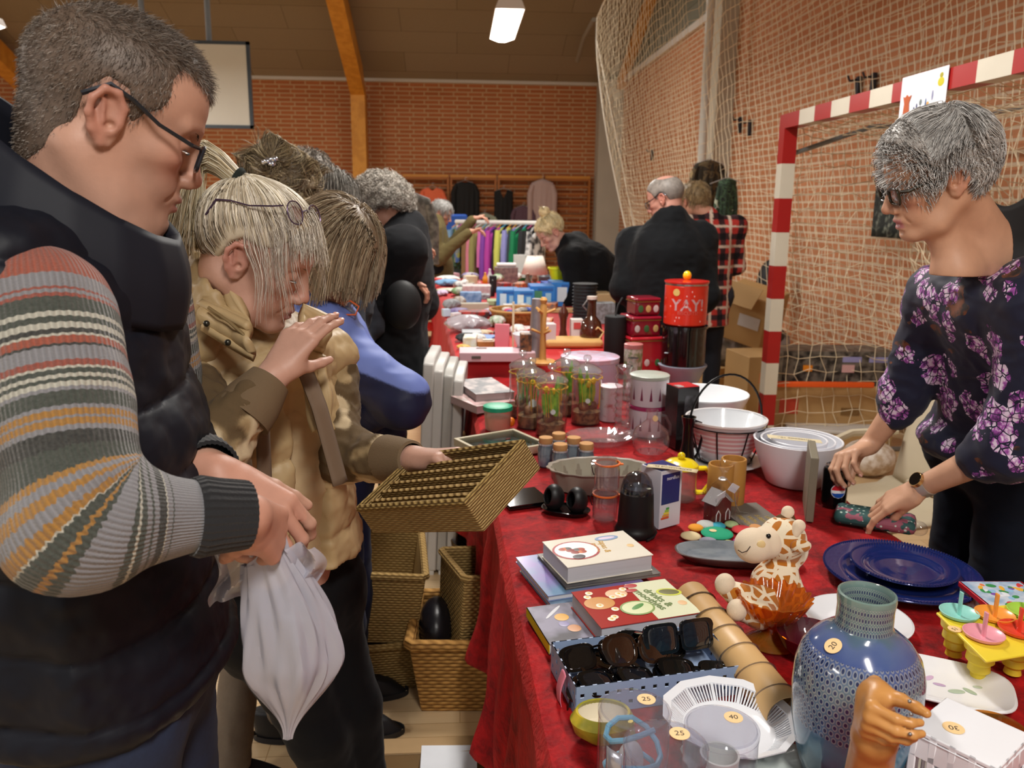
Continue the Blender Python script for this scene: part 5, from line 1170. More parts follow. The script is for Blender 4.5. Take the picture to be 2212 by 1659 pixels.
# ================================================================ THE NEAR TABLE AND ITS CLOTHS
def velvet():
    m,nt,out = _new('crushed_velvet'); g = NG(nt); n1 = g.noise(9,4,.6,dist=1.2); n2 = g.noise(42,4,.6,dist=.8)
    f = g.math('MULTIPLY',g.math('ADD',n1,n2),.5)
    c = g.ramp(f,[(.36,'#66060c'),(.5,'#930b12'),(.64,'#b31418')])
    b = g.bsdf(out,color=c,rough=.75,spec=.25,sheen=.28,normal=g.bump(g.math('ADD',g.noise(26,3,dist=.6),g.noise(110,3)),.55,.004)); b.inputs['Sheen Tint'].default_value = (1,.12,.1,1); b.inputs['Sheen Roughness'].default_value = .4
    return m
VEL = velvet()
def edgeL(y): return .135-.030*(y-1.0)
XR = 1.085
def cloth(name,label,y0,y1,z,hang,seed,lx=edgeL,rx=lambda y: XR,hr=.5,mat_=None,amp=.018,rot=0,end=None):
    rg = random.Random(seed); ph = [rg.uniform(0,6) for _ in range(8)]
    nu = int((y1-y0)/.022)+2; prof = []
    nv1,nvt,nv2 = 26,44,14
    m = MB()
    def P(i,j):
        y = y0+(y1-y0)*i/(nu-1); L = lx(y); R = rx(y)
        wob = math.sin(y*19+ph[0])+.6*math.sin(y*37+ph[1])+.35*math.sin(y*61+ph[2])
        hg = hang*(1+.10*math.sin(y*5+ph[3]))
        if j < nv1:
            t = 1-j/nv1; return (L-.012-.020*t-amp*t*wob*1.3-.012*math.sin(t*9+ph[4])*t,y+.01*t*math.cos(y*23),z-.010-hg*t)
        j -= nv1
        if j <= nvt:
            s = j/nvt; x = L+(R-L)*s; r = .006*math.sin(x*31+ph[5])*math.sin(y*23+ph[6]); return (x,y,z+.0005+max(-.0005,.0035*math.sin(x*17+y*13+ph[2])*math.sin(y*29-x*11+ph[7]))-(.008 if s in (0,1) else 0))
        j -= nvt; t = j/nv2; return (R+.012+.015*t+amp*t*wob,y,z-.01-hr*t)
    nv = nv1+nvt+1+nv2
    vs = [P(i,j) for i in range(nu) for j in range(nv)]; fs = [(i*nv+j,(i+1)*nv+j,(i+1)*nv+j+1,i*nv+j+1) for i in range(nu-1) for j in range(nv-1)]
    m.add(vs,fs)
    if end:   # hanging end towards the camera
        for (ye,sg,hh) in end:
            L,R = lx(ye),rx(ye); m.grid(lambda u,v_: (L+(R-L)*u,ye+sg*(.004+.02*v_+.012*v_*math.sin(u*30)),z-.004-hh*v_),40,10)
    o = m.build(name,mat_ or VEL,solid=.003); return tag(o,label,'tablecloth')
cloth('velvet_cloth','red crushed velvet cloth on the near end of the table, under the vase and books',.42,1.67,TZ,.62,1)
cloth('velvet_cloth','red velvet cloth on the far half of the near table, under jars and bowls',1.655,3.76,TZ-.0035,.50,2)
t = thing('folding_table','long table hidden under the red velvet cloths in front','table',(.60,2.1,0))
MB().box((0,0,TZ-.028),(.90,3.2,.03)).build('tabletop',mat('#b9a98f',.5),t,bevel=.004)
for sx in (-.36,.36):
    for sy in (-1.45,1.45): MB().tube([(sx,sy,0),(sx,sy,TZ-.04)],.016,8).build('leg',mat('#77797c',.4,.6),t)
TP = TZ+.004                                                           # top of the cloth
def put(name,label,cat,px,py,rz=0.,group=None,z=TP):
    p = at(px,py,z); t = thing(name,label,cat,p,rz,group); return t,p
def sticker(t,loc,rot,s,r=.0125,col='#e8c48e',sz=None):
    o = MB().cyl((0,0,0),(0,0,.0004),r,n=32).build('price_sticker',mat(col,.6,vary=.02),t); o.location = loc; o.rotation_euler = rot
    if s: x = text_mesh('price_text',s,sz or r*1.0,mat('#3a2e2a',.7),o,loc=(0,0,.0005),rot=(0,0,pi),depth=.0001)
    return o
# ---- vase
def vasemat():
    m,nt,out = _new('stoneware_glaze'); g = NG(nt); sp = g.n('ShaderNodeSeparateXYZ',{0: g.coord()}); z = sp.outputs[2]; a = g.math('ARCTAN2',sp.outputs[1],sp.outputs[0])
    base = g.ramp(g.math('ADD',g.math('MULTIPLY',z,3.4),g.math('MULTIPLY',g.math('SUBTRACT',g.noise(22,3),.5),.16)),[(.0,'#1d1830'),(.12,'#1f4a5e'),(.30,'#4f7f98'),(.42,'#4a6482'),(.62,'#5a6c7a'),(.72,'#44568a'),(.79,'#54648c'),(.84,'#4d6670'),(1.0,'#6f857d')])
    light = (.33,.34,.32)
    row = g.math('MULTIPLY',z,1/.0096); odd = g.math('MULTIPLY',g.math('MODULO',g.math('FLOOR',row),2.0),.5)
    u = g.math('SUBTRACT',g.math('FRACT',g.math('ADD',g.math('MULTIPLY',a,62/(2*pi)),odd)),.5); v_ = g.math('SUBTRACT',g.math('FRACT',row),.5)
    d = g.math('ADD',g.math('MULTIPLY',g.math('MULTIPLY',u,u),6.0),g.math('MULTIPLY',g.math('MULTIPLY',v_,v_),4.2))
    dot = g.math('LESS_THAN',d,.34); lt = g.math('LESS_THAN',d,1.02)
    zone = g.math('GREATER_THAN',g.math('ADD',z,g.math('MULTIPLY',g.noise(30,2),.02)),.118)
    sh = g.math('MULTIPLY',g.math('GREATER_THAN',z,.214),g.math('LESS_THAN',z,.242)); zone = g.math('MULTIPLY',zone,g.math('SUBTRACT',1.0,sh)); zone = g.math('MULTIPLY',zone,g.math('LESS_THAN',z,.281))
    c = g.mix(g.math('MULTIPLY',g.math('MULTIPLY',lt,zone),.5),base,light); c = g.mix(g.math('MULTIPLY',dot,zone),c,lin('#1f2b52'))
    bl = g.math('MULTIPLY',g.math('GREATER_THAN',g.noise(16,2,vec=g.mapping(g.coord(),scale=(1,1,.45),loc=(.3,.1,0))),.58),g.math('LESS_THAN',z,.12)); c = g.mix(g.math('MULTIPLY',bl,.7),c,lin('#7ea3b5'))
    g.bsdf(out,color=c,rough=.13,spec=.6,coat=.4,normal=g.bump(g.math('MULTIPLY',dot,zone),-.35,.0015)); return m
t,p = put('stoneware_vase','tall blue-grey stoneware vase with rows of stamped dots and a price sticker','vase',1828,1690)
MB().lathe([(0,0),(.050,0),(.058,.006),(.072,.050),(.0815,.100),(.0840,.145),(.0825,.178),(.0760,.202),(.0630,.220),(.0480,.232),(.0395,.238),(.0362,.246),(.0358,.268),(.0375,.282),(.0368,.288),(.0338,.289),(.0315,.284),(.0305,.25),(.034,.236),(.070,.2),(.074,.12),(.04,.012),(0,.01)],96).build('vase_body',vasemat(),t,ang=60)
d = Vector(CC)-Vector(p); a0 = math.atan2(d.y,d.x); aa = a0-.62
sticker(t,(.0575*math.cos(aa),.0575*math.sin(aa),.2265),Euler((0,.62,aa)),'20',.0115)
# ---- wooden mannequin hand
b0 = at(1858,1790,TP); w0 = dep(1893,1560,.93); t = thing('wooden_hand','jointed wooden display hand with curled fingers in front of the vase','hand figure',b0)
v = Vol(np.minimum(b0,w0)-.09,np.maximum(b0,w0)+.12,.0018)
v.cap(b0+A(0,0,.0),b0+A(0,0,.004),.034,.034,.004); v.cap(b0+A(0,0,.01),w0+A(0,0,-.02),.031,.024,.01); v.cap(w0+A(0,0,-.02),w0,.024,.022,.008)
hand_sdf(v,w0+A(.004,.020,.020),A(-.50,-.85,.0),A(-.85,.50,.12),1,((74,26,30),(76,28,32),(78,30,34),(80,34,36)),thumb=(.045,55,30),s=.62,spread=1,k=.003); v.cap(w0,w0+A(.004,.016,.02),.020,.018,.01)
V,Q = v.mesh(); WOODY = mat('#c08a4e',.38,vary=.12,scale=18,color2='#b27b40'); o = npmesh('carved_hand',V,Q,WOODY,t); o.location = tuple(-b0)
m = MB(); [m.ell(dep(x_,y_,.868),.0022,8,6) for x_,y_ in ((1965,1515),(1968,1543),(1966,1586))]; o = m.build('rivets',mat('#8e8e90',.3,.9),t); o.location = tuple(-b0)
# ---- white lantern box
t,p = put('lantern_box','white tilted lantern-like box with pointed cut-outs and a round sticker','lantern',2068,1775,rz=.62)
m = MB(); W = .105; hz = .135
m.box((0,0,hz-.003),(W,W,.006)); m.box((0,0,.003),(W,W,.006))
for s in (-1,1):
    for k in range(5):
        q = -W/2+.006+k*(W-.012)/4
        m.box((q,s*(W/2-.0015),hz/2),(.010,.003,hz)); m.box((s*(W/2-.0015),q,hz/2),(.003,.010,hz))
    for zz in (.012,hz-.022): m.box((0,s*(W/2-.0015),zz),(W,.003,.03)); m.box((s*(W/2-.0015),0,zz),(.003,W,.03))
m.build('shell',mat('#e4e5ea',.3,vary=.02),t,bevel=.002)
sticker(t,(-.012,.016,hz+.0005),(0,0,-.9),'30',.013)
# ---- amber tumbler
AMB = None
def glassy(c,haze=.12): return thin(c,.03,haze,c,1.3,'coloured_glass')
t,p = put('amber_tumbler','amber glass tumbler with a thumbprint pattern at the right edge','glass',2128,1712)
def thumb(a,r,z,j): 
    return (r+.0016*math.sin(a*14+(int(z/.016) % 2)*pi)*math.sin(z/.016*pi)*(.004 < z < .085),z)
MB().lathe([(0,.0),(.034,0)]+[(.036+.006*i/24,.002+.098*i/24) for i in range(25)]+[(.0405,.101)]+[(.039-.005*i/10,.098-.085*i/10) for i in range(11)]+[(0,.012)],84,fn=thumb).build('tumbler',glassy('#e2b04c'),t)
# ---- plates
def plate_prof(r,h=.02,foot=.6,th=.004):
    return [(0,.003),(r*foot,.003),(r*foot,0),(r*foot+.003,0),(r*.72,.006),(r*.97,h),(r,h+.001),(r,h+th*.7),(r*.96,h+th),(r*.70,.006+th),(r*.5,.004+th),(0,.004+th)]
t,p = put('serving_plate','white rounded rectangular plate with faint flowers, right of the vase','plate',2035,1490,rz=-.50)
def sq(a,r,z,j): n_ = 3.4; k = (abs(math.cos(a))**n_+abs(math.sin(a))**n_)**(-1/n_); return (r*k,z)
o = MB().lathe(plate_prof(.078,.016),64,fn=sq).build('plate_body',mat('#e3e4e8',.12,coat=.3,vary=.01),t); o.scale = (1.35,.95,1)
for (x,y,r_,c,an) in ((.02,-.01,.014,'#a9b9a6',.4),(.04,.0,.012,'#9fb09c',-.6),(-.005,.0,.010,'#b9a0c0',0),(-.02,.015,.011,'#c9aac8',1),(-.035,.005,.010,'#a9b9a6',2),(.055,.02,.010,'#b5c2b0',.2)):
    q = MB().ell((0,0,0),(r_,r_*.45,.0004),16,6).build('painted_flower',mat(c,.3),t); q.location = (x,y,.0085); q.rotation_euler = (0,0,an)
t,p = put('dinner_plate','plain round white plate partly hidden behind the vase shoulder','plate',1852,1352); MB().lathe(plate_prof(.098,.016),64).build('plate_body',mat('#dfe1e6',.12,coat=.3,vary=.01),t)
t,p = put('saucer','small white saucer with a gold rim under the wooden hand','saucer',1992,1640); MB().lathe(plate_prof(.058,.010),48).build('saucer_body',mat('#e3ddd0',.12,coat=.3),t); MB().lathe([(.0565,.0125),(.0585,.0125),(.0585,.0148),(.0565,.0148)],48,closed=True).build('gold_rim',mat('#b08c3c',.25,.9),t)
# ---- ruby bowl
t,p = put('ruby_bowl','dark ruby red glass bowl tucked behind the vase','bowl',1742,1420); MB().lathe([(0,0),(.022,0),(.030,.008),(.048,.028),(.056,.050),(.0545,.0505),(.045,.030),(.026,.012),(0,.008)],48).build('bowl_body',glassy('#8a1238',.25),t)
# ---- amber compote
t,p = put('amber_compote','amber pressed glass compote on a flared foot in front of the giraffe','compote',1665,1388)
fl_ = lambda a,r,z,j: (r*(1+.045*math.cos(a*20)*smooth(z,.03,.09)),z+(.0025*math.cos(a*20) if z > .085 else 0))
MB().lathe([(0,.0),(.046,.0),(.048,.004),(.034,.014),(.016,.024),(.012,.032),(.022,.042),(.040,.054),(.054,.074),(.066,.096),(.064,.097),(.051,.078),(.036,.060),(.012,.046),(0,.044)],112,fn=fl_).build('glass_bowl',glassy('#eb9f35',.16),t,ang=70)
# ---- giraffe plush
G = lambda x,y,z=1.60: dep(x,y,z)
p = at(1655,1322,TP); t = thing('giraffe_plush','sitting giraffe soft toy with brown patches and a cream muzzle','soft toy',p)
v = Vol(G(1640,1215)-A(.14,.14,.16),G(1640,1215)+A(.16,.16,.16),.0026)
v.chain([G(1665,1300,1.60),G(1672,1258,1.61),G(1690,1215,1.62)],[.046,.040,.026],.02)
v.ell(G(1690,1163,1.60),(.044,.040,.040),.012); v.cap(G(1690,1163,1.6),G(1712,1190,1.62),.036,.03,.02)
v.chain([G(1655,1290,1.56),G(1600,1290,1.53),G(1572,1272,1.53)],[.026,.022,.018],.015); v.chain([G(1660,1305,1.56),G(1640,1330,1.50),G(1603,1322,1.50)],[.028,.022,.018],.015); v.cap(G(1700,1240,1.6),G(1722,1285,1.60),.020,.018,.012)
V,Q = v.mesh()
def giraffe_mat():
    m,nt,out = _new('giraffe_plush'); g = NG(nt); vo = g.n('ShaderNodeTexVoronoi',{'Scale': 42.0,'Randomness': .8},feature='DISTANCE_TO_EDGE'); nt.links.new(g.coord(),vo.inputs['Vector'])
    c = g.mix(g.math('GREATER_THAN',vo.outputs[0],.13),lin('#e6d8bd'),g.mix(g.noise(60,3),lin('#a8631f'),lin('#bd7628')))
    g.bsdf(out,color=c,rough=.95,spec=.1,sheen=.3,normal=g.bump(g.noise(900,2),.5,.001)); return m
o = npmesh('toy_body',V,Q,giraffe_mat(),t); o.location = tuple(-p)
CR_ = mat('#e3d0b6',.95,spec=.1,sheen=.3,bump=.4,bscale=900)
def blob(nm,parts_,m_,h=.0022):
    c = np.mean([q[0] for q in parts_],0); R_ = max(np.linalg.norm(q[0]-c)+np.max(q[1]) for q in parts_)+.012; v = Vol(c-R_,c+R_,h)
    for q in parts_: v.ell(q[0],q[1],.008)
    V,Q = v.mesh(); o = npmesh(nm,V,Q,m_,t); o.location = tuple(-p); return o
blob('muzzle',[(G(1627,1178,1.565),(.036,.034,.034)),(G(1655,1172,1.58),(.030,.033,.032))],CR_)
for x_,y_,z_ in ((1566,1262,1.525),(1592,1318,1.49)): blob('foot',[(G(x_,y_,z_),(.019,.017,.021))],CR_)
for x_,y_,z_ in ((1702,1106,1.60),(1726,1136,1.565)): blob('horn',[(G(x_,y_,z_),(.0125,.0115,.0125)),(G(x_-8,y_+16,z_),(.008,.008,.010))],CR_)
for x_,y_,z_ in ((1731,1180,1.555),): blob('ear',[(G(x_,y_,z_),(.020,.007,.013)),(G(x_-12,y_-3,z_+.005),(.010,.007,.008))],giraffe_mat())
blob('mane',[(G(1700+6*k,1118+16*k,1.615),(.015,.012,.014)) for k in range(5)]+[(G(1690,1122,1.60),(.014,.013,.010))],mat('#5a3d1e',.95,bump=.9,bscale=260))
for x_,y_,z_ in ((1660,1158,1.545),): MB().ell(tuple(G(x_,y_,z_)-p),.0048,16,10).build('eye',mat('#0a0a0a',.08,vary=0),t)
MB().ell(tuple(G(1644,1177,1.533)-p),(.0088,.003,.0088),20,8).build('button',mat('#e0c48c',.5),t)
m = MB(); q0 = [G(x_,y_,z_)-p for x_,y_,z_ in ((1594,1188,1.528),(1603,1194,1.529),(1614,1190,1.530),(1621,1180,1.530))]; m.tube(q0,.0009,6); m.build('mouth_stitch',mat('#3a2a22',.8),t)
# ---- rolled paper
a,b = at(1493,1290,TP+.033),at(1700,1548,TP+.033); t = thing('paper_roll','long tan paper roll wound with silver ribbon beside the books','roll',(*a[:2],TP))
d = Vector(b)-Vector(a); L = d.length; o = MB().cyl((0,0,.033),tuple(d+Vector((0,0,.033))),.0325,n=48,cap=False); o = o.build('roll_body',mat('#cfa873',.42,vary=.04,scale=12),t,solid=.002)
M = Matrix.Translation((0,0,.033)) @ d.to_track_quat('Z','Y').to_matrix().to_4x4(); m = MB()
for k in range(6):
    pts = [];
    for i in range(25): th = 2*pi*i/24; pts.append(M @ Vector((.0335*math.cos(th),.0335*math.sin(th),.035+k*.062+.012*math.sin(th))))
    m.tube(pts,1.0,8,flat=(.0009,.0036))
m.build('silver_ribbon',mat('#a9a4a4',.22,.85),t)
# ---- books
def slab(name,label,Apx,Bpx,Dpx,ztop,th,cover,pages='#c9c8ce',cat='book',group=None,spine=None,side='D',art=None,bev=.001):
    """A front-left, B front-right, D back-left corners of the top face in the picture, lying at height ztop"""
    a,b,d = at(*Apx,ztop),at(*Bpx,ztop),at(*Dpx,ztop); ux = b-a; L = np.linalg.norm(ux[:2]); rz = math.atan2(ux[1],ux[0]); W_ = abs(np.cross(ux[:2],(d-a)[:2]))/L
    t = thing(name,label,cat,(a[0],a[1],ztop-th),rz,group)
    MB().box((L/2,W_/2,th-.0008),(L,W_,.0016)).build('front_cover',cover,t,smooth=False); MB().box((L/2,W_/2,.0008),(L,W_,.0016)).build('back_cover',cover,t,smooth=False)
    MB().box((L/2,W_/2,th/2),(L-.004,W_-.004,th-.003)).build('pages',pages_mat(pages),t,smooth=False)
    if spine: 
        if side == 'D': MB().box((.0008,W_/2,th/2),(.0016,W_,th)).build('spine',spine,t,smooth=False)
        else: MB().box((L/2,W_-.0008,th/2),(L,.0016,th)).build('spine',spine,t,smooth=False)
    return t,L,W_
def pages_mat(c):
    k = ('pages',c)
    if k in MATS: return MATS[k]
    m,nt,out = _new('page_edges'); g = NG(nt); n = g.noise(1,2,vec=g.mapping(g.coord(),scale=(4,4,900))); g.bsdf(out,color=g.mix(n,tuple(v*.72 for v in lin(c)),lin(c)),rough=.8); MATS[k] = m; return m
def disc(t,x,y,z,r,c,ry=None,rough=.4,an=0,nm='printed_shape'): o = MB().ell((0,0,0),(r,ry or r,.0004),24,6).build(nm,mat(c,rough),t); o.location = (x,y,z); o.rotation_euler = (0,0,an); return o
z = TP
slab('cookbook','pale blue hardback at the bottom of the back pile of books',(1190,1306),(1385,1275),(1133,1222),z+.012,.012,mat('#7d98b4',.3,color2='#40608a',scale=14),group='pile of cookbooks')[0]
slab('cookbook','blue and lilac cookbook second from the bottom of the back pile',(1184,1288),(1390,1256),(1127,1202),z+.025,.012,mat('#6c8fb0',.25,color2='#8f7bb8',scale=9),'#d8d8dc')
slab('cookbook','black and grey paperback directly under the thick white cookbook',(1222,1268),(1428,1238),(1165,1196),z+.033,.007,mat('#39383c',.35,color2='#75706a',scale=9),'#8a8680')
t,L,W_ = slab('cookbook','thick white cookbook with a plate of food on the cover, top of the back pile',(1226,1226),(1411,1198),(1165,1171),z+.070,.036,mat('#e8e2d4',.22,vary=.03))
zz = .0365; disc(t,L*.26,W_*.52,zz,.052,'#a52c32',.046); disc(t,L*.26,W_*.52,zz+.0003,.047,'#f0f0f0',.041)
for i in range(9): disc(t,L*.22+.018*math.cos(i*2.4),W_*.52+.013*math.sin(i*2.1),zz+.0008,.010,['#a8432a','#c86a2e','#8f2f2a','#5e5a58'][i % 4],.008)
disc(t,L*.22,W_*.28,zz+.001,.014,'#4a484e',.010); disc(t,L*.72,W_*.80,zz+.0003,.028,'#7f9cc0',.012); disc(t,L*.72,W_*.80,zz+.0006,.02,'#d9c9dc',.006)
for i,s in enumerate(('tapas &','meze')): text_mesh('cover_title',s,.021,mat('#c79a36',.5),t,loc=(L*.60-.020*i,W_*(.52)-.0*i,zz),rot=(0,0,-1.75+pi*0),depth=.0002)
disc(t,L*.88,W_*.42,zz,.008,'#e0bd84')
t,L,W_ = slab('recipe_magazine','grey hardback with a yellow spine sticking out under the red recipe book',(1186,1392),(1400,1362),(1140,1312),z+.022,.020,mat('#6b6a70',.2,color2='#a09db0',scale=12),'#cfcfd8',spine=mat('#d6c21e',.4),side='D')
disc(t,L*.28,W_*.62,.0205,.014,'#d8a02c'); disc(t,L*.26,W_*.44,.0205,.010,'#8f86b0'); disc(t,L*.33,W_*.30,.0205,.013,'#c78a5a'); disc(t,L*.23,W_*.78,.0205,.03,'#c9c9d0',.004,an=.8)
t,L,W_ = slab('cookbook','thick red and pale green smoothie book behind the tray of sunglasses',(1299,1357),(1516,1323),(1234,1279),z+.056,.033,mat('#a8322c',.2,vary=.05))
zz = .0335; MB().box((L*.78,W_/2,zz-.0002),(L*.44,W_-.001,.0006)).build('pale_cover_half',mat('#dfe2c4',.22,vary=.04,scale=8),t,smooth=False)
disc(t,L*.17,W_*.60,zz,.030,'#c8862a',.024); disc(t,L*.40,W_*.78,zz,.022,'#e0b48c',.018); disc(t,L*.47,W_*.34,zz+.0004,.034,'#7e9a4e',.027); disc(t,L*.47,W_*.34,zz+.0008,.030,'#d5dcae',.023)
o = disc(t,L*.48,W_*.36,zz+.0012,.017,'#4c8a3a',.006,an=.5)
for i in range(10):
    g_ = random.Random(i); x_,y_ = g_.uniform(.04,.52)*L,g_.uniform(.08,.92)*W_
    disc(t,x_,y_,zz+.0003,.0075,'#ecdfc4'); disc(t,x_,y_,zz+.0007,.003,'#d8b23a')
disc(t,L*.90,W_*.62,zz+.0006,.025,'#c9cf3c',.015,an=-.3); disc(t,L*.90,W_*.62,zz+.001,.02,'#6c6a3c',.011,an=-.3); disc(t,L*.60,W_*.93,zz+.0006,.014,'#b0262a',.008); disc(t,L*.57,W_*.80,zz+.0006,.012,'#b0262a',.007)
for i,s in enumerate(('drinks &','smoothies')): text_mesh('cover_title',s,.0225,mat('#5e7434',.5),t,loc=(L*.745-.019*i,W_*.52,zz+.0005),rot=(0,0,-1.35),depth=.0003,bold=.0004)
disc(t,L*.92,W_*.30,zz+.0006,.009,'#e3bb8c')
# ---- perforated tray with sunglasses
a,b,d = at(1245,1484,z+.052),at(1603,1437,z+.052),at(1184,1388,z+.052); ux = b-a; L = float(np.linalg.norm(ux[:2])); rz = math.atan2(ux[1],ux[0]); W_ = float(abs(np.cross(ux[:2],(d-a)[:2]))/L)
t = thing('perforated_tray','light blue perforated plastic tray full of sunglasses','tray',(a[0],a[1],z),rz); BLT = mat('#8fa3c4',.4,vary=.02)
def perf(L,Hh,n,rows,th=.0022):
    m = MB(); px_ = L/n; hs = .007; 
    for i in range(n+1):
        x0 = i*px_-(px_-hs)/2; x1 = x0+(px_-hs); x0 = max(0,x0); x1 = min(L,x1); m.box(((x0+x1)/2,0,Hh/2),(x1-x0,th,Hh))
    zs = [Hh*(k+.72)/(rows+.55) for k in range(rows)]; e = [0]
    for zc in zs: e += [zc-hs/2,zc+hs/2]
    e.append(Hh)
    for k in range(0,len(e),2): m.box((L/2,0,(e[k]+e[k+1])/2),(L,th*.98,e[k+1]-e[k]))
    return m
H_ = .052
for nm,LL,loc,r_,n_ in (('long_side',L,(0,0,0),0,14),('long_side',L,(0,W_,0),0,14),('short_side',W_,(0,0,0),pi/2,6),('short_side',W_,(L,0,0),pi/2,6)):
    o = perf(LL,H_,n_,2).build(nm,BLT,t,smooth=False); o.location = loc; o.rotation_euler = (0,0,r_)
MB().box((L/2,W_/2,.0015),(L,W_,.003)).build('bottom',BLT,t,smooth=False)
tray = t; TM = Matrix.Translation(t.location) @ Matrix.Rotation(rz,4,'Z')
t = thing('pink_tag','curled pink price tag hooked over the left end of the sunglasses tray','price tag',TM @ Vector((-.004,W_*.30,H_+.001)),rz)
MB().grid(lambda u,v_: (-.0035-.008*math.sin(v_*2.5),-.011+.022*u+.004*math.sin(v_*4)*v_,-.062*v_+.004*math.sin(pi*u)),6,16).build('tag_paper',mat('#dd7f96',.6,vary=.03),t,solid=.0008)
def sunglasses(kind):
    t = thing('sunglasses','','sunglasses',(0,0,0)); FR = mat(['#08080a','#1c100a','#0a0a0c'][kind % 3],.08,coat=.6,vary=.3,scale=50); LN = mat(['#10131a','#22120c','#0c0e10'][kind % 3],.03,coat=.8,vary=0,spec=.8)
    f = MB(); l = MB(); w_,h_ = ((.026,.021),(.027,.022),(.025,.019))[kind % 3]; n_ = (5,2.6,3.4)[kind % 3]
    for s in (-1,1):
        o_,i_ = [],[]
        for i in range(32):
            th = 2*pi*i/32; cx = abs(math.cos(th))**(2/n_)*math.copysign(1,math.cos(th)); sy = abs(math.sin(th))**(2/n_)*math.copysign(1,math.sin(th)); k = 1+.12*(sy > 0)*(cx*s > 0)
            o_.append((s*.034+(w_+.006)*cx*k,(h_+.006)*sy)); i_.append((s*.034+w_*cx,h_*sy))
        vs = [(x,y,.004) for x,y in o_]+[(x,y,.004) for x,y in i_]+[(x,y,0) for x,y in o_]+[(x,y,0) for x,y in i_]; fs = []
        for i in range(32): j = (i+1) % 32; fs += [(i,j,32+j,32+i),(64+i,96+i,96+j,64+j),(i,64+i,64+j,j),(32+i,32+j,96+j,96+i)]
        f.add(vs,fs); l.add([(x,y,.002+.002*(1-(x-s*.034)**2/w_**2)) for x,y in i_]+[(s*.034,0,.005)],[(i,(i+1) % 32,32) for i in range(32)])
    f.box((0,.006,.002),(.016,.007,.004)); f.build('frame',FR,t,bevel=.0006); l.build('lens',LN,t)
    for s in (-1,1): m = MB(); m.tube([(s*.066,.012,.0),(s*.067,.012,-.02),(s*.060,.012,-.10),(s*.056,.002,-.135)],1.0,6,flat=(.0017,.006)); m.build('temple',FR,t)
    return t
SG = [sunglasses(k) for k in range(3)]
labs = ['large glossy black sunglasses standing up at the right end of the tray','brown tortoiseshell sunglasses leaning at the middle of the tray','black sunglasses lying lens-up at the front left of the tray','dark round sunglasses at the back left of the tray','black sunglasses lying flat at the right front of the tray','tortoiseshell sunglasses under the others at the left of the tray','dark sunglasses at the bottom centre of the tray','black sunglasses folded against the back side of the tray']
pose = [(.74,.62,.066,(1.18,0,.05),0),(.46,.55,.058,(.95,.12,.12),1),(.27,.28,.030,(.35,.15,.35),0),(.24,.70,.044,(.6,-.2,-.15),2),(.78,.25,.028,(.3,.1,-.2),2),(.16,.45,.022,(.2,-.1,.9),1),(.52,.25,.024,(.2,.2,.1),0),(.60,.80,.040,(.9,.1,-.1),2)]
sc_ = min(1.0,L/.29)
for i,(u,v_,zz,r,k) in enumerate(pose):
    o = SG[i] if False else (SG[k] if not SG[k].get('label') else dup(SG[k])); o['label'] = labs[i]; o['group'] = 'sunglasses in the blue tray'
    o.matrix_basis = TM @ Matrix.Translation((L*u,W_*v_,zz)) @ Euler(r).to_matrix().to_4x4() @ Matrix.Scale(.96,4)
# ---- yellow gourd bowl
t,p = put('gourd_bowl','small yellow-green streaked bowl with a cream inside at the table edge','bowl',1300,1598); o = MB().lathe([(0,0),(.018,.001),(.036,.018),(.041,.036),(.034,.050),(.031,.049),(.036,.036),(.03,.018),(0,.006)],48).build('bowl_body',mat('#8f8a2a',.25,color2='#c9b23a',scale=25),t); o.scale = (1.2,.9,1)
MB().lathe([(.0335,.0492),(.0365,.036),(.031,.0185),(0,.0075)],40).build('cream_lining',mat('#e6ddc8',.2),t).scale = (1.15,.86,1)
# ---- clear cylinder packages
def canister(label,px,py,r,h,seed,price,content):
    t,p = put('clear_canister',label,'container',px,py,group='clear plastic canisters'); PL = thin('#f2f2f6',.05,haze=.05,hazecol='#dcdce4')
    MB().lathe([(r-.0012,0),(r,0),(r,h),(r+.001,h),(r+.001,h+.006),(r-.004,h+.008)],64).build('wall',PL,t); MB().lathe([(0,h+.0075),(r-.004,h+.0075),(r-.002,h+.0055),(0,h+.0055)],48).build('lid',PL,t); MB().lathe([(0,.001),(r-.001,.001)],48).build('base',PL,t)
    d = Vector(CC)-Vector(p); a_ = math.atan2(d.y,d.x); sticker(t,(.45*r*math.cos(a_+2.2),.45*r*math.sin(a_+2.2)+.01,h+.0085),(0,0,a_-pi/2+.2),price,.0125)
    content(t,r,h,a_); return t
CORD = mat('#6fb2cf',.45,vary=.03)
def c1(t,r,h,a_):
    m = MB(); pts = [(r*.78*math.cos(k*.55),r*.78*math.sin(k*.55),.03+k*.0042+.008*math.sin(k)) for k in range(22)]; m.tube(pts,.0038,8); m.build('blue_cord',CORD,t)
    m = MB(); m.grid(lambda u,v_: ((r-.004)*math.cos(a_-.9+u*.6),(r-.004)*math.sin(a_-.9+u*.6),h*.35+.05*v_),8,3); m.build('silver_label',mat('#c9cbd2',.2,.6),t,solid=.0006); MB().ell((0,.01,.05),(.018,.012,.03)).build('bunny',mat('#dcdcdc',.4),t)
    MB().tube([(.0,.02,h*.8),(.008,.018,h*.5)],.004,6).build('gold_strip',mat('#b09a3a',.3,.5),t)
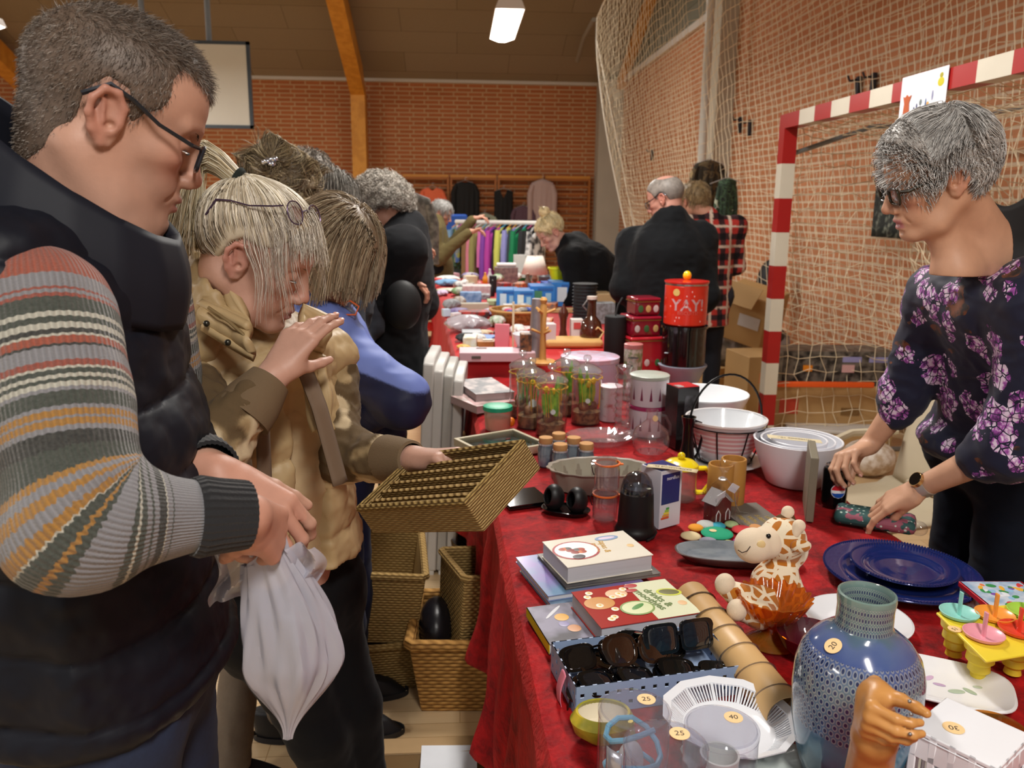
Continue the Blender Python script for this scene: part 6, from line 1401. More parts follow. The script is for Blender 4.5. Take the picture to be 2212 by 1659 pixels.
def c2(t,r,h,a_):
    MB().lathe([(0,.03),(.018,.03),(.024,.05),(.026,.078),(.023,.078),(.018,.045),(0,.04)],40).build('cup',mat('#c9ccc8',.2),t); MB().lathe([(0,.012),(r*.85,.020),(r*.86,.024),(0,.018)],40).build('small_plate',mat('#dfe3ee',.15),t)
    for k in range(9): o = MB().ell((0,0,0),(.010,.006,.001),12,6).build('blue_petal',mat('#6f8fd8',.3),t); o.location = (r*.6*math.cos(k*.7),r*.6*math.sin(k*.7),.026); o.rotation_euler = (0,0,k)
def c3(t,r,h,a_):
    for k in range(4): MB().tube([(r*.7*math.cos(k+i*.3),r*.7*math.sin(k+i*.3),.04+.012*k+.004*i) for i in range(10)],.0045,8).build('blue_cord',mat('#7f9fb8',.45),t)
    MB().ell((.0,.0,.05),(.03,.026,.03)).build('grey_piece',mat('#8c949c',.3),t)
canister('clear plastic canister with a light blue cord inside, left of the pierced plate',1362,1722,.0475,.128,1,'25',c1)
canister('clear plastic canister holding a cup with blue flowers, standing on the pierced plate',1547,1738,.0480,.112,2,'40',c2)
canister('clear plastic canister cut by the bottom edge, nearest of the three',1425,1850,.0500,.150,3,'25',c3)
# ---- pierced plate and the plate beneath
t,p = put('ribbed_plate','grey-white scalloped plate beneath the pierced plate','plate',1605,1655); MB().lathe(plate_prof(.088,.012),96,fn=lambda a,r,z,j: (r*(1+.02*math.cos(a*24)*(r > .06)),z)).build('plate_body',mat('#c9d2cf',.2),t)
t = thing('pierced_plate','white twelve-sided openwork plate with a slotted rim','plate',at(1573,1588,TP+.017)); WP_ = mat('#e2e4ea',.12,coat=.3,vary=.01)
def dod(a,r,z,j): k = pi/12; am = (a % (2*k))-k; f = smooth(r,.06,.09); return (r*(1-f+f*math.cos(k)/math.cos(am)*1.02),z+.0012*0)
MB().lathe([(0,.004),(.050,.003),(.050,0),(.054,0),(.060,.006),(.067,.010),(.067,.0135),(.058,.0095),(.045,.008),(0,.008)],144,fn=dod).build('plate_centre',WP_,t)
MB().lathe([(.0870,.0285),(.0985,.0335),(.0990,.0360),(.0865,.0315)],144,fn=dod,closed=True).build('rim',WP_,t)
m = MB()
for k in range(96):
    a_ = 2*pi*k/96
    if k % 8 == 0: w_ = .0045
    else: w_ = .0021
    q = [dod(a_,r,z,0) for r,z in ((.0655,.0115),(.077,.0205),(.0885,.0305))]
    m.tube([(r*math.cos(a_),r*math.sin(a_),z) for r,z in q],1.0,4,flat=(w_*.75,.0016))
o = m.build('slotted_band',WP_,t,smooth=False)
# ================================================================ MIDDLE OF THE NEAR TABLE
IVORY = mat('#e3e6ea',.15,coat=.3,vary=.01)
# oval dish
t,p = put('oval_dish','grey glazed oval dish with a brown rim behind the giraffe','dish',1592,1212,rz=-.14)
def ovl(a,r,z,j): n_ = 2.6; k = (abs(math.cos(a))**n_+abs(math.sin(a))**n_)**(-1/n_); return (r*k,z)
o = MB().lathe([(0,0),(.040,0),(.052,.008),(.060,.024),(.0585,.0255)],72,fn=ovl).build('dish_outside',mat('#5b4c4a',.25),t); o.scale = (2.35,.98,1)
o = MB().lathe([(.0588,.0252),(.0570,.0245),(.048,.010),(.036,.005),(0,.005)],72,fn=ovl).build('dish_inside',mat('#8a9197',.12,color2='#757d86',scale=40),t); o.scale = (2.35,.98,1)
# felt pebble trivet
t,p = put('pebble_trivet','round trivet made of coloured felt pebbles beside the oval dish','trivet',1558,1152)
for (x,y,rx,c) in ((1492,1158,22,'#d9c79c'),(1503,1140,17,'#e0962c'),(1525,1133,21,'#b9bcb8'),(1552,1136,16,'#3aa3bc'),(1580,1133,16,'#a9c08a'),(1549,1152,35,'#1f9a72'),(1604,1145,24,'#c8383c'),(1618,1158,20,'#b7dcda'),(1600,1170,16,'#b32f8c'),(1574,1175,14,'#cdd38e'),(1530,1170,20,'#8c8c9c'),(1632,1140,15,'#c98f5a')):
    q = at(x,y,TP+.004)-p; MB().ell(tuple(q),(rx*.00112,rx*.00112,.008),24,10).build('pebble',mat(c,.9,bump=.3,bscale=600),t)
disc(t,*(at(1540,1146,TP+.012)-p)[:2],.0125,.009,'#e3cf9c')
# gingerbread-house gift in cellophane
t,p = put('wrapped_ornament','little dark red house ornament wrapped in cellophane with a paper tag','ornament',1548,1122,rz=.5)
RB = mat('#5c1f1c',.5,vary=.15,scale=60)
MB().box((0,0,.026),(.055,.040,.052)).build('house_body',RB,t); m = MB(); m.prism([(-.034,.050),(0,.082),(.034,.050),(.026,.050),(0,.074),(-.026,.050)],.048,T=Matrix.Translation((0,.024,0)) @ Matrix.Rotation(pi/2,4,'X')); m.build('roof',mat('#8f8a86',.5),t,smooth=False)
m = MB(); m.prism([(-.026,.050),(0,.074),(.026,.050)],.040,T=Matrix.Translation((0,.020,0)) @ Matrix.Rotation(pi/2,4,'X')); m.build('gable',RB,t,smooth=False)
m = MB(); 
for x_ in (-.018,.016): m.tube([(x_-.007,-.0215,.004),(x_-.007,-.0215,.024),(x_,-.0215,.034),(x_+.007,-.0215,.024),(x_+.007,-.0215,.004)],.0012,5)
m.tube([(-.027,-.0215,.05),(0,-.0215,.073),(.027,-.0215,.05)],.0016,5); m.build('icing',mat('#e6e2dc',.6),t)
CEL = thin('#fbfbff',.05,refl=.8,name='cellophane')
m = MB(); m.grid(lambda u,v_: ((.044*(1-smooth(v_,.45,.78))+.006+.022*smooth(v_,.8,1))*math.cos(u*2*pi)*(1+.12*math.sin(u*40+v_*5))+.020*v_,(.036*(1-smooth(v_,.45,.78))+.005+.016*smooth(v_,.8,1))*math.sin(u*2*pi)*(1+.12*math.sin(u*31+2)),.001+.150*v_),60,22,True); m.build('cellophane_bag',CEL,t)
MB().tube([(.012+.009*math.cos(k*.9),.009*math.sin(k*.9),.108) for k in range(7)],.003,6).build('ribbon',mat('#cfc9c2',.3,.5),t)
for x_,r_ in ((.026,.5),(-.018,-.3)): o = MB().box((0,0,0),(.030,.001,.022)).build('paper_tag',mat('#dcdce2',.5),t); o.location = (x_,-.026,.088 if x_ > 0 else .074); o.rotation_euler = (.3,r_,0)
MB().tube([(.035,-.02,.085),(.044,-.02,.04),(.062,-.02,.015),(.092,-.022,.006)],.0014,5).build('bead_chain',mat('#c9c6c2',.2,.8),t)
# bamboo cups
t,p = put('bamboo_cups','two joined bamboo cups standing behind the wrapped ornament','wooden cups',1568,1092); BAM = mat('#b5833f',.45,vary=.12,scale=14)
hh = zat(p,993)-TP
for dx,dy,h_ in ((.018,.012,hh),(-.022,-.006,hh*.93)):
    MB().lathe([(0,0),(.033,0),(.034,.004),(.034,h_-.003),(.032,h_),(.029,h_),(.028,h_-.004),(.028,.01),(0,.01)],40,c=(dx,dy,0)).build('cup',BAM,t)
# quote board
t,L,W_ = slab('quote_board','small grey board printed with gold lettering lying behind the giraffe',(1638,1165),(1733,1158),(1608,1087),TP+.006,.006,mat('#6b645c',.5),cat='sign')
for k,s in enumerate(('LIFE','IS BEST','WITH','FRIENDS')): text_mesh('gold_letters',s,.017,mat('#b99f55',.4,.3),t,loc=(L*(.80-.20*k),W_*.52,.0063),rot=(0,0,-pi/2),depth=.0003)
# grey upright frame
p = at(1748,1128,TP); t = thing('photo_frame','grey wooden frame standing on edge left of the drink can','frame',p,rz=-.36); hz = zat(p,990)-TP
MB().box((0,.085,hz/2),(.020,.17,hz)).build('frame_body',mat('#77705f',.6,vary=.1,scale=40),t,bevel=.002); MB().box((.0105,.085,hz/2),(.001,.14,hz-.03)).build('panel',mat('#4f4a42',.6),t)
# drink can
t,p = put('drink_can','black cola can with a red, white and blue globe logo under the hand','can',1799,1092,group=None); MB().lathe([(0,.003),(.022,.003),(.026,0),(.031,.006),(.033,.014),(.033,.101),(.031,.108),(.0275,.114),(.0275,.1155),(.0262,.1155),(.0258,.112),(0,.112)],64).build('can_body',mat('#0a0a0d',.2,.3,coat=.5,vary=0),t)
MB().lathe([(.0312,.1075),(.0277,.1142),(.0278,.1160),(.0262,.1162),(.0255,.1125),(0,.1128)],64).build('can_top',mat('#c9ccd2',.2,.95),t)
d = Vector(CC)-Vector(p); a_ = math.atan2(d.y,d.x)+.35
def oncyl(nm,lo_,hi_,k,col,r,z0=.052):
    def f(u,v_): y = lo_+(hi_-lo_)*v_; x = (u*2-1)*math.sqrt(max(0,1-y*y))*R0*k; return (r*math.cos(a_+x/r),r*math.sin(a_+x/r),z0+y*R0*k)
    return MB().grid(f,14,14).build(nm,mat(col,.25,vary=0),t)
R0 = .0185
oncyl('logo_ring',-1,1,1.1,'#c9ccd2',.03335)
oncyl('logo_white',-1,1,1,'#eceef2',.0335)
oncyl('logo_red',.1,1,1,'#c8222e',.0337)
oncyl('logo_blue',-1,-.32,1,'#1f4fa8',.0337)
m = MB(); m.grid(lambda u,v_: (.0339*math.cos(a_+(u*2-1)*R0*.97/.0339),.0339*math.sin(a_+(u*2-1)*R0*.97/.0339),.052+R0*(.10*math.sin((u*2-1)*3)-.10+(v_-.5)*.34*(1-.3*u))),20,3); m.build('logo_wave',mat('#eceef2',.25,vary=0),t)
# patterned pouch
t,p = put('patterned_pouch','dark green flowered pouch lying under the hand with the watch','pouch',1888,1134,rz=-.52)
def pouchmat():
    m,nt,out = _new('flowered_cotton'); g = NG(nt); vo = g.n('ShaderNodeTexVoronoi',{'Scale': 70.0}); nt.links.new(g.coord(),vo.inputs['Vector']); n = g.noise(26,2)
    c = g.mix(g.math('LESS_THAN',vo.outputs['Distance'],.22),g.mix(g.math('GREATER_THAN',n,.56),lin('#1f4a4a'),lin('#8f4a5c')),lin('#b9cfc4')); g.bsdf(out,color=c,rough=.7); return m
m = MB(); m.box((0,0,.018),(.19,.095,.034)); o = m.build('pouch_body',pouchmat(),t,bevel=.014); MB().ell((.10,-.01,.014),(.022,.04,.014)).build('plastic_end',CEL,t)
# cobalt charger plates
def cob(name,label,r,px,py,z0,grp='cobalt glass plates'):
    p = at(px,py,z0); t = thing(name,label,'plate',p,0,grp); C_ = mat('#1c2a68',.12,.25,coat=.6,vary=.05)
    pr = [(0,.004),(r*.55,.004),(r*.62,.002),(r*.66,.006),(r*.80,.012),(r*.97,.020),(r,.020),(r,.0225),(r*.97,.0235),(r*.80,.0155),(r*.76,.0165),(r*.70,.0105),(r*.64,.0095),(r*.60,.0075),(r*.5,.0085),(r*.4,.0075),(r*.3,.0085),(r*.15,.0075),(0,.008)]
    MB().lathe(pr,120).build('plate_body',C_,t,ang=80)
    m = MB(); n = int(r*2*pi/.0062)
    for k in range(n): a = 2*pi*k/n; m.ell((r*.985*math.cos(a),r*.985*math.sin(a),.0235),.0026,6,4)
    m.build('beaded_rim',C_,t)
cob('charger_plate','large cobalt blue glass charger plate with a beaded rim, bottom of its stack',.158,1944,1252,TP); cob('charger_plate','large cobalt blue charger plate lying second in the stack',.158,1944,1250,TP+.008); cob('dessert_plate','smaller cobalt blue beaded plate on top of the chargers',.108,1950,1238,TP+.018)
# tin
t,L,W_ = slab('biscuit_tin','flat red-edged tin with a colourful winter picture at the right edge',(2150,1318),(2290,1318),(2088,1256),TP+.045,.045,mat('#c3ccd8',.3,color2='#8fa9c4',scale=30),cat='tin')
bpy.data.objects.remove([c for c in t.children if c.name.startswith('pages')][0]); MB().box((L/2,W_/2,.022),(L-.002,W_-.002,.042)).build('tin_side',mat('#c9cdd6',.3,color2='#8a6a5a',scale=45),t); o = MB(); 
for q in ((L/2,0,L,.003),(L/2,W_,L,.003),(0,W_/2,.003,W_),(L,W_/2,.003,W_)): o.box((q[0],q[1],.040),(q[2]+.003,q[3]+.0,.010))
o.build('red_edge',mat('#b5202c',.3),t,bevel=.001)
for k in range(26): g_ = random.Random(k); disc(t,L*g_.uniform(.1,.95),W_*g_.uniform(.1,.9),.0452,g_.uniform(.005,.011),g_.choice(['#c83c3c','#3c8a4c','#e0a93c','#d9dde4','#7a4a9c','#e07a3c','#8fb9d9']),g_.uniform(.004,.008),an=k)
# ice lolly mould
t,p = put('lolly_mould','yellow ice lolly mould with six coloured lids standing at the right','ice lolly mould',2150,1462); YE = mat('#e8cf3a',.35,vary=.03,sss=0); zt = .082; 
LP_ = [(2071,1330,'#8fd0c6'),(2148,1334,'#e8983c'),(2124,1376,'#e39aa8'),(2200,1366,'#d9432c'),(2218,1328,'#a3cf4c'),(2262,1358,'#e8cf3a')]
for x_,y_,c in LP_:
    q = at(x_,y_,TP+zt)-p
    MB().lathe([(0,.004),(.008,.002),(.014,.006),(.012,.016),(.018,.022),(.0165,.034),(.0225,.040),(.021,.054),(.0265,.060),(.0275,zt-.004),(.031,zt-.002)],40,c=(q[0],q[1],0)).build('mould_cup',YE,t)
    L_ = mat(c,.3,coat=.3,vary=.02); MB().lathe([(0,zt+.002),(.012,zt+.002),(.026,zt+.005),(.031,zt+.009),(.0325,zt+.0085),(.030,zt+.003),(0,zt-.002)],44,c=(q[0],q[1],0)).build('lid',L_,t)
    MB().tube([(q[0],q[1],zt),(q[0],q[1],zt+.045)],[1,1],10,flat=(.0055,.0022)).build('stick',L_,t)
qs = [at(x_,y_,TP+zt)-p for x_,y_ in ((2022,1322),(2130,1428),(2330,1395),(2230,1300))]; 
m = MB(); m.prism([(q[0],q[1]) for q in qs],.005,z=zt-.005); m.build('tray_top',YE,t,bevel=.002); sticker(t,tuple((at(2062,1360,TP+zt)-p)[:2])+(zt+.001,),(0,0,.2),'15',.011)
# nested planters
t,p = put('planter','large white plastic planter holding two smaller pots and a paper label','planter',1716,1040); hz = zat(p,948)-TP; R_ = 92*mpp(p)
def pot(t,R_,h,z0=0,nm='pot'): MB().lathe([(0,z0),(R_*.62,z0),(R_*.66,z0+.004),(R_*.80,z0+h*.35),(R_*.93,z0+h*.7),(R_,z0+h),(R_-.002,z0+h+.0015),(R_-.006,z0+h),(R_*.90,z0+h*.7),(R_*.60,z0+.008),(0,z0+.008)],72).build(nm,mat('#dcdde4',.25,vary=.01),t)
pot(t,R_,hz); pot(t,R_*.84,hz*.9,.012,'inner_pot'); pot(t,R_*.66,hz*.85,.02,'smallest_pot')
o = MB().box((0,0,0),(.15,.035,.0008)).build('paper_label',mat('#cfc2a0',.7),t); o.location = (-.02,-.02,hz+.006); o.rotation_euler = (0,.05,-.25); text_mesh('handwriting','Urtepotte 10,-',.016,mat('#5b5140',.8),o,loc=(0,0,.001),rot=(0,0,pi),depth=.0001)
MB().tube([(-.01,-R_*.88,hz*.9),(.0,-R_*.90,hz*.75),(.03,-R_*.82,hz*.55),(.05,-R_*.74,hz*.5)],.0012,5).build('dark_wire',mat('#26282c',.5),t)
# wire basket bowl
t = thing('saucer_plate','white dish under the striped bowl in the wire basket','plate',at(1562,1000,TP)); MB().lathe(plate_prof(.125,.014),60).build('plate_body',IVORY,t)
p = at(1563,992,TP+.012); t = thing('striped_bowl','white bowl with pink stripes standing in a black wire basket','bowl',p); hz = zat(p,905)-TP-.012; R_ = 86*mpp(p)
def strm():
    m,nt,out = _new('striped_ceramic'); g = NG(nt); z = g.n('ShaderNodeSeparateXYZ',{0: g.coord()}).outputs[2]; f = g.math('FRACT',g.math('MULTIPLY',g.math('ADD',z,g.math('MULTIPLY',g.noise(6,2),.004)),70.0))
    c = g.mix(g.math('MULTIPLY',g.math('LESS_THAN',f,.55),g.math('LESS_THAN',z,.105)),lin('#e2dfe0'),lin('#d3a7ab')); c = g.mix(g.math('LESS_THAN',z,.04),c,lin('#dedce0')); g.bsdf(out,color=c,rough=.2,coat=.2); return m
MB().lathe([(0,0),(R_*.5,0),(R_*.60,.012),(R_*.80,hz*.5),(R_*.92,hz*.92),(R_,hz),(R_,hz+.006),(R_*.95,hz+.005)],72).build('bowl_outside',strm(),t); MB().lathe([(R_,hz+.006),(R_*.96,hz+.004),(R_*.88,hz*.85),(R_*.7,hz*.4),(R_*.5,.012),(0,.01)],72).build('bowl_inside',IVORY,t)
t2 = thing('wire_basket','black wire basket with a tall arched handle around the striped bowl','wire basket',(p[0],p[1],TP)); BW = mat('#1c1b1c',.4,.6); m = MB()
for k in range(8): a = 2*pi*k/8+.25; m.tube([(R_*.66*math.cos(a),R_*.66*math.sin(a),.016),(R_*.84*math.cos(a),R_*.84*math.sin(a),hz*.5+.012),(R_*.97*math.cos(a),R_*.97*math.sin(a),hz*.9+.012)],.0022,6)
m.tube([(R_*.68*math.cos(k*.2618),R_*.68*math.sin(k*.2618),.016) for k in range(24)],.0035,6,closed=True); m.tube([(R_*.98*math.cos(k*.2618),R_*.98*math.sin(k*.2618),hz*.9+.012) for k in range(24)],.0022,6,closed=True); m.build('cage',BW,t2)
m = MB(); aa_ = .25; hp = [(R_*1.0*math.cos(th),R_*.25*math.cos(th),hz*.9+.012+.155*math.sin(th)) for th in [pi*k/20 for k in range(21)]]; m.tube(hp,.0035,8); m.build('handle',BW,t2)
# big white bowl behind
t,p = put('white_bowl','big plain white bowl behind the striped one','bowl',1517,935); hz = zat(p,850)-TP; R_ = 93*mpp(p); MB().lathe([(0,0),(R_*.52,0),(R_*.56,.006),(R_*.78,hz*.45),(R_*.94,hz*.85),(R_,hz),(R_-.001,hz+.004),(R_-.005,hz+.002),(R_*.72,hz*.42),(R_*.4,.02),(0,.015)],72).build('bowl_body',IVORY,t)
# tall black carton
t,p = put('tall_carton','tall black carton with a red and silver top in front of the big white bowl','box',1468,962,rz=.30); hz = zat(p,832)-TP; MB().box((0,0,hz/2),(.082,.075,hz)).build('carton',mat('#17171a',.25,coat=.3,color2='#2a2c30',scale=8),t,bevel=.001); MB().box((0,0,hz+.001),(.080,.073,.002)).build('red_top',mat('#b5222a',.3),t); MB().box((-.028,-.02,hz+.003),(.022,.03,.002)).build('silver_patch',mat('#c9ccce',.25,.5),t); MB().box((.006,-.0378,hz*.62),(.04,.001,hz*.5)).build('printed_front',mat('#55585e',.3,color2='#1a1b1e',scale=30),t)
# black grinder jug
t,p = put('pepper_mill','slim glossy black jug with a curved handle beside the wire basket','jug',1482,1012); hz = zat(p,900)-TP; BK = mat('#0d0d0f',.12,coat=.5,vary=0)
MB().lathe([(0,0),(.030,0),(.031,.010),(.024,.035),(.017,hz*.5),(.016,hz*.8),(.021,hz*.95),(.0225,hz),(.019,hz),(.014,hz*.8),(0,hz*.6)],40).build('jug_body',BK,t); MB().tube([(.014,0,hz*.93),(.038,0,hz*.88),(.044,0,hz*.6),(.034,0,hz*.3),(.024,0,hz*.2)],.0045,8).build('handle',BK,t)
# yellow tea maker
t,p = put('tea_maker','glass tea maker with a bright yellow lid and handle behind the lamp carton','teapot',1467,1075); YL = mat('#e6cc14',.25,coat=.3,vary=.02); MB().lathe([(0,0),(.044,0),(.046,.006),(.046,.088),(.048,.092),(.047,.092),(.044,.088),(.044,.006),(0,.004)],48).build('glass_body',thin('#f4f4f0',.02,.05),t)
MB().lathe([(.049,.090),(.047,.098),(.036,.107),(.016,.112),(0,.113)],48).build('lid',YL,t); MB().ell((0,0,.121),.0105).build('knob',YL,t); MB().tube([(.044,0,.084),(.070,0,.084),(.086,0,.066),(.086,0,.035),(.070,0,.014),(.044,0,.014)],1.0,10,flat=(.014,.0065)).build('handle',YL,t)
t.rotation_euler = (0,0,.05)
# lamp carton
p = at(1424,1128,TP); t = thing('bulb_carton','white and dark blue light bulb carton behind the coffee grinder','box',p,rz=.52); hz = zat(p,1006)-TP; w_ = .072
MB().box((0,.0,hz/2),(w_,w_,hz)).build('carton',mat('#d3d2dd',.35,vary=.02),t,bevel=.001)
m = MB(); m.box((-.002,-w_/2-.0005,hz*.68),(w_-.012,.001,hz*.52)); m.box((0,0,hz+.0008),(w_-.008,w_-.008,.001)); m.build('blue_panel',mat('#1f2a6c',.3),t)
m = MB(); m.box((w_/2+.0005,0,hz/2),(.001,w_-.006,hz-.006)); m.build('side_panel',mat('#43417c',.35,color2='#35346a',scale=20),t)
text_mesh('brand_text','nordlux',.0135,mat('#e4e4f0',.4),t,loc=(.004,-w_/2-.0012,hz*.86),rot=(pi/2,0,0),depth=.0002); text_mesh('brand_text','Led',.018,mat('#cfe0f4',.4),t,loc=(0,-.012,hz+.0018),rot=(0,0,0),depth=.0002)
for k,c in enumerate(('#3c9a3c','#9cc83c','#e8d83c','#e8a03c','#d9582c')): MB().box((-.010-.002*k,-w_/2-.0011,hz*.34-.006*k),(.010+.004*k,.0008,.0045)).build('energy_bar',mat(c,.4),t)
MB().lathe([(.004,-.0005),(.006,-.0005)],12).build('print_dot',mat('#26306c',.4),t)
o = thing('paper_label','long buff paper label with handwriting lying across the lamp carton and yellow pot','label',tuple(Vector(at(1452,1012,TP+hz+.006))),rz=-.42); m = MB(); m.grid(lambda u,v_: (-.062+.124*u,-.0135+.027*v_,.002*math.sin(u*3)),12,3); m.build('paper',mat('#cdbd98',.7),o,solid=.0006); text_mesh('handwriting','KAFFEMASKINE 50,-',.011,mat('#4f473a',.8),o,loc=(0,0,.0025),rot=(0,0,pi),depth=.0001)
# clip jars
for k,(lab,z0) in enumerate((('glass clip jar with an orange seal, lower of the two stacked',0),('glass clip jar with an orange seal and open lid, standing on the other jar',.082))):
    p = at(1306,1122,TP); t = thing('clip_jar',lab,'jar',(p[0]+.002*k,p[1],TP+z0),group='stacked clip jars'); CL = thin('#f3eef0',.02,.06,'#e3c9cc',1.3)
    MB().lathe([(0,.002),(.026,.0),(.0315,.006),(.0325,.055),(.030,.062),(.030,.066),(.028,.066),(.0285,.061),(.031,.054),(.030,.007),(0,.005)],48).build('jar_body',CL,t); MB().lathe([(.0295,.0665),(.0335,.0685),(.0335,.072),(.0295,.0725)],48,closed=True).build('orange_seal',mat('#e0702c',.4),t)
    o = MB().lathe([(0,.0745),(.024,.0745),(.0335,.0735),(.0335,.079),(.022,.081),(0,.0805)],48).build('lid',CL,t)
    if k: o.rotation_euler = (0,-.12,0)
    MB().tube([(-.033,0,.070),(-.040,0,.062),(-.036,0,.045),(-.033,.004,.038)],.0014,5).build('clip',mat('#3a3a3e',.3,.7),t); MB().box((.034,-.004,.068),(.012,.010,.003)).build('orange_tab',mat('#e0702c',.4),t)
# coffee grinder
t,p = put('coffee_grinder','black electric coffee grinder with a clear dome lid','grinder',1372,1150); hz = zat(p,1062)-TP; GB = mat('#0f0f11',.45,spec=.4,vary=0)
MB().lathe([(0,0),(.050,0),(.0515,.008),(.048,.016),(.0455,.020),(.0445,.03),(.0415,.09),(.0405,hz),(.036,hz+.001),(0,hz+.001)],64).build('motor_body',GB,t); MB().lathe([(.0405,hz-.002),(.0395,hz+.012),(.034,hz+.032),(.024,hz+.044),(.010,hz+.050),(0,hz+.051)],48).build('dome_lid',thin('#b4b4bc',.03,.06,'#6a6b70',1.4),t); MB().lathe([(0,hz+.001),(.030,hz+.002),(.033,hz+.012)],32).build('steel_bowl',mat('#9a9ca0',.25,.8),t)
MB().tube([(.05*math.cos(k*.45-.3),.05*math.sin(k*.45-.3)-.004,.006+.0035*k) for k in range(-2,5)],.0032,6).build('power_cord',mat('#17171a',.5),t); disc(t,.020,-.034,hz+.020,.006,'#9fa090')
# egg-shaped pair on a tray
t,p = put('cruet_pair','pair of matt black egg-shaped cruets with oval openings on a black tray','cruet set',1222,1106,rz=-.42)
MT = mat('#131315',.45,vary=.02); m = MB(); 
def pea(a,r,z,j): return (r*(1-.22*math.cos(2*a+pi)*-1)*(1.0),z)
o = MB().lathe([(0,0),(.034,0),(.040,.004),(.0425,.011),(.0405,.0115),(.036,.006),(0,.005)],60,fn=lambda a,r,z,j: (r*(1.55-.62*math.sin(a)**2*1.0),z)).build('tray',mat('#0c0c0e',.12,coat=.4),t)
for dx in (-.033,.030):
    v = Vol((dx-.045,-.045,-.0),(dx+.045,.045,.08),.0016); v.ell((dx,0,.034),(.0285,.0275,.0325),0); v.ell((dx,0,.046),(.022,.022,.026),.01); v.ell((dx-.014,-.020,.044),(.015,.017,.021),.002,op='-'); v.ell((dx,0,.036),(.0235,.0225,.028),.0,op='-')
    V,Q = v.mesh(); npmesh('egg_cup',V,Q,MT,t)
# flat glossy black dish
t,L,W_ = slab('black_dish','flat glossy black square dish at the table edge left of the cruets',(1102,1094),(1192,1082),(1072,1062),TP+.012,.010,mat('#0b0c0f',.08,coat=.6),cat='dish'); bpy.data.objects.remove([c for c in t.children if c.name.startswith('pages')][0]); MB().box((L/2,W_/2,.005),(L*.9,W_*.9,.008)).build('dish_core',mat('#0b0c0f',.08,coat=.6),t)
# baking tin
t,p = put('baking_tin','taupe oval baking tin with a fluted rim','baking tin',1292,1052); R_ = 112*mpp(p); TA = mat('#8d8377',.35,vary=.03); o = MB().lathe([(0,.003),(R_*.80,.003),(R_*.80,0),(R_*.83,.002),(R_*.93,.056),(R_,.060),(R_,.063),(R_*.92,.061),(R_*.80,.008),(0,.007)],96,fn=lambda a,r,z,j: (r*(1+.018*math.cos(a*16)*smooth(z,.03,.06)),z)).build('tin_body',TA,t); o.scale = (1,.62,1)
MB().lathe([(0,.009),(R_*.80,.010),(R_*.915,.0605)],96,fn=lambda a,r,z,j: (r*(1+.018*math.cos(a*16)),z)).build('inside',mat('#a49e90',.4),t).scale = (1,.62,1)
# cork-lidded jars
jl = ['leftmost','rearmost','second from right','front','rightmost']
for k,(x_,y_) in enumerate(((1178,1006),(1206,996),(1238,1006),(1209,1022),(1265,1020))):
    t,p = put('spice_jar','grey glass spice jar with a cork lid, %s of the five' % jl[k],'jar',x_,y_,group='cork-lidded spice jars'); hz = .088
    MB().lathe([(0,0),(.021,0),(.024,.004),(.0245,.055),(.021,.066),(.0205,.074),(0,.074)],36).build('jar_body',mat('#79868f',.12,coat=.5,color2='#4a5468',scale=26),t); MB().lathe([(0,.070),(.0200,.070),(.0215,.074),(.0220,.089),(.0205,.092),(0,.092)],36).build('cork_lid',mat('#b98a58',.8,vary=.12,scale=140),t)
    MB().lathe([(.0205,.069),(.0228,.069),(.0228,.074),(.0205,.074)],32,closed=True).build('collar',mat('#c6c9d2',.2,.4),t)
# shallow glass frame
t,L,W_ = slab('shadow_frame','shallow beige shadow-box frame lying flat by the table edge',(1051,982),(1186,958),(1014,941),TP+.026,.026,mat('#b8ad96',.5),cat='frame')
for c_ in list(t.children): bpy.data.objects.remove(c_)
m = MB(); 
for q in ((L/2,.006,L,.012),(L/2,W_-.006,L,.012),(.006,W_/2,.012,W_-.02),(L-.006,W_/2,.012,W_-.02)): m.box((q[0],q[1],.013),(q[2],q[3],.026))
m.build('frame_border',mat('#b3a88f',.55),t,bevel=.001); MB().box((L/2,W_/2,.003),(L-.02,W_-.02,.004)).build('dark_backing',mat('#353b3c',.3,color2='#57605f',scale=30),t); MB().box((L/2,W_/2,.020),(L-.02,W_-.02,.0012)).build('glass_pane',thin('#eef2f2',.02),t)
for k in range(6): g_ = random.Random(k); MB().ell((L*g_.uniform(.2,.8),W_*g_.uniform(.2,.8),.008),(.010,.006,.004)).build('pressed_flower',mat(g_.choice(['#8f3a3a','#b9a3a3','#7a4a3a','#c9c9c9']),.6),t)
# ================================================================ BACK END OF THE NEAR TABLE
def hbase(px,py,ytop,z=TP): p = at(px,py,z); return p,zat(p,ytop)-z
CLR = thin('#f4f6f6',.015,.03,'#e6eaea',1.5)
def cyl_tin(name,label,cat,px,py,wpx,ytop,m_,lidm=None,lidh=.014,z=TP,knob=None,dz=0.):
    p,h = hbase(px,py,ytop,z); h = max(h,.02); r = wpx/2*mpp(p); t = thing(name,label,cat,p)
    MB().lathe([(0,0),(r*.97,0),(r*.98,.002),(r*.98,h-lidh),(0,h-lidh)],64).build('tin_body',m_,t)
    MB().lathe([(r*.96,h-lidh),(r,h-lidh+.001),(r,h-.002),(r-.003,h),(0,h)],64).build('lid',lidm or m_,t)
    return t,p,r,h
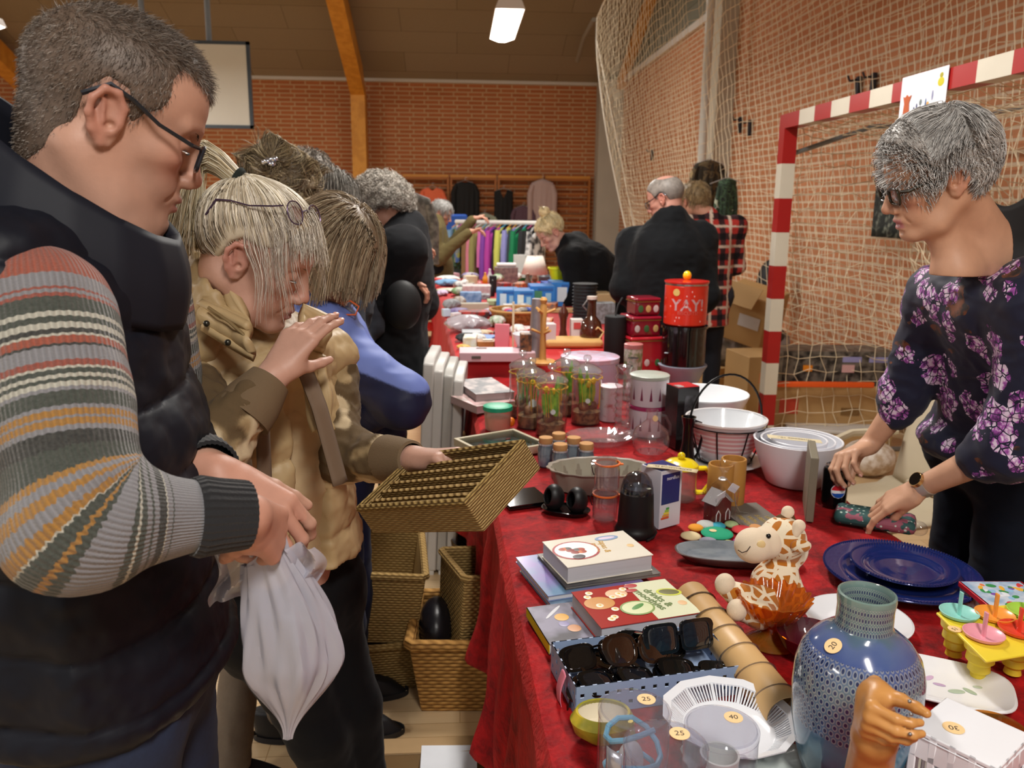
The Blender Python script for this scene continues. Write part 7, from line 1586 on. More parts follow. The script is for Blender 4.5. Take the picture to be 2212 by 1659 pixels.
# hyacinth jars
GRN = mat('#5fa82c',.5,color2='#a3d046',scale=30); SOIL = mat('#4a3424',.9,color2='#8a6a48',scale=40,bump=.5); RAF = mat('#c89a3a',.8)
jars = [(1147,921,62,'front left, with a round white tag',4),(1190,938,66,'nearest, in the centre',5),(1265,912,64,'at the right with open yellow flowers',9),(1128,898,56,'at the back left behind the tagged jar',3),(1222,893,56,'at the back between the others',4)]
for k,(x_,y_,w_,lab,nl) in enumerate(jars):
    p = at(x_,y_,TP); r = w_/2*mpp(p); t = thing('bulb_jar','glass jar of sprouting bulbs tied with raffia, '+lab,'glass jar',p,k*1.1,'glass jars with spring bulbs'); h = .185
    MB().lathe([(0,.002),(r*.95,.0),(r,.005),(r,h),(r*1.03,h+.003)],48).build('glass_jar',CLR,t)
    MB().lathe([(r*1.04,h+.004),(r*1.06,h+.010),(r*.9,h+.022),(r*.45,h+.034),(.006,h+.040),(.006,h+.046),(.014,h+.052),(.016,h+.060),(.012,h+.068),(0,h+.071)],40).build('glass_lid',thin('#f4f6f6',.01,.12,'#eef2f2',2.0),t)
    MB().lathe([(0,.004),(r*.93,.004),(r*.94,.045),(r*.6,.055),(0,.050)],32).build('soil',SOIL,t)
    for b in range(3): a = b*2.1+k; MB().ell((.4*r*math.cos(a),.4*r*math.sin(a),.062),(.019,.019,.022),16,10).build('bulb',mat('#8f6a48',.6,color2='#5c3a2c',scale=50),t)
    for b in range(nl):
        a = b*2.4+k; m = MB(); x0,y0 = .35*r*math.cos(a),.35*r*math.sin(a); hh = .075+.03*(b % 3); m.tube([(x0,y0,.07),(x0*1.3,y0*1.3,.07+hh*.6),(x0*1.5,y0*1.5,.07+hh)],[1,1.2,.3],8,flat=(.010,.0025)); m.build('leaf',GRN,t)
    if k in (2,0,1):
        for b in range(5 if k == 2 else 2): a = b*1.3; MB().ell((.45*r*math.cos(a),.45*r*math.sin(a),.150+.008*(b % 2)),(.010,.010,.013),12,8).build('flower',mat('#e8c022',.5),t)
    m = MB(); m.tube([(r*1.04*math.cos(q*.26),r*1.04*math.sin(q*.26),h-.012+.003*math.sin(q*3)) for q in range(24)],.0022,5,closed=True)
    g_ = random.Random(k)
    d = Vector(CC)-Vector(p); a_ = math.atan2(d.y,d.x)-k*1.1
    for b in range(6):
        a = a_+g_.uniform(-.6,.6); e = g_.uniform(.03,.10); m.tube([(r*1.05*math.cos(a),r*1.05*math.sin(a),h-.012),(r*1.25*math.cos(a+.2),r*1.25*math.sin(a+.2),h-.012+g_.uniform(-.01,.015)),(r*1.12*math.cos(a+.3),r*1.12*math.sin(a+.3),h-.02-e)],.0013,4)
    m.build('raffia_tie',RAF,t)
    if k in (0,1,2): q = MB().cyl((0,0,0),(0,0,.001),.014 if k == 0 else .009,n=24).build('round_tag',mat('#cfdcdc',.5),t); M_ = Matrix.Translation((r*1.06*math.cos(a_+.1),r*1.06*math.sin(a_+.1),.10 if k == 0 else .095)) @ Vector((math.cos(a_),math.sin(a_),0)).to_track_quat('Z','Y').to_matrix().to_4x4(); q.matrix_basis = M_
# frosted cup with green lid
t,p = put('lidded_cup','frosted cup with a green lid and something orange inside','cup',1075,926); h = zat(p,882)-TP; r = 30*mpp(p); MB().lathe([(0,0),(r*.86,0),(r*.9,.004),(r,h)],40).build('cup_body',thin('#f2e2dc',.2,.45,'#dcb9a8',.6),t); MB().lathe([(0,.004),(r*.84,.004),(r*.9,h*.6),(0,h*.66)],32).build('orange_contents',mat('#df7a4c',.6),t)
MB().lathe([(0,h+.012),(r*.7,h+.014),(r*1.04,h+.010),(r*1.06,h-.004),(r,h-.004)],40,fn=lambda a,r_,z,j: (r_*(1+.02*math.cos(a*18)),z)).build('green_lid',mat('#1f9a74',.4),t)
t = thing('orange_egg','small orange egg-shaped piece beside the frosted cup','ornament',at(1104,922,TP)); MB().ell((0,0,.018),(.014,.014,.018)).build('egg',mat('#e87a1c',.35),t)
t = thing('price_card','small white paper note beside the green-lidded cup','note',at(1040,882,TP),.2); MB().box((0,0,.0006),(.06,.035,.001)).build('paper',mat('#dcdce4',.6),t)
t,L,W_ = slab('boxed_game','flat grey box at the left edge, on top of a brown and pink one',(1028,852),(1112,846),(1016,818),TP+.062,.030,mat('#a89c9a',.45,color2='#5e6064',scale=18),'#b8a8a8',cat='box')
t,L,W_ = slab('boxed_game','brown and pink box lower of the two behind the green-lidded cup',(1030,878),(1114,866),(1016,836),TP+.032,.030,mat('#8f7f78',.45,color2='#c9a8a8',scale=18),'#c2a8ac',cat='box')
# cut-glass tower, platter, carafe
t,p = put('glass_platter','oval cut-glass platter left of the carafe','platter',1300,958); R_ = 68*mpp(p); o = MB().lathe([(0,.003),(R_*.6,.003),(R_*.62,0),(R_*.7,.008),(R_,.030),(R_*.99,.033),(R_*.66,.012),(0,.008)],72,fn=lambda a,r,z,j: (r*(1+.02*math.cos(a*20)),z)).build('platter_body',thin('#f6eef0',.01,.10,'#e8e2e6',2.2),t); o.scale = (1.15,.85,1)
t,p = put('glass_tower','tall ribbed glass candlestick column behind the platter','candlestick',1342,942); h = zat(p,790)-TP; MB().lathe([(0,0),(.042,0),(.046,.010),(.030,.016)]+[(.021+(.007 if q % 2 else 0),.022+q*(h-.05)/16) for q in range(17)]+[(.026,h-.01),(.030,h),(.024,h),(0,h-.02)],48).build('column',thin('#f6f0f2',.01,.08,'#e8e2e6',2.2),t)
t,p = put('glass_tower','second, slimmer glass column standing just behind the first','candlestick',1362,918); MB().lathe([(0,0),(.034,0),(.036,.010),(.022,.016)]+[(.016+(.005 if q % 2 else 0),.022+q*(h-.03)/14) for q in range(15)]+[(.020,h),(0,h)],40).build('column',thin('#f6f0f2',.01,.08,'#e8e2e6',2.2),t); disc(t,0,-.017,h*.55,.009,'#c99a3c')
t,p = put('glass_carafe','round clear glass decanter with a small round price sticker','carafe',1405,975); h = zat(p,900)-TP; MB().lathe([(0,.003),(.045,.0),(.060,.018),(.063,.045),(.055,.075),(.032,.095),(.018,.108),(.016,h+.01),(.020,h+.022),(.019,h+.022)],56).build('carafe_body',thin('#fbf2f3',.01,.06,'#eee6ea',1.8),t); MB().tube([(.018,0,.125),(.045,0,.12),(.062,0,.09),(.062,0,.055)],.005,8).build('handle',CLR,t); sticker(t,(.005,-.024,.118),(1.3,0,.3),'',.010)
# cake tins with little trees
def treemat():
    m,nt,out = _new('tin_with_trees'); g = NG(nt); sp = g.n('ShaderNodeSeparateXYZ',{0: g.coord()}); a = g.math('ARCTAN2',sp.outputs[1],sp.outputs[0]); z = sp.outputs[2]
    u = g.math('ABSOLUTE',g.math('SUBTRACT',g.math('FRACT',g.math('MULTIPLY',a,13/(2*pi))),.5)); tri = g.math('LESS_THAN',u,g.math('MULTIPLY',g.math('SUBTRACT',.072,z),3.2)); tri = g.math('MULTIPLY',tri,g.math('GREATER_THAN',z,.022))
    g.bsdf(out,color=g.mix(tri,lin('#cfc6ce'),lin('#6e2346')),rough=.3,coat=.3); return m
TM_ = treemat(); t,p,r,h = cyl_tin('cake_tin','pink and white tin with little dark trees, lower of the pair','tin',1398,935,84,872,TM_,mat('#9c2c5c',.3)); t2,p2,r2,h2 = cyl_tin('cake_tin','pale open tin with little dark trees, standing on the pink-rimmed one','tin',1398,935,84,872,TM_,mat('#aab0a6',.3)); t2.location.z += h+.001
# lilac tin
t,p,r,h = cyl_tin('round_tin','big round lilac tin with a flower-sprigged lid behind the bulb jars','tin',1272,858,126,768,mat('#b9afc9',.3,vary=.02),mat('#c6bdd4',.25,color2='#c9a0b0',scale=22),.02); 
t,p,r,h = cyl_tin('floral_tin','white tin with red and green flowers between the bulb jars and glass columns','tin',1318,906,50,832,mat('#d9ccd2',.35,color2='#b5483c',scale=32,fac=.55),None,.01)
# square red tins
for k,(lab,w_,y0,y1,c) in enumerate((('largest dark red Christmas tin, bottom of the stack of three',92,800,722,'#a81e2a'),('dark red square tin in the middle of the stack',80,716,680,'#86142a'),('smallest dark red tin on top of the stack',66,676,640,'#7c1426'))):
    p = at(1380,812,TP); s_ = mpp(p); zb = zat(p,[812,722,679][k]); zt_ = zat(p,[722,679,640][k]); t = thing('christmas_tin',lab,'tin',(p[0]+[0,-.004,.006][k],p[1],zb),.18,'stacked red Christmas tins'); w = w_*s_*.86; h = zt_-zb-.001
    MB().box((0,0,(h-.016)/2),(w*.97,w*.97,h-.016)).build('tin_body',mat(c,.25,coat=.3,color2='#6a5a2a',scale=38,fac=.62),t,bevel=.012); MB().box((0,0,h-.009),(w,w,.018)).build('lid',mat(c,.2,coat=.4,vary=.03),t,bevel=.008)
    m = MB(); 
    for sx,sy,d in ((0,-1,(w*.94,.002)),(-1,0,(.002,w*.94))): m.box((sx*w/2,sy*w/2,h-.018),(*d,.0025))
    m.build('gold_line',mat('#b08c4a',.3,.6),t)
    for q in range(3): o = MB().ell((0,0,0),(.013,.001,.017),12,8).build('printed_motif',mat(['#c9a86a','#c9c2c0','#3c6a3c'][(q+k) % 3],.5),t); o.location = (-w*.3+q*w*.3,-w/2-.0002,h*.4)
# small snowman tin
t,p,r,h = cyl_tin('snowman_tin','small round tin with white figures and a red lid in front of the red tins','tin',1364,862,40,742,mat('#c9bdb6',.35,color2='#7a8a5c',scale=40),mat('#b06a68',.3),.02)
for q in range(4): a = -2.2+q*.45; MB().ell((r*math.cos(a),r*math.sin(a),.05),(.010,.010,.030),10,8).build('snowman_figure',mat('#e2e2e6',.5),t)
# YAY tin on black tin on grey pot
p = at(1472,822,TP); z1 = zat(p,786); z2 = zat(p,700); z3 = zat(p,606)
r = 52*mpp(p); t = thing('grey_pot','light grey round pot under the black canister','pot',(p[0],p[1],TP)); MB().lathe([(0,0),(r*.7,0),(r*.9,(z1-TP)*.7),(r,z1-TP-.006),(r,z1-TP),(0,z1-TP)],48).build('pot_body',mat('#8f94a4',.4),t)
r = 47*mpp(p); h = z2-z1-.002; t = thing('black_canister','glossy black round canister under the red biscuit tin','canister',(p[0],p[1],z1+.001)); MB().lathe([(0,0),(r*.98,0),(r*.98,h-.016),(r*1.05,h-.014),(r*1.05,h-.002),(0,h)],64).build('canister_body',mat('#0a0a0c',.10,coat=.5,vary=0),t); disc(t,-r*.9,-.05,.06,.01,'#c9c9d2')
r = 45*mpp(p); h = z3-z2-.004; t = thing('biscuit_tin','bright red round biscuit tin reading YAY with a yellow knob on the lid','tin',(p[0],p[1],z2)); RT = mat('#d6301c',.25,coat=.3,vary=.02)
MB().lathe([(0,0),(r*.95,0),(r,.006),(r,h-.018),(r*.98,h-.016),(r*.98,h-.012),(0,h-.012)],72).build('tin_body',RT,t); MB().lathe([(r*.985,h-.014),(r*.99,h-.004),(r*.985,h-.002)],64).build('metal_band',mat('#b9b0a8',.25,.8),t); MB().lathe([(r*1.02,h-.006),(r*1.04,h),(r*1.03,h+.004),(r*.3,h+.008),(0,h+.008)],64).build('lid',mat('#c8241c',.22,coat=.4,vary=.02),t); MB().ell((0,0,h+.026),(.019,.019,.022)).build('knob',mat('#f0bc12',.2,coat=.4,vary=0),t)
d = Vector(CC)-Vector(p); a_ = math.atan2(d.y,d.x); Rz = Matrix.Rotation(a_+pi/2,4,'Z')
def cyltext(s,size,zc,col,off=0.,bold=0.):
    o = text_mesh('printed_text',s,size,mat(col,.4),t,depth=.0004,bold=bold)
    for v in o.data.vertices: x,y,z = v.co; v.co = ((r+.0006)*math.sin(x/r),-(r+.0006)*math.cos(x/r),zc+y)
    o.matrix_basis = Matrix.Rotation(a_+pi/2+off,4,'Z'); return o
cyltext('YAY!',.072,h*.48,'#f3d9dd',.12,.0012); cyltext('BISCUITS!',.022,h*.31,'#ef8a80',.12)
for k in range(12): g_ = random.Random(k+3); a = a_+.12-pi/2*0+g_.uniform(-1.1,1.1); o = MB().ell((0,0,0),(.0012,.0022,.0045),8,6).build('printed_dash',mat('#f0c9c4',.4),t); o.location = (r*math.cos(a),r*math.sin(a),g_.choice([h*.12,h*.2,h*.7,h*.8,h*.45])); o.rotation_euler = (0,0,a)
o = MB().cyl((0,0,0),(0,0,.001),.016,n=24).build('price_sticker',mat('#dcbc6c',.5),t); a = a_-.45; o.matrix_basis = Matrix.Translation((r*math.cos(a),r*math.sin(a),h*.78)) @ Vector((math.cos(a),math.sin(a),0)).to_track_quat('Z','Y').to_matrix().to_4x4()
# ================================================================ THE FAR TABLE
TF = .822; TQ = TF+.004
xa,xb = at(985,760,TF),at(945,622,TF); k_ = (xb[0]-xa[0])/(xb[1]-xa[1]); eL2 = lambda y: xa[0]+k_*(y-xa[1])-.005; xR2 = lambda y: .96
VEL2 = mat('#b3171b',.75,vary=.12,scale=4,sheen=.05)
t = thing('folding_table','second long table under the red cloth further back','table',(.58,6.2,0)); MB().box((-.06,-.3,TF-.03),(.84,3.9,.03)).build('tabletop',mat('#b9a98f',.5),t)
for sx in (-.4,.26):
    for sy in (-2,1.4): MB().tube([(sx,sy,0),(sx,sy,TF-.04)],.016,8).build('leg',mat('#77797c',.4,.6),t)
cloth('red_cloth','plain red cloth over the far table full of flea market goods',3.80,7.95,TF,.60,5,lx=eL2,rx=xR2,mat_=VEL2,amp=.02,end=[(3.80,-1,.08)])
def F(px,py): return at(px,py,TQ)
def fbox(name,label,cat,px,py,wpx,ytop,dp,c,rz=0.,c2=None,sc=20,parts=None,bev=.003):
    p = F(px,py); h = max(zat(p,ytop)-TQ,.008); w = wpx*mpp(p); t = thing(name,label,cat,p,rz); MB().box((0,dp/2,h/2),(w,dp,h)).build('box_body',mat(c,.45,color2=c2,scale=sc) if c2 else mat(c,.45),t,bevel=bev)
    if parts: 
        for (x,z,ww,hh,cc) in parts: MB().box((x*w,-.001,z*h),(ww*w,.003,hh*h)).build('printed_panel',mat(cc,.45),t,smooth=False)
    return t,w,h
def lump(name,label,cat,px,py,wpx,ytop,dp,c,c2=None,seed=0,m_=None,flat=1.):
    p = F(px,py); h = max(zat(p,ytop)-TQ,.012); w = wpx*mpp(p); t = thing(name,label,cat,p,0); q = random.Random(seed).random()*9
    m = MB(); m.grid(lambda u,v_: ((lambda k: (w/2*k*math.sin(pi*(v_*.96+.02))*math.cos(2*pi*u),dp/2+dp/2*k*math.sin(pi*(v_*.96+.02))*math.sin(2*pi*u),h/2-h/2*math.cos(pi*(v_*.96+.02))))(1+.13*math.sin(u*2*pi*3+q+v_*4)+.09*math.sin(u*2*pi*7+v_*9+q)+.05*math.sin(u*2*pi*13-v_*17))),44,18,True)
    m.build(cat.replace(' ','_')+'_body',m_ or mat(c,.6,color2=c2,scale=14) if c2 or m_ else mat(c,.6),t); return t
fbox('glass_tray','long clear acrylic tray of glass beads at the front of the far table','tray',1075,782,165,762,.16,'#c9a8b0',parts=[(-.28,.5,.12,.3,'#5a544e')]); 
p = F(1040,772); t = thing('watch_strap_box','small dark clasp lying on the acrylic tray','clasp',(p[0],p[1],TQ+.035)); MB().box((0,0,.006),(.05,.02,.012)).build('clasp',mat('#3a3632',.4),t,bevel=.002)
fbox('wooden_box','small brown wooden box behind the acrylic tray','box',1054,752,46,738,.10,'#a2703c',.05,'#87582c')
p = F(1054,752); t = thing('white_card','white card lying on the small wooden box','card',(p[0],p[1]+.05,zat(p,738)+.001)); MB().box((0,0,.002),(.05,.04,.003)).build('card',mat('#d9cfc0',.6),t)
lump('gold_necklace','little heap of gold coloured beads beside the wooden box','beads',1003,757,30,745,.06,'#c9a24a','#e8d29a',3)
lump('black_shoe_pair','dark rounded purse behind the gold beads','purse',1008,741,44,722,.10,'#24282c',None,4)
t = lump('knitted_roll','cream rolled knitting lying on the dark purse','knitting',1045,726,38,714,.07,'#cbbd9f',None,5)
PB = thin('#eef0f4',.2,.5,'#c9c4cc',1.0)
t = lump('plastic_parcel','crumpled clear plastic bag of pinkish things near the left edge of the far table','bag',1010,722,96,684,.20,'#c9a8a8',None,6,PB); q = t.location; MB().ell((0,.10,.05),(.10,.05,.045)).build('pink_contents',mat('#b08080',.6,color2='#dcc4c4',scale=20),t)
fbox('white_tube','white cardboard roll beside the plastic bag','roll',1052,704,38,692,.05,'#d9cfc4')
fbox('pink_card','pink folded paper sign standing on the far table','sign',1084,754,32,700,.012,'#d77d8a',-.25)
t = thing('white_stick','thin cream wooden stick standing beside the pink sign','stick',F(1108,758)); MB().tube([(0,0,0),(0,0,zat(F(1108,758),652)-TQ)],.006,6).build('stick',mat('#d9c9a8',.6),t)
# big round basket with goods
p = F(1125,706); R_ = 64*mpp(p); hb_ = zat(p,678)-TQ; t = thing('shallow_basket','wide round wicker basket filled with small things','basket',(p[0],p[1]+.18,TQ)); WK = mat('#a9783f',.7,color2='#7f5427',scale=60,bump=.6,bscale=120); MB().lathe([(0,0),(R_*.8,0),(R_*.92,hb_*.5),(R_,hb_),(R_*.97,hb_+.006),(R_*.9,hb_*.8),(0,hb_*.75)],64).build('basket_body',WK,t); MB().tube([(R_*math.cos(k*.1963),R_*math.sin(k*.1963),hb_+.004) for k in range(32)],.009,6,closed=True).build('rim',mat('#b98a4c',.6,bump=.4),t)
for k in range(10): g_ = random.Random(k); p2 = (p[0]+g_.uniform(-.6,.6)*R_,p[1]+.18+g_.uniform(-.5,.5)*R_,TQ+hb_*.76); cc = g_.choice(['#d9cfc4','#b9a89a','#c84a6c','#3a4a9a','#e2dcd4','#8f8a86']); nm = ['white shell','beige pebble','pink ribbon reel','blue box','cream reel','grey stone','brass bell','striped ball','little jar','felt flower'][k]; t = thing('trinket','small '+nm+' lying in the wide round basket','trinket',p2,0,'trinkets in the round basket'); MB().ell((0,0,.015),(g_.uniform(.02,.04),g_.uniform(.015,.03),.016),16,8).build('trinket_body',mat(cc,.5),t)
fbox('blue_folder','dark blue flat case with a white towel on it','case',1115,676,86,668,.16,'#3a4a9a',.02); p = F(1115,676); t = thing('folded_towel','white folded cloth lying on the dark blue case','towel',(p[0],p[1]+.09,zat(p,668)+.001)); MB().box((0,0,.012),(.17,.10,.022)).build('cloth_fold',mat('#dcdcdc',.8),t,bevel=.008)
# stack of blue cartons
for k,a in enumerate([('light blue carton with pictures at the front left of the blue row',1095,668,46,626,'#3f86c9','#d2e2ea'),('blue carton with white bottle pictures, second in the blue row',1132,672,44,628,'#3a7fc4','#dfe6e2'),('bright blue carton with a green picture, third in the blue row',1172,668,54,618,'#2f7ac9','#4c8a6a'),('wide blue carton on the right of the blue row',1226,662,70,610,'#3480cf','#d9e6ef'),('blue carton with an orange picture behind the wide one',1236,640,80,602,'#4a90c9','#d98f3c'),('dark blue carton beside the black flower pots',1198,654,40,612,'#3055b0','#e2e6ee')]):
    lab,px,py,w_,yt,c,c2 = a; t,w,h = fbox('blue_carton',lab,'carton',px,py,w_,yt,.22,c,.03*k-.06,None,20,[(-.18,.5,.3,.6,c2),(.22,.45,.22,.5,'#9fc4dc'),(.1,.85,.6,.12,'#2a5fa8')]); t['group'] = 'blue cartons on the far table'
# yellow tub
p = at(1210,606,TQ+.16); R_ = 26*mpp(p); t = thing('yellow_tub','neon yellow plastic tub on top of the blue cartons','tub',p); hy = zat(p,578)-p[2]; MB().lathe([(0,0),(R_*.72,0),(R_*.74,.004),(R_*.96,hy-.012),(R_*1.03,hy-.01),(R_*1.03,hy),(R_*.9,hy),(R_*.7,.006),(0,.006)],32,fn=sq).build('tub_body',mat('#d9dc12',.4,vary=.02),t)
# plant pots stack, bottle, mill, mug tree...
p = F(1262,690); t = thing('plant_pots','tall stack of black plastic plant pots behind the amber bottle','pots',p); R_ = 27*mpp(p); H_ = zat(p,612)-TQ; m = MB(); nq = 11; pr = [(0,0),(R_*.8,0)]
for q in range(nq): z0 = H_*q/nq; pr += [(R_*.90,z0+H_/nq*.75),(R_*1.0,z0+H_/nq*.78),(R_*1.0,z0+H_/nq*.98),(R_*.9,z0+H_/nq)]
m.lathe(pr+[(0,H_*.97)],40).build('pot_stack',mat('#23272a',.5,vary=.02),t)
p = F(1276,745); H_ = zat(p,640)-TQ; R_ = 24*mpp(p); t = thing('swing_top_bottle','brown glass flagon with a white swing top','bottle',p); MB().lathe([(0,0),(R_*.9,0),(R_,.012),(R_*1.02,H_*.28),(R_*.85,H_*.48),(R_*.42,H_*.60),(R_*.36,H_*.85),(R_*.42,H_*.92),(R_*.36,H_*.94),(0,H_*.94)],48).build('bottle_glass',thin('#9a5222',.02,.35,'#5c2c10',1.5),t); MB().lathe([(0,.01),(R_*.9,.01),(R_*.9,H_*.24),(0,H_*.24)],32).build('amber_contents',mat('#a8560e',.3),t); MB().lathe([(0,H_*.93),(R_*.46,H_*.94),(R_*.46,H_*1.0),(0,H_*1.01)],24).build('white_stopper',mat('#c9bfb6',.4),t); MB().tube([(-R_*.4,0,H_*.93),(-R_*.8,0,H_*.8),(-R_*.45,0,H_*.72)],.004,5).build('wire_clip',mat('#9a9a9a',.3,.8),t)
p = F(1216,734); H_ = zat(p,656)-TQ; t = thing('brown_mill','tall dark brown turned wooden pepper mill','pepper mill',p); MB().lathe([(0,0),(.026,0),(.026,.01),(.017,H_*.3),(.019,H_*.55),(.028,H_*.72),(.022,H_*.82),(.008,H_*.93),(.003,H_),(0,H_)],32).build('mill_body',mat('#4a1e12',.3,coat=.3),t)
p = F(1175,800) if False else at(1172,800,TP+.0); t = thing('mug_tree','light wooden mug tree on a round base','mug tree',F(1172,785)); H_ = zat(F(1172,785),642)-TQ; WD = mat('#c4914f',.5,vary=.1,scale=20); MB().lathe([(0,0),(.062,0),(.064,.010),(.055,.016),(.018,.020),(.016,.03),(.013,H_*.5),(.017,H_*.86),(.012,H_*.90),(.018,H_*.96),(.010,H_),(0,H_)],32).build('post',WD,t); 
for k in range(6): a = k*1.05; zz = H_*(.45 if k % 2 else .75); MB().tube([(0,0,zz),(.055*math.cos(a),.055*math.sin(a),zz+.022)],.0065,6).build('peg',WD,t)
t = thing('steel_cylinder','tall grey metal cylinder directly behind the mug tree','cylinder',F(1158,775)); MB().lathe([(0,0),(.040,0),(.024,zat(F(1158,775),645)-TQ),(0,zat(F(1158,775),645)-TQ)],32).build('cylinder_body',mat('#a8a0a6',.3,.5),t)
t = thing('white_basin','white enamel bowl in front of the round basket','bowl',F(1140,768)); R_ = 34*mpp(F(1140,768)); MB().lathe([(0,0),(R_*.5,0),(R_*.95,.10),(R_,.108),(R_*.97,.11),(R_*.6,.03),(0,.02)],40).build('bowl_body',IVORY,t)
fbox('dark_jar','dark patterned jar beside the mug tree','jar',1136,780,24,722,.06,'#3a2f2c',0,'#8a5a3a',40)
p = F(1240,752); t = thing('handled_basket','flat pale basket with two looped handles behind the lilac tin','basket',p); MB().box((0,.06,.022),(.30,.16,.044)).build('basket_body',mat('#c49a5c',.7,bump=.5,bscale=100),t,bevel=.015); m = MB(); [m.tube([(sx*.14,.05,.04),(sx*.16,.05,.075),(sx*.13,.05,.10),(sx*.10,.05,.075),(sx*.10,.05,.04)],.006,6) for sx in (-1,1)]; m.build('loop_handle',mat('#d3b27c',.6),t)
fbox('white_packet','white packet with red print standing in front of the flagon','packet',1246,735,26,690,.06,'#d4ccc8',0,None,20,[(0,.7,.6,.3,'#c04a48')])
fbox('pale_box','pale upright box between the mug tree and the brown mill','box',1188,752,26,700,.07,'#c9bfc0',.1)
p = F(1326,782); H_ = zat(p,682)-TQ; t = thing('black_speaker','matt black upright cylinder left of the red tins','speaker',p); MB().lathe([(0,0),(.048,0),(.050,.004),(.050,H_-.003),(.047,H_),(0,H_)],40).build('speaker_body',mat('#17191b',.7,vary=.05),t); MB().tube([(.0,0,H_),(.01,0,H_+.05),(.03,0,H_+.085)],.004,5).build('cable',mat('#2a2c2e',.5),t)
fbox('jewel_box','bronze coloured relief casket on the far table','casket',1094,612,50,578,.16,'#6a5a5c',0,'#8a7a74',30); p = F(1094,612); t = thing('white_roll','white paper roll lying on the relief casket','roll',(p[0],p[1]+.05,zat(p,578)+.002)); MB().cyl((-.09,0,.02),(.09,0,.02),.02).build('roll_body',mat('#dcd9d9',.6),t)
fbox('black_lamp_foot','black upright box left of the relief casket','box',1065,632,16,596,.06,'#121214')
p = F(1155,616); t = thing('table_lamp','table lamp with a cream cone shade','lamp',p); z0 = zat(p,592)-TQ; z1_ = zat(p,553)-TQ; MB().lathe([(29*mpp(p),z0),(17*mpp(p),z1_)],40).build('lamp_shade',mat('#dccfc4',.7),t,solid=.003); MB().lathe([(0,0),(.06,0),(.06,.012),(.014,.03),(.03,z0*.6),(.012,z0),(.01,z1_)],28).build('lamp_base',mat('#8a6a58',.4),t)
fbox('white_board','white upright board behind the lamp','board',1122,600,26,550,.02,'#c9ccc8')
for k,(lab,px,py,w_,yt,c) in enumerate((('clear bottle with brown liquid beside the lamp foot',1140,628,16,590,'#7a5a48'),('small white figurine behind the blue row',1152,636,12,612,'#d9d5d2'),('dark bottle at the left of the far table',1064,640,10,604,'#1a1a1c'),('white bottle with a spout behind the folded towels',1058,612,12,580,'#cfd2dc'),('orange bottle beside the small white figurines',1048,612,12,588,'#d9962c'),('lilac figurine at the back left',1020,606,12,590,'#8f86b8'),('dark grey crumpled helmet shape by the yellow tub',1180,608,34,586,'#4a4e55'),('white jug behind the towels at the far left',1004,616,16,598,'#d9d6d0'),('tiny pink vase among the bottles',1036,618,9,604,'#d09a9a'),('small brass bell near the lamp',1168,622,9,610,'#a07c3c'))):
    p = F(px,py); H_ = zat(p,yt)-TQ; r = w_/2*mpp(p); t = thing('bottle' if 'bottle' in lab else 'ornament',lab,'bottle' if 'bottle' in lab else 'ornament',p,0,'small bottles and ornaments'); MB().lathe([(0,0),(r*.9,0),(r,H_*.1),(r,H_*.5),(r*.4,H_*.75),(r*.45,H_*.95),(0,H_)],24).build('ornament_body',mat(c,.3),t)
# towels and textiles at the left
for k,(lab,px,py,w_,yt,c) in enumerate((('light blue folded towel at the back left of the far table',968,620,56,604,'#6d9ac2'),('white folded towel lying on the blue one',968,612,52,596,'#d9d9d4'),('pale green folded cloth at the table edge',975,634,60,624,'#c9d0bc'),('white and purple packet hanging over the table edge',956,640,24,628,'#d0bcd9'),('grey patterned bundle near the left edge',975,672,40,648,'#8d8f93'),('lilac crumpled cloth near the left edge',992,684,42,668,'#8678a8'))): lump('folded_textile',lab,'textile',px,py,w_,yt,.16,c,None,k+20)['group'] = 'textiles at the left end'
fbox('patterned_purse','light blue toilet bag with a red print','bag',1017,656,46,632,.10,'#8fb4dc',0,'#5a86bc',22); fbox('ruler_box','long beige patterned box lying across the red trays','box',1020,670,74,656,.08,'#b9b09c',.08)
fbox('red_tray','shallow red tray with little toys in it','tray',1025,688,66,674,.14,'#b8281e',.05,'#3a2a2a',22); fbox('white_packet','white folded paper leaning by the red tray','paper',988,692,20,676,.04,'#dcdce2',.5); fbox('blue_toy','small white and blue packet at the left edge','packet',966,684,16,668,.05,'#b9cfe4',.3)
fbox('lace_cloth','pink and white lace-edged box in the middle left','box',1030,640,62,618,.18,'#cfb4b8',0,'#e2d9d6',30); fbox('green_tray','light green flat tray beside the lace box','tray',1075,660,44,650,.16,'#a8b888'); fbox('brown_board','long pale wooden board at the right side of the far table','board',1205,676,84,668,.10,'#b99a6c')
lump('white_crumpled_bag','white crumpled plastic bag on the wooden board','bag',1165,672,36,656,.12,'#dcdcda',None,41); fbox('black_gadget','small black gadget in front of the crumpled bag','gadget',1148,684,26,674,.06,'#1d1f2c')
# card boxes and bits beyond the pots at the right
fbox('open_carton','pale open carton in front of the leaning woman','carton',1300,668,60,636,.24,'#b89c74',.1); fbox('wire_rack','grey wire rack with toys right of the flagon','rack',1308,700,40,655,.10,'#8a8f94',0,'#6a6a6a',40)

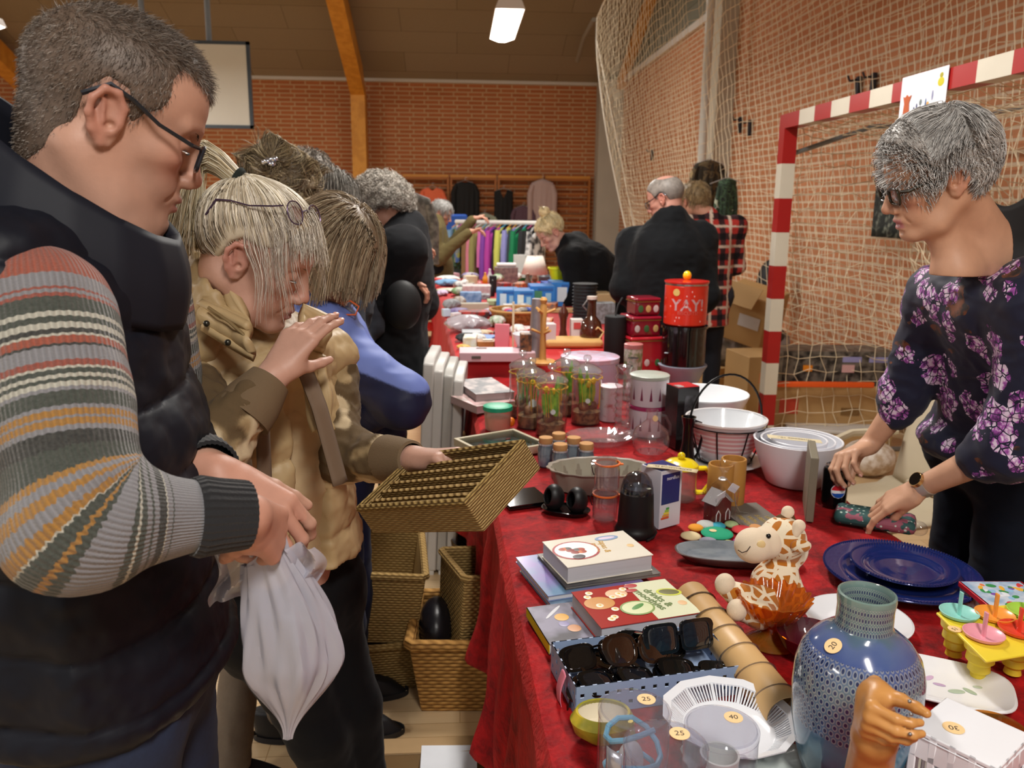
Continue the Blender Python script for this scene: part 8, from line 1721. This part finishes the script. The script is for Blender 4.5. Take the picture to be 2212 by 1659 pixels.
# more of the crowded goods, each its own colour, kind and place
g_ = random.Random(12); CN = dict(red='#b8302a',white='#d6d3cf',pink='#cf9aa4',teal='#3f8f92',grey='#8c8e92',cream='#cdbf9f',brown='#7d5a3a',blue='#4a78b8',black='#1c1d20',lilac='#9a8fc0',orange='#cf7a3c',green='#6f9660',silver='#aeb2b8',beige='#b9a686')
KD = ['box','bag','packet','book','bundle']; zones = [('at the front of the far table',690,770,1015,1180),('in the middle of the far table',640,690,985,1270),('at the back of the far table',600,640,965,1185)]
used_ = set(); cnt = 0
for zi,(zn,ya,yb,x0,x1) in enumerate(zones):
    for c in CN:
        k = KD[(cnt+zi) % 5]; cnt += 1; yy = g_.uniform(ya,yb); xx = g_.uniform(x0,x1)
        if 1115 < xx < 1200 and yy > 735 or (xx > 1195 and yy > 668): xx -= 110
        lab = '%s %s among the goods %s' % (c,k if k != 'book' else 'flat book',zn); w_ = g_.uniform(24,46)*(.8 if zi == 2 else 1); hh_ = {'box': 20,'bag': 20,'packet': 12,'book': 5,'bundle': 15}[k]*g_.uniform(.8,1.3)
        if k in ('bag','bundle'): lump(k,lab,k,xx,yy,w_,yy-hh_,.13,CN[c],'#d9d6d2',cnt)
        else: fbox('carton' if k == 'box' else k,lab,k,xx,yy,w_,yy-hh_,.13,CN[c],g_.uniform(-.5,.5),g_.choice([None,'#d9d6d2','#5a5a60']),26)
# ================================================================ ON THE FLOOR AND AGAINST THE WALLS
def weave(c1,c2,s=90,rows=70):
    m,nt,out = _new('seagrass_weave'); g = NG(nt); sp = g.n('ShaderNodeSeparateXYZ',{0: g.coord()}); u = g.math('ADD',sp.outputs[0],sp.outputs[1])
    r = g.math('MULTIPLY',sp.outputs[2],rows); odd = g.math('MULTIPLY',g.math('MODULO',g.math('FLOOR',r),2.0),pi); h = g.math('ADD',g.math('MULTIPLY',g.math('SINE',g.math('ADD',g.math('MULTIPLY',u,s*2.2),odd)),.5),g.math('SINE',g.math('MULTIPLY',g.math('FRACT',r),pi)))
    n = g.noise(60,4); c = g.mix(g.ramp(g.math('ADD',g.math('MULTIPLY',h,.4),g.math('MULTIPLY',n,.5)),[(.15,'#000000'),(.8,'#ffffff')]),lin(c2),lin(c1)); g.bsdf(out,color=c,rough=.8,spec=.2,normal=g.bump(h,.8,.004)); return m
SG1 = weave('#a88a55','#755a30',130,110); WIK = weave('#b98b4c','#6f4a20',70,80)
def obasket(name,label,p,L,W,H,rz=0,m_=None,taper=.9,tilt=(0,0),th=.012,rimr=.012):
    t = thing(name,label,'basket',p,0,None,rot=(tilt[0],tilt[1],rz)); m = MB()
    def ring(l,w,z): return [(-l/2,-w/2,z),(l/2,-w/2,z),(l/2,w/2,z),(-l/2,w/2,z)]
    a,b,c,d = ring(L*taper,W*taper,0),ring(L,W,H),ring(L-2*th,W-2*th,H),ring(L*taper-2*th,W*taper-2*th,th); m.add(a+b+c+d,[(3,2,1,0),(12,13,14,15)]+[(i,(i+1) % 4,4+(i+1) % 4,4+i) for i in range(4)]+[(4+i,4+(i+1) % 4,8+(i+1) % 4,8+i) for i in range(4)]+[(8+i,8+(i+1) % 4,12+(i+1) % 4,12+i) for i in range(4)])
    m.build('woven_body',m_ or SG1,t,smooth=False,bevel=.01); MB().tube([Vector(q) for q in [(-L/2+.01,-W/2,H),(L/2-.01,-W/2,H),(L/2,-W/2+.01,H),(L/2,W/2-.01,H),(L/2-.01,W/2,H),(-L/2+.01,W/2,H),(-L/2,W/2-.01,H),(-L/2,-W/2+.01,H)]],rimr,8,closed=True).build('rim',m_ or SG1,t); return t
# tray held by the blonde woman
c0,c1,c2,c3 = A(-.080,1.424,1.092),dep(1128,958,1.272),dep(1008,1085,1.18),dep(778,1098,1.387)
ex = (Vector(c1)-Vector(c0)+Vector(c2)-Vector(c3))/2; ey = (Vector(c0)-Vector(c3)+Vector(c1)-Vector(c2))/2; L,W = ex.length,ey.length; X_ = ex.normalized(); Z_ = X_.cross(ey).normalized(); Y_ = Z_.cross(X_); cc = (Vector(c0)+Vector(c1)+Vector(c2)+Vector(c3))/4
t = thing('divided_basket','seagrass tray basket with six narrow compartments held by the blonde woman','basket',cc); M = Matrix((X_,Y_,Z_)).transposed().to_4x4(); M.translation = cc; t.matrix_basis = M; H = .052; m = MB(); th = .009
for q in ((0,-W/2,L,th),(0,W/2,L,th),(-L/2,0,th,W),(L/2,0,th,W)): m.box((q[0],q[1],-H/2),(q[2]+th*(q[2] > q[3]),q[3],H))
m.box((0,0,-H*.6),(L,W,.006)); m.build('woven_body',weave('#ab905e','#86693e',130,260),t,bevel=.004,smooth=False)
for k in range(5): MB().box((0,-W/2+W*(k+1)/6,-H*.32),(L-.01,.0085,H*.6)).build('divider',weave('#ab8d58','#7d6238',170,240),t,bevel=.003,smooth=False)
m = MB(); m.tube([(-L/2,-W/2,0),(L/2,-W/2,0),(L/2,W/2,0),(-L/2,W/2,0)],.007,8,closed=True); m.build('rim',weave('#a88c55','#6b5230',170,240),t)
# floor baskets
pb = at(828,1496,0); obasket('storage_basket','rectangular seagrass basket on the floor, lower of the stacked pair',(pb[0]-.02,pb[1]+.16,0),.25,.34,.165,.10)
obasket('storage_basket','rectangular seagrass basket tilted on top of another by the black trousers',(pb[0]-.03,pb[1]+.17,.175),.27,.38,.24,.08,tilt=(.0,.10))
pw = at(905,1552,0); wb = obasket('willow_basket','large willow log basket on the floor beside the table',(pw[0]+.21,pw[1]+.17,0),.46,.34,.24,-.05,WIK,.86,rimr=.018)
obasket('storage_basket','square seagrass basket standing tilted in the willow basket',(pw[0]+.20,pw[1]+.20,.15),.26,.26,.26,.30,tilt=(-.05,.12)); t = thing('black_bag','black crumpled plastic lining inside the willow basket','bag',(pw[0]+.05,pw[1]+.2,.12)); MB().ell((0,0,.08),(.06,.11,.09),20,12).build('bag_body',mat('#17151a',.35,bump=.6,bscale=40),t)
pr_ = at(1030,1300,0); t = thing('round_basket','round brown basket with a thin wire handle under the table edge','basket',(pr_[0]+.03,pr_[1]+.25,0)); MB().lathe([(0,0),(.11,0),(.135,.16),(.13,.165),(.105,.01),(0,.01)],40).build('woven_body',weave('#6f5636','#3c2a18',90,90),t); MB().tube([(-.12,0,.16),(-.09,0,.26),(0,0,.31),(.09,0,.26),(.12,0,.16)],.004,6).build('handle',mat('#5a3e26',.5),t)
# box at the bottom edge
pc = at(895,1742,0); t = thing('floor_carton','open cardboard box with white paper on it at the bottom edge','carton',(pc[0],pc[1]-.02,0)); CB = mat('#9c7f58',.7,vary=.06); m = MB(); m.box((0,.12,.04),(.38,.004,.08)); m.box((0,-.12,.04),(.38,.004,.08)); m.box((-.19,0,.04),(.004,.24,.08)); m.box((.19,0,.04),(.004,.24,.08)); m.box((0,0,.003),(.38,.24,.004)); m.build('carton_body',CB,t,smooth=False); MB().box((0,.16,.078),(.36,.09,.003),rot=(-.2,0,0)).build('flap',CB,t,smooth=False); MB().box((.09,.04,.084),(.15,.20,.003),rot=(.05,.03,0)).build('white_paper',mat('#c9ccd2',.6),t,smooth=False)
# folded white tables leaning
p0 = at(922,1248,0); GP = mat('#b9b6b2',.4,vary=.03)
for k,(lab,w_,h_) in enumerate((('rounded white folding tabletop leaning against the red table, outermost',.05,.935),('white folded panel second from the outside of the leaning stack',.045,.905),('grey-edged folding tabletop in the middle of the leaning stack',.045,.885),('white folded panel nearest the red cloth',.045,.865))):
    x = p0[0]-.012+k*.041; t = thing('folded_table',lab,'folding table',(x,p0[1]+.22,0),-.06,'folded white tables',rot=(0,.045,-.06)); pl = [(-.2,.02),(.2,.02),(.2,h_-.07),(.19,h_-.02),(.15,h_),(-.15,h_),(-.19,h_-.02),(-.2,h_-.07)]
    m = MB(); m.prism(pl,w_*.9,z=-w_*.45,T=Matrix.Rotation(pi/2,4,'Z') @ Matrix.Rotation(pi/2,4,'X')); m.build('tabletop',GP if k != 2 else mat('#a3a19c',.4),t,bevel=.006)
    m = MB(); m.box((0,-.185,.05),(.02,.02,.10)); m.build('foot',mat('#cfcdc8',.4),t)
t = thing('wooden_plank','brown wooden plank leaning beside the white folded tables','plank',at(985,1235,0)); MB().box((.01,.14,.29),(.02,.07,.58),rot=(0,.08,0)).build('plank',mat('#8a5f36',.6,vary=.12,scale=20),t)
# tool case and stuff on the floor further back
pt = at(935,800,0); t = thing('tool_case','black case on the floor beside the far table','case',pt,.05); MB().box((.0,.2,.14),(.36,.30,.28)).build('case_body',mat('#131417',.3,coat=.2),t,bevel=.02); MB().box((-.02,.05,.29),(.12,.02,.03)).build('handle',mat('#6a3a36',.4),t); m = MB(); m.tube([(-.2,-.02,.0),(-.2,.0,.26),(-.17,.1,.30)],.010,6); m.build('grey_tube',mat('#a8adb5',.3,.5),t)
t = thing('toy_box','small blue and white packet on a board in front of the black case','packet',at(925,800,0)); MB().box((-.06,-.08,.06),(.20,.10,.10)).build('packet',mat('#9aa6c4',.4,color2='#3c4a8a',scale=24),t); MB().box((-.06,-.08,.005),(.30,.16,.01)).build('board',mat('#b08c5c',.6),t)
# right-hand side behind the table
KR = mat('#b18d5b',.7,vary=.07,scale=3); RD = mat('#c0402a',.5)
def kbox(label,px,py,d,rz=0.,z=0.,m_=None,rot=None,name='cardboard_box',parts=()):
    p = at(px,py,0); p[2] = z; t = thing(name,label,'box',p,0,None,rot=rot or (0,0,rz)); MB().box((0,d[1]/2,d[2]/2),d).build('carton',m_ or KR,t,bevel=.004,smooth=False)
    for (x,y_,zz,w,dd,h,c) in parts: MB().box((x,y_,zz),(w,dd,h)).build('printed_panel',mat(c,.5),t,smooth=False)
    return t
kbox('big brown box with red print behind the goal net',1795,968,(.78,.40,.42),-.10,parts=((-.30,-.002,.28,.12,.004,.10,'#c0402a'),(.14,-.002,.10,.38,.004,.07,'#b8402a'),(.1,-.002,.25,.12,.004,.05,'#7a5a30')))
kbox('brown box with an orange stamp beside the goal post',1655,900,(.34,.40,.46),.12,parts=((-.02,-.002,.30,.12,.004,.08,'#cc5a2a'),))
kbox('plain brown box behind the goal post',1622,832,(.40,.35,.52),-.05); kbox('low brown box left of the boxes by the goal',1570,850,(.42,.34,.22),.15)
kbox('long dark crate of power tools on the big brown box',1795,968,(.72,.28,.22),-.08,z=.425,m_=mat('#1d1c1c',.4,color2='#6a645c',scale=18),name='tool_crate',parts=((.08,-.002,.17,.12,.004,.035,'#8f8fc0'),(.25,-.002,.17,.12,.004,.035,'#8f8fc0'),(.06,-.002,.11,.08,.004,.05,'#c9a0a0'),(-.20,-.002,.11,.06,.004,.04,'#e08a1c')))
q = at(1765,972,0)+A(0,0,.43); t = thing('orange_level','orange spirit level lying along the front of the tool crate','spirit level',(q[0],q[1]-.03,q[2]),-.06); MB().box((0,0,.015),(.62,.03,.035)).build('level_body',mat('#e0591c',.4),t,bevel=.006)
t = kbox('low box with a white foam sheet on it in front of the net',1800,985,(.62,.42,.14),-.25); MB().box((0,.20,.155),(.58,.40,.025)).build('foam_sheet',mat('#c9c6c0',.5,bump=.4,bscale=60),t,bevel=.006)
p = at(1602,850,0); t = thing('open_carton','tipped open cardboard box on top of the pile by the side wall','carton',(p[0],p[1],.50),0,rot=(.15,.22,-.75)); MB().box((0,0,.20),(.42,.40,.40)).build('carton',KR,t,smooth=False,bevel=.004); MB().box((-.05,-.26,.42),(.36,.20,.006),rot=(.7,0,0)).build('flap',KR,t,smooth=False); MB().box((.08,-.203,.20),(.18,.004,.10)).build('white_label',mat('#c9c6c6',.5),t)
p = at(1606,840,0); t = thing('plastic_sack','grey translucent plastic sack stuffed with dark things under the tipped box','sack',(p[0],p[1],.14)); m = MB(); m.grid(lambda u,v_: ((lambda k: (.34*k*math.sin(pi*(v_*.9+.05))*math.cos(2*pi*u),.22*k*math.sin(pi*(v_*.9+.05))*math.sin(2*pi*u),.24-.24*math.cos(pi*(v_*.9+.05))))(1+.1*math.sin(u*2*pi*4+v_*5)+.07*math.sin(u*2*pi*9-v_*11))),50,24,True); m.build('sack_film',mat('#a8a6a8',.3,color2='#6a6a6c',scale=9,bump=.6,bscale=30),t); MB().ell((.12,-.06,.34),(.18,.14,.09)).build('dark_contents',mat('#25302f',.4),t); MB().box((0,0,-.07),(.6,.45,.14)).build('carton_below',KR,t)
p = at(1645,820,0); t = thing('dark_bag','black bag hanging behind the tipped cardboard box','bag',(p[0]+.1,p[1]+.25,.55)); MB().ell((0,0,.25),(.12,.14,.28)).build('bag_body',mat('#15161a',.6,bump=.4,bscale=30),t)
# beige plastic chairs
def chair(label,x,y,rz):
    t = thing('plastic_chair',label,'chair',(x,y,0),rz); CH = mat('#c3b79e',.45,vary=.03); m = MB(); m.grid(lambda u,v_: ((u-.5)*.44,(v_-.5)*.44,.44+.012*math.sin(pi*u)*-1+.02*(v_ > .9)),12,12); m.build('seat',CH,t,solid=.012); m = MB(); m.grid(lambda u,v_: ((u-.5)*(.42-.05*v_),.21+.06*v_+.03*math.sin(pi*u)*-1,.46+.40*v_),12,12); m.build('backrest',CH,t,solid=.010)
    for sx in (-1,1):
        for sy in (-1,1): MB().tube([(sx*.18,sy*.18,.44),(sx*.22,sy*.22,0)],.014,8).build('leg',CH,t)
        MB().tube([(sx*.21,.20,.66),(sx*.24,0,.66),(sx*.23,-.16,.62),(sx*.20,-.18,.44)],.016,8).build('armrest',CH,t)
pa = at(1925,1085,.45); chair('beige plastic chair behind the table under the seller\'s hand',pa[0],pa[1],-1.30); chair('beige plastic chair behind the seller at the right edge',1.80,1.45,-1.2)
t = thing('shopping_heap','crumpled bag with white things on the floor behind the chair','bag',at(1890,1035,0)); MB().ell((0,.1,.10),(.16,.14,.11),24,12).build('bag_body',mat('#b8a48c',.5,color2='#e2dcd4',scale=20,bump=.6,bscale=40),t)
# ---------------------------------------------------------------- clothes
def shirt(name,label,cat,top,w,h,c,c2=None,vneck=0.,sleeve=.6,facing='y',grp=None,sc=30,drape=.05,tie=False,m_=None):
    """hanging garment, front towards -Y (or -X)"""
    t = thing(name,label,cat,top,0 if facing == 'y' else -pi/2,grp); mm = m_ or (mat(c,.75,color2=c2,scale=sc) if c2 else mat(c,.75)); m = MB()
    def body(s): 
        def f(u,v_):
            x = (u-.5)*w*(1-.10*math.sin(v_*pi)*.6+.10*v_); sl = .16*w*abs(u-.5)*2*(1-v_)**3; nk = vneck*max(0,1-abs(u-.5)*5)*(1-v_)**4; return (x,s*(.012+drape*.5*math.sin(pi*u))+.012*math.sin(u*26+v_*2)*v_,-h*v_*(1)-sl*(v_ < 1)-nk*h)
        return f
    m.grid(body(-1),24,16); m.grid(body(1),24,16); m.build('garment_body',mm,t,solid=.002)
    if sleeve:
        for sx in (-1,1): MB().tube([(sx*w*.44,0,-.05*h-.14*w),(sx*w*.56,0,-.22*h-.1*w),(sx*w*.56,-.01,-sleeve*h)],[.045*w/.4,.055*w/.4,.05*w/.4],10).build('sleeve',mm,t)
    hk = MB(); hk.tube([(-.16,0,-.05),(0,0,.01),(.16,0,-.05)],.004,5); hk.tube([(0,0,.01),(.0,0,.05),(.018,0,.062),(.03,0,.05)],.003,5); hk.build('hanger',mat('#c9c9c9',.3,.4),t); return t
ybw = YB-.24
def wallp(px,py): return ony(px,py,ybw)
S_ = wallp(1000,400)[1]/FL*1.0
sp = lambda px: px*(YB-.2)/FL
p = wallp(934,402); shirt('hanging_blouse','bright orange long-sleeved blouse hung on the wall bars','blouse',p,sp(44),sp(96),'#e8704a',vneck=.10,sleeve=.9)
p = wallp(1005,390); shirt('hanging_blouse','black long-sleeved blouse hung on the wall bars','blouse',p,sp(44),sp(90),'#0f1012',vneck=.05,sleeve=.95)
p = wallp(1088,407); shirt('hanging_dress','black sleeveless v-neck dress hung on the wall bars','dress',p,sp(40),sp(100),'#0d0d0f',vneck=.22,sleeve=0)
p = wallp(1172,387); shirt('hanging_blouse','pale pink pleated long blouse hung on the right wall bars','blouse',p,sp(46),sp(112),'#b9a09a',sleeve=.75)
p = wallp(1130,444); shirt('knitted_blouse','dusky purple knitted top hung low on the wall bars','top',p,sp(40),sp(76),'#5d4452',sleeve=.8)
p = wallp(1047,460); t = shirt('hanging_sweatshirt','pale green sweatshirt with dark print above the clothes rail','sweatshirt',p,sp(44),sp(60),'#a3ad98',sleeve=.9); MB().box((0,-.05,-.13),(.20,.01,.08)).build('dark_print',mat('#22262a',.7),t)
p = dep(884,415,6.5); shirt('hanging_coat','grey-brown patterned long coat hanging behind the curly-haired woman','coat',p,.34,.95,'#4a463f','#6f6a60',sleeve=.6,sc=20)
# rail
ra,rb = dep(985,479,9.6),dep(1165,482,9.0); t = thing('clothes_rail','white clothes rail packed with coloured clothes at the end of the hall','clothes rail',(ra[0],ra[1],0)); W = rb-ra; RL = mat('#d9d6d0',.35,vary=.01); MB().tube([(0,0,ra[2]),tuple(W+A(0,0,ra[2]))],.026,10).build('top_rail',RL,t)
for q in (A(0.02,0,0),W*.98): MB().tube([(q[0],q[1],.05),(q[0],q[1],ra[2])],.020,8).build('upright',RL,t); MB().tube([(q[0],q[1]-.25,.04),(q[0],q[1]+.25,.04)],.018,8).build('foot',RL,t)
gc = [('faded denim jacket','#6f8fae',.62),('dark green cardigan','#34503c',.5),('yellow and blue patterned shirt','#a8a23c',.45),('brown corduroy jacket','#80603f',.62),('pink shirt','#c9788f',.66),('khaki shirt','#8a8450',.6),('blue-striped pink blouse','#c96aa8',.5),('purple satin top','#7a3c9c',.64),('magenta dress','#b03c9c',.66),('black cardigan','#17181c',.5),('lemon yellow blouse','#c9cc62',.52),('lilac shirt','#8f8fc9',.5),('dark slate jacket','#2c3a44',.5),('emerald green blouse','#12794c',.6),('charcoal top','#24262a',.56),('black jacket','#141416',.5),('black and white patterned dress','#3a3a3e',.6)]
n = len(gc)
for k,(nm,c,h) in enumerate(gc):
    q = ra+W*(.02+.96*k/(n-1)); t = thing('hanging_garment',nm+' hanging on the white clothes rail','garment',(q[0],q[1],q[2]-.04),1.1+.1*math.sin(k*2.3),'clothes on the white rail'); m = MB()
    m.grid(lambda u,v_: ((u-.5)*.42*(1-.2*math.sin(v_*pi*.8)),(-.022-.02*math.sin(u*pi)),-h*v_-.10*abs(u-.5)*2*(1-v_)**2+.0*u),10,10); m.grid(lambda u,v_: ((u-.5)*.42*(1-.2*math.sin(v_*pi*.8)),(.022+.02*math.sin(u*pi)),-h*v_-.10*abs(u-.5)*2*(1-v_)**2),10,10)
    mm = mat(c,.75,color2='#d9d9d9',scale=14) if 'patterned dress' in nm else (mat(c,.75,color2='#3c5a9a',scale=18) if 'patterned shirt' in nm else mat(c,.75)); m.build('garment_body',mm,t,solid=.004); MB().tube([(-.20,0,-.08*h),(-.22,0,-.5*h),(-.21,.01,-.92*h)],[.03,.038,.033],8).build('sleeve',mm,t); MB().tube([(-.14,0,-.02),(0,0,.02),(.0,0,.05),(.015,0,.062)],.005,5).build('hanger',mat(random.Random(k).choice(['#3aa3c9','#c94a8a','#d9d9d9','#e0a03c']),.4),t)
# rail of small things far left
q0,q1 = dep(283,476,7.2),dep(392,470,7.6); t = thing('clothes_rail','metal rail of small clothes far away behind the man with glasses','clothes rail',(q0[0],q0[1],0)); d = q1-q0; MB().tube([(0,0,q0[2]),tuple(d+A(0,0,q0[2]))],.014,8).build('top_rail',mat('#b9bcc4',.25,.8),t); m = MB(); [m.tube([(q[0],q[1],0),(q[0],q[1],q0[2])],.012,6) for q in (d*.02,d*.98)]; m.build('uprights',mat('#b9bcc4',.3,.7),t)
g_ = random.Random(2)
for k in range(20): q = q0+d*(k+.5)/20; c = g_.choice(['#16181c','#d9d9d9','#e0c93c','#c94a7a','#2c5a8a','#1a1a1e','#b8a27a','#d98a9c']); t = thing('hanging_garment','small garment on the distant metal rail','garment',(q[0],q[1],q[2]-.03),1.3,'clothes on the distant rail'); MB().box((0,0,-.22),(.30,.018,.42)).build('garment_body',mat(c,.7),t,bevel=.006)
# camouflage suits hung on the column
def camom(cols,s):
    m,nt,out = _new('camouflage'); g = NG(nt); g.bsdf(out,color=g.ramp(g.noise(s,2,dist=.5),[(.40,cols[0]),(.48,cols[1]),(.55,cols[2]),(.62,cols[3])],'CONSTANT'),rough=.85); return m
pc_ = onx(1535,345,2.62); shirt('camouflage_jacket','brown camouflage jacket hanging on the white column','jacket',(2.40,onx(1532,345,2.40)[1],onx(1532,345,2.40)[2]),.26,.50,'',sleeve=.8,facing='y',m_=camom(['#2c2418','#5a4a30','#3c3020','#8a7450'],12))
pd = onx(1566,352,2.70); shirt('camouflage_overall','green leafy camouflage suit hanging beside the brown one','suit',(2.45,onx(1572,385,2.45)[1],onx(1572,385,2.45)[2]),.16,1.0,'',sleeve=.5,facing='y',m_=camom(['#26382a','#3f5a40','#1c241c','#a8b09a'],16))
pt_ = dep(1545,462,7.1); shirt('grey_trousers','grey trousers with a dark stripe hanging under the camouflage jacket','trousers',pt_,.20,.62,'#6d6a72','#2a2c34',sleeve=0,sc=10)
# garments on the goal net behind the seller
pg = onx(2190,330,2.45); t = thing('black_camisole','black camisole with thin straps hanging on the goal net','camisole',(2.45,pg[1],pg[2]),-pi/2); m = MB(); hh = .52
m.grid(lambda u,v_: ((u-.5)*(.34+.06*v_),-.006,-.17-.35*v_-(.06*math.sin(pi*u)*(1-v_)**2)+.0),20,10); m.build('camisole_body',mat('#0c0c10',.7),t,solid=.01); m = MB(); [m.tube([(sx*.145,-.01,-.17),(sx*.13,-.01,-.06),(sx*.125,0,.03)],.003,5) for sx in (-1,1)]; m.build('straps',mat('#101020',.6),t)
pg = onx(1925,300,2.55); t = thing('dark_patterned_top','dark patterned garment hanging on the net behind the seller\'s face','garment',(2.55,pg[1]-.10,pg[2]+.03),-pi/2); m = MB(); m.grid(lambda u,v_: ((u-.5)*.40,-.006+.008*math.sin(u*20),-.60*v_),16,10); m.build('garment_body',mat('#1e2420',.7,color2='#7a8072',scale=30,fac=.5),t,solid=.012)
# red plastic chairs at the far end, blue seat
for k,(px,py,z,lab) in enumerate(((905,600,7.4,'red plastic chair seen beside the olive coat'),(1000,600,10.5,'red chair half hidden below the clothes rail'))):
    q = dep(px,py,z); t = thing('red_chair',lab,'chair',(q[0],q[1],0)); RP = mat('#c8261c',.4); MB().box((0,0,.45),(.42,.42,.03)).build('seat',RP,t,bevel=.01); MB().box((0,.2,.68),(.42,.03,.40)).build('backrest',RP,t,bevel=.02)
    for sx in (-.18,.18):
        for sy in (-.18,.18): MB().tube([(sx,sy,.44),(sx,sy,0)],.012,6).build('leg',mat('#b08a5a',.5),t)
q = dep(985,490,11.5); t = thing('blue_crates','blue fabric pieces hanging behind the clothes rail','cloth',q); MB().box((0,0,.1-q[2]/2),(.32,.1,q[2]+.15)).build('cloth_body',mat('#2c5fc4',.7),t,bevel=.03)
# ================================================================ camera, ambient, colour
cd = bpy.data.cameras.new('camera'); co = bpy.data.objects.new('camera',cd); COL.objects.link(co); SC.camera = co
M3 = Matrix(((CR[0],CU[0],-CF[0]),(CR[1],CU[1],-CF[1]),(CR[2],CU[2],-CF[2])))
co.matrix_world = Matrix.Translation(Vector(CC)) @ M3.to_4x4()
cd.sensor_width = 36; cd.lens = FL/IW*36; cd.clip_start = .05; cd.clip_end = 100
cd.dof.use_dof = True; cd.dof.focus_distance = 1.35; cd.dof.aperture_fstop = 7.5
w = bpy.data.worlds.new('hall_air'); SC.world = w; w.use_nodes = True
bg = w.node_tree.nodes['Background']; bg.inputs[0].default_value = (.95,.92,.88,1); bg.inputs[1].default_value = .5
SC.view_settings.view_transform = 'Standard'; SC.view_settings.look = 'None'; SC.view_settings.gamma = 1; SC.view_settings.exposure = 0.0
try: SC.view_settings.use_curve_mapping = False
except Exception: pass
SC.cycles.use_denoising = True
SC.cycles.max_bounces = 10; SC.cycles.transparent_max_bounces = 24; SC.cycles.diffuse_bounces = 4; SC.cycles.glossy_bounces = 4; SC.cycles.transmission_bounces = 8
SC.cycles.caustics_reflective = False; SC.cycles.caustics_refractive = False; SC.cycles.sample_clamp_indirect = 6
SC.cycles.use_adaptive_sampling = True; SC.cycles.adaptive_threshold = .03
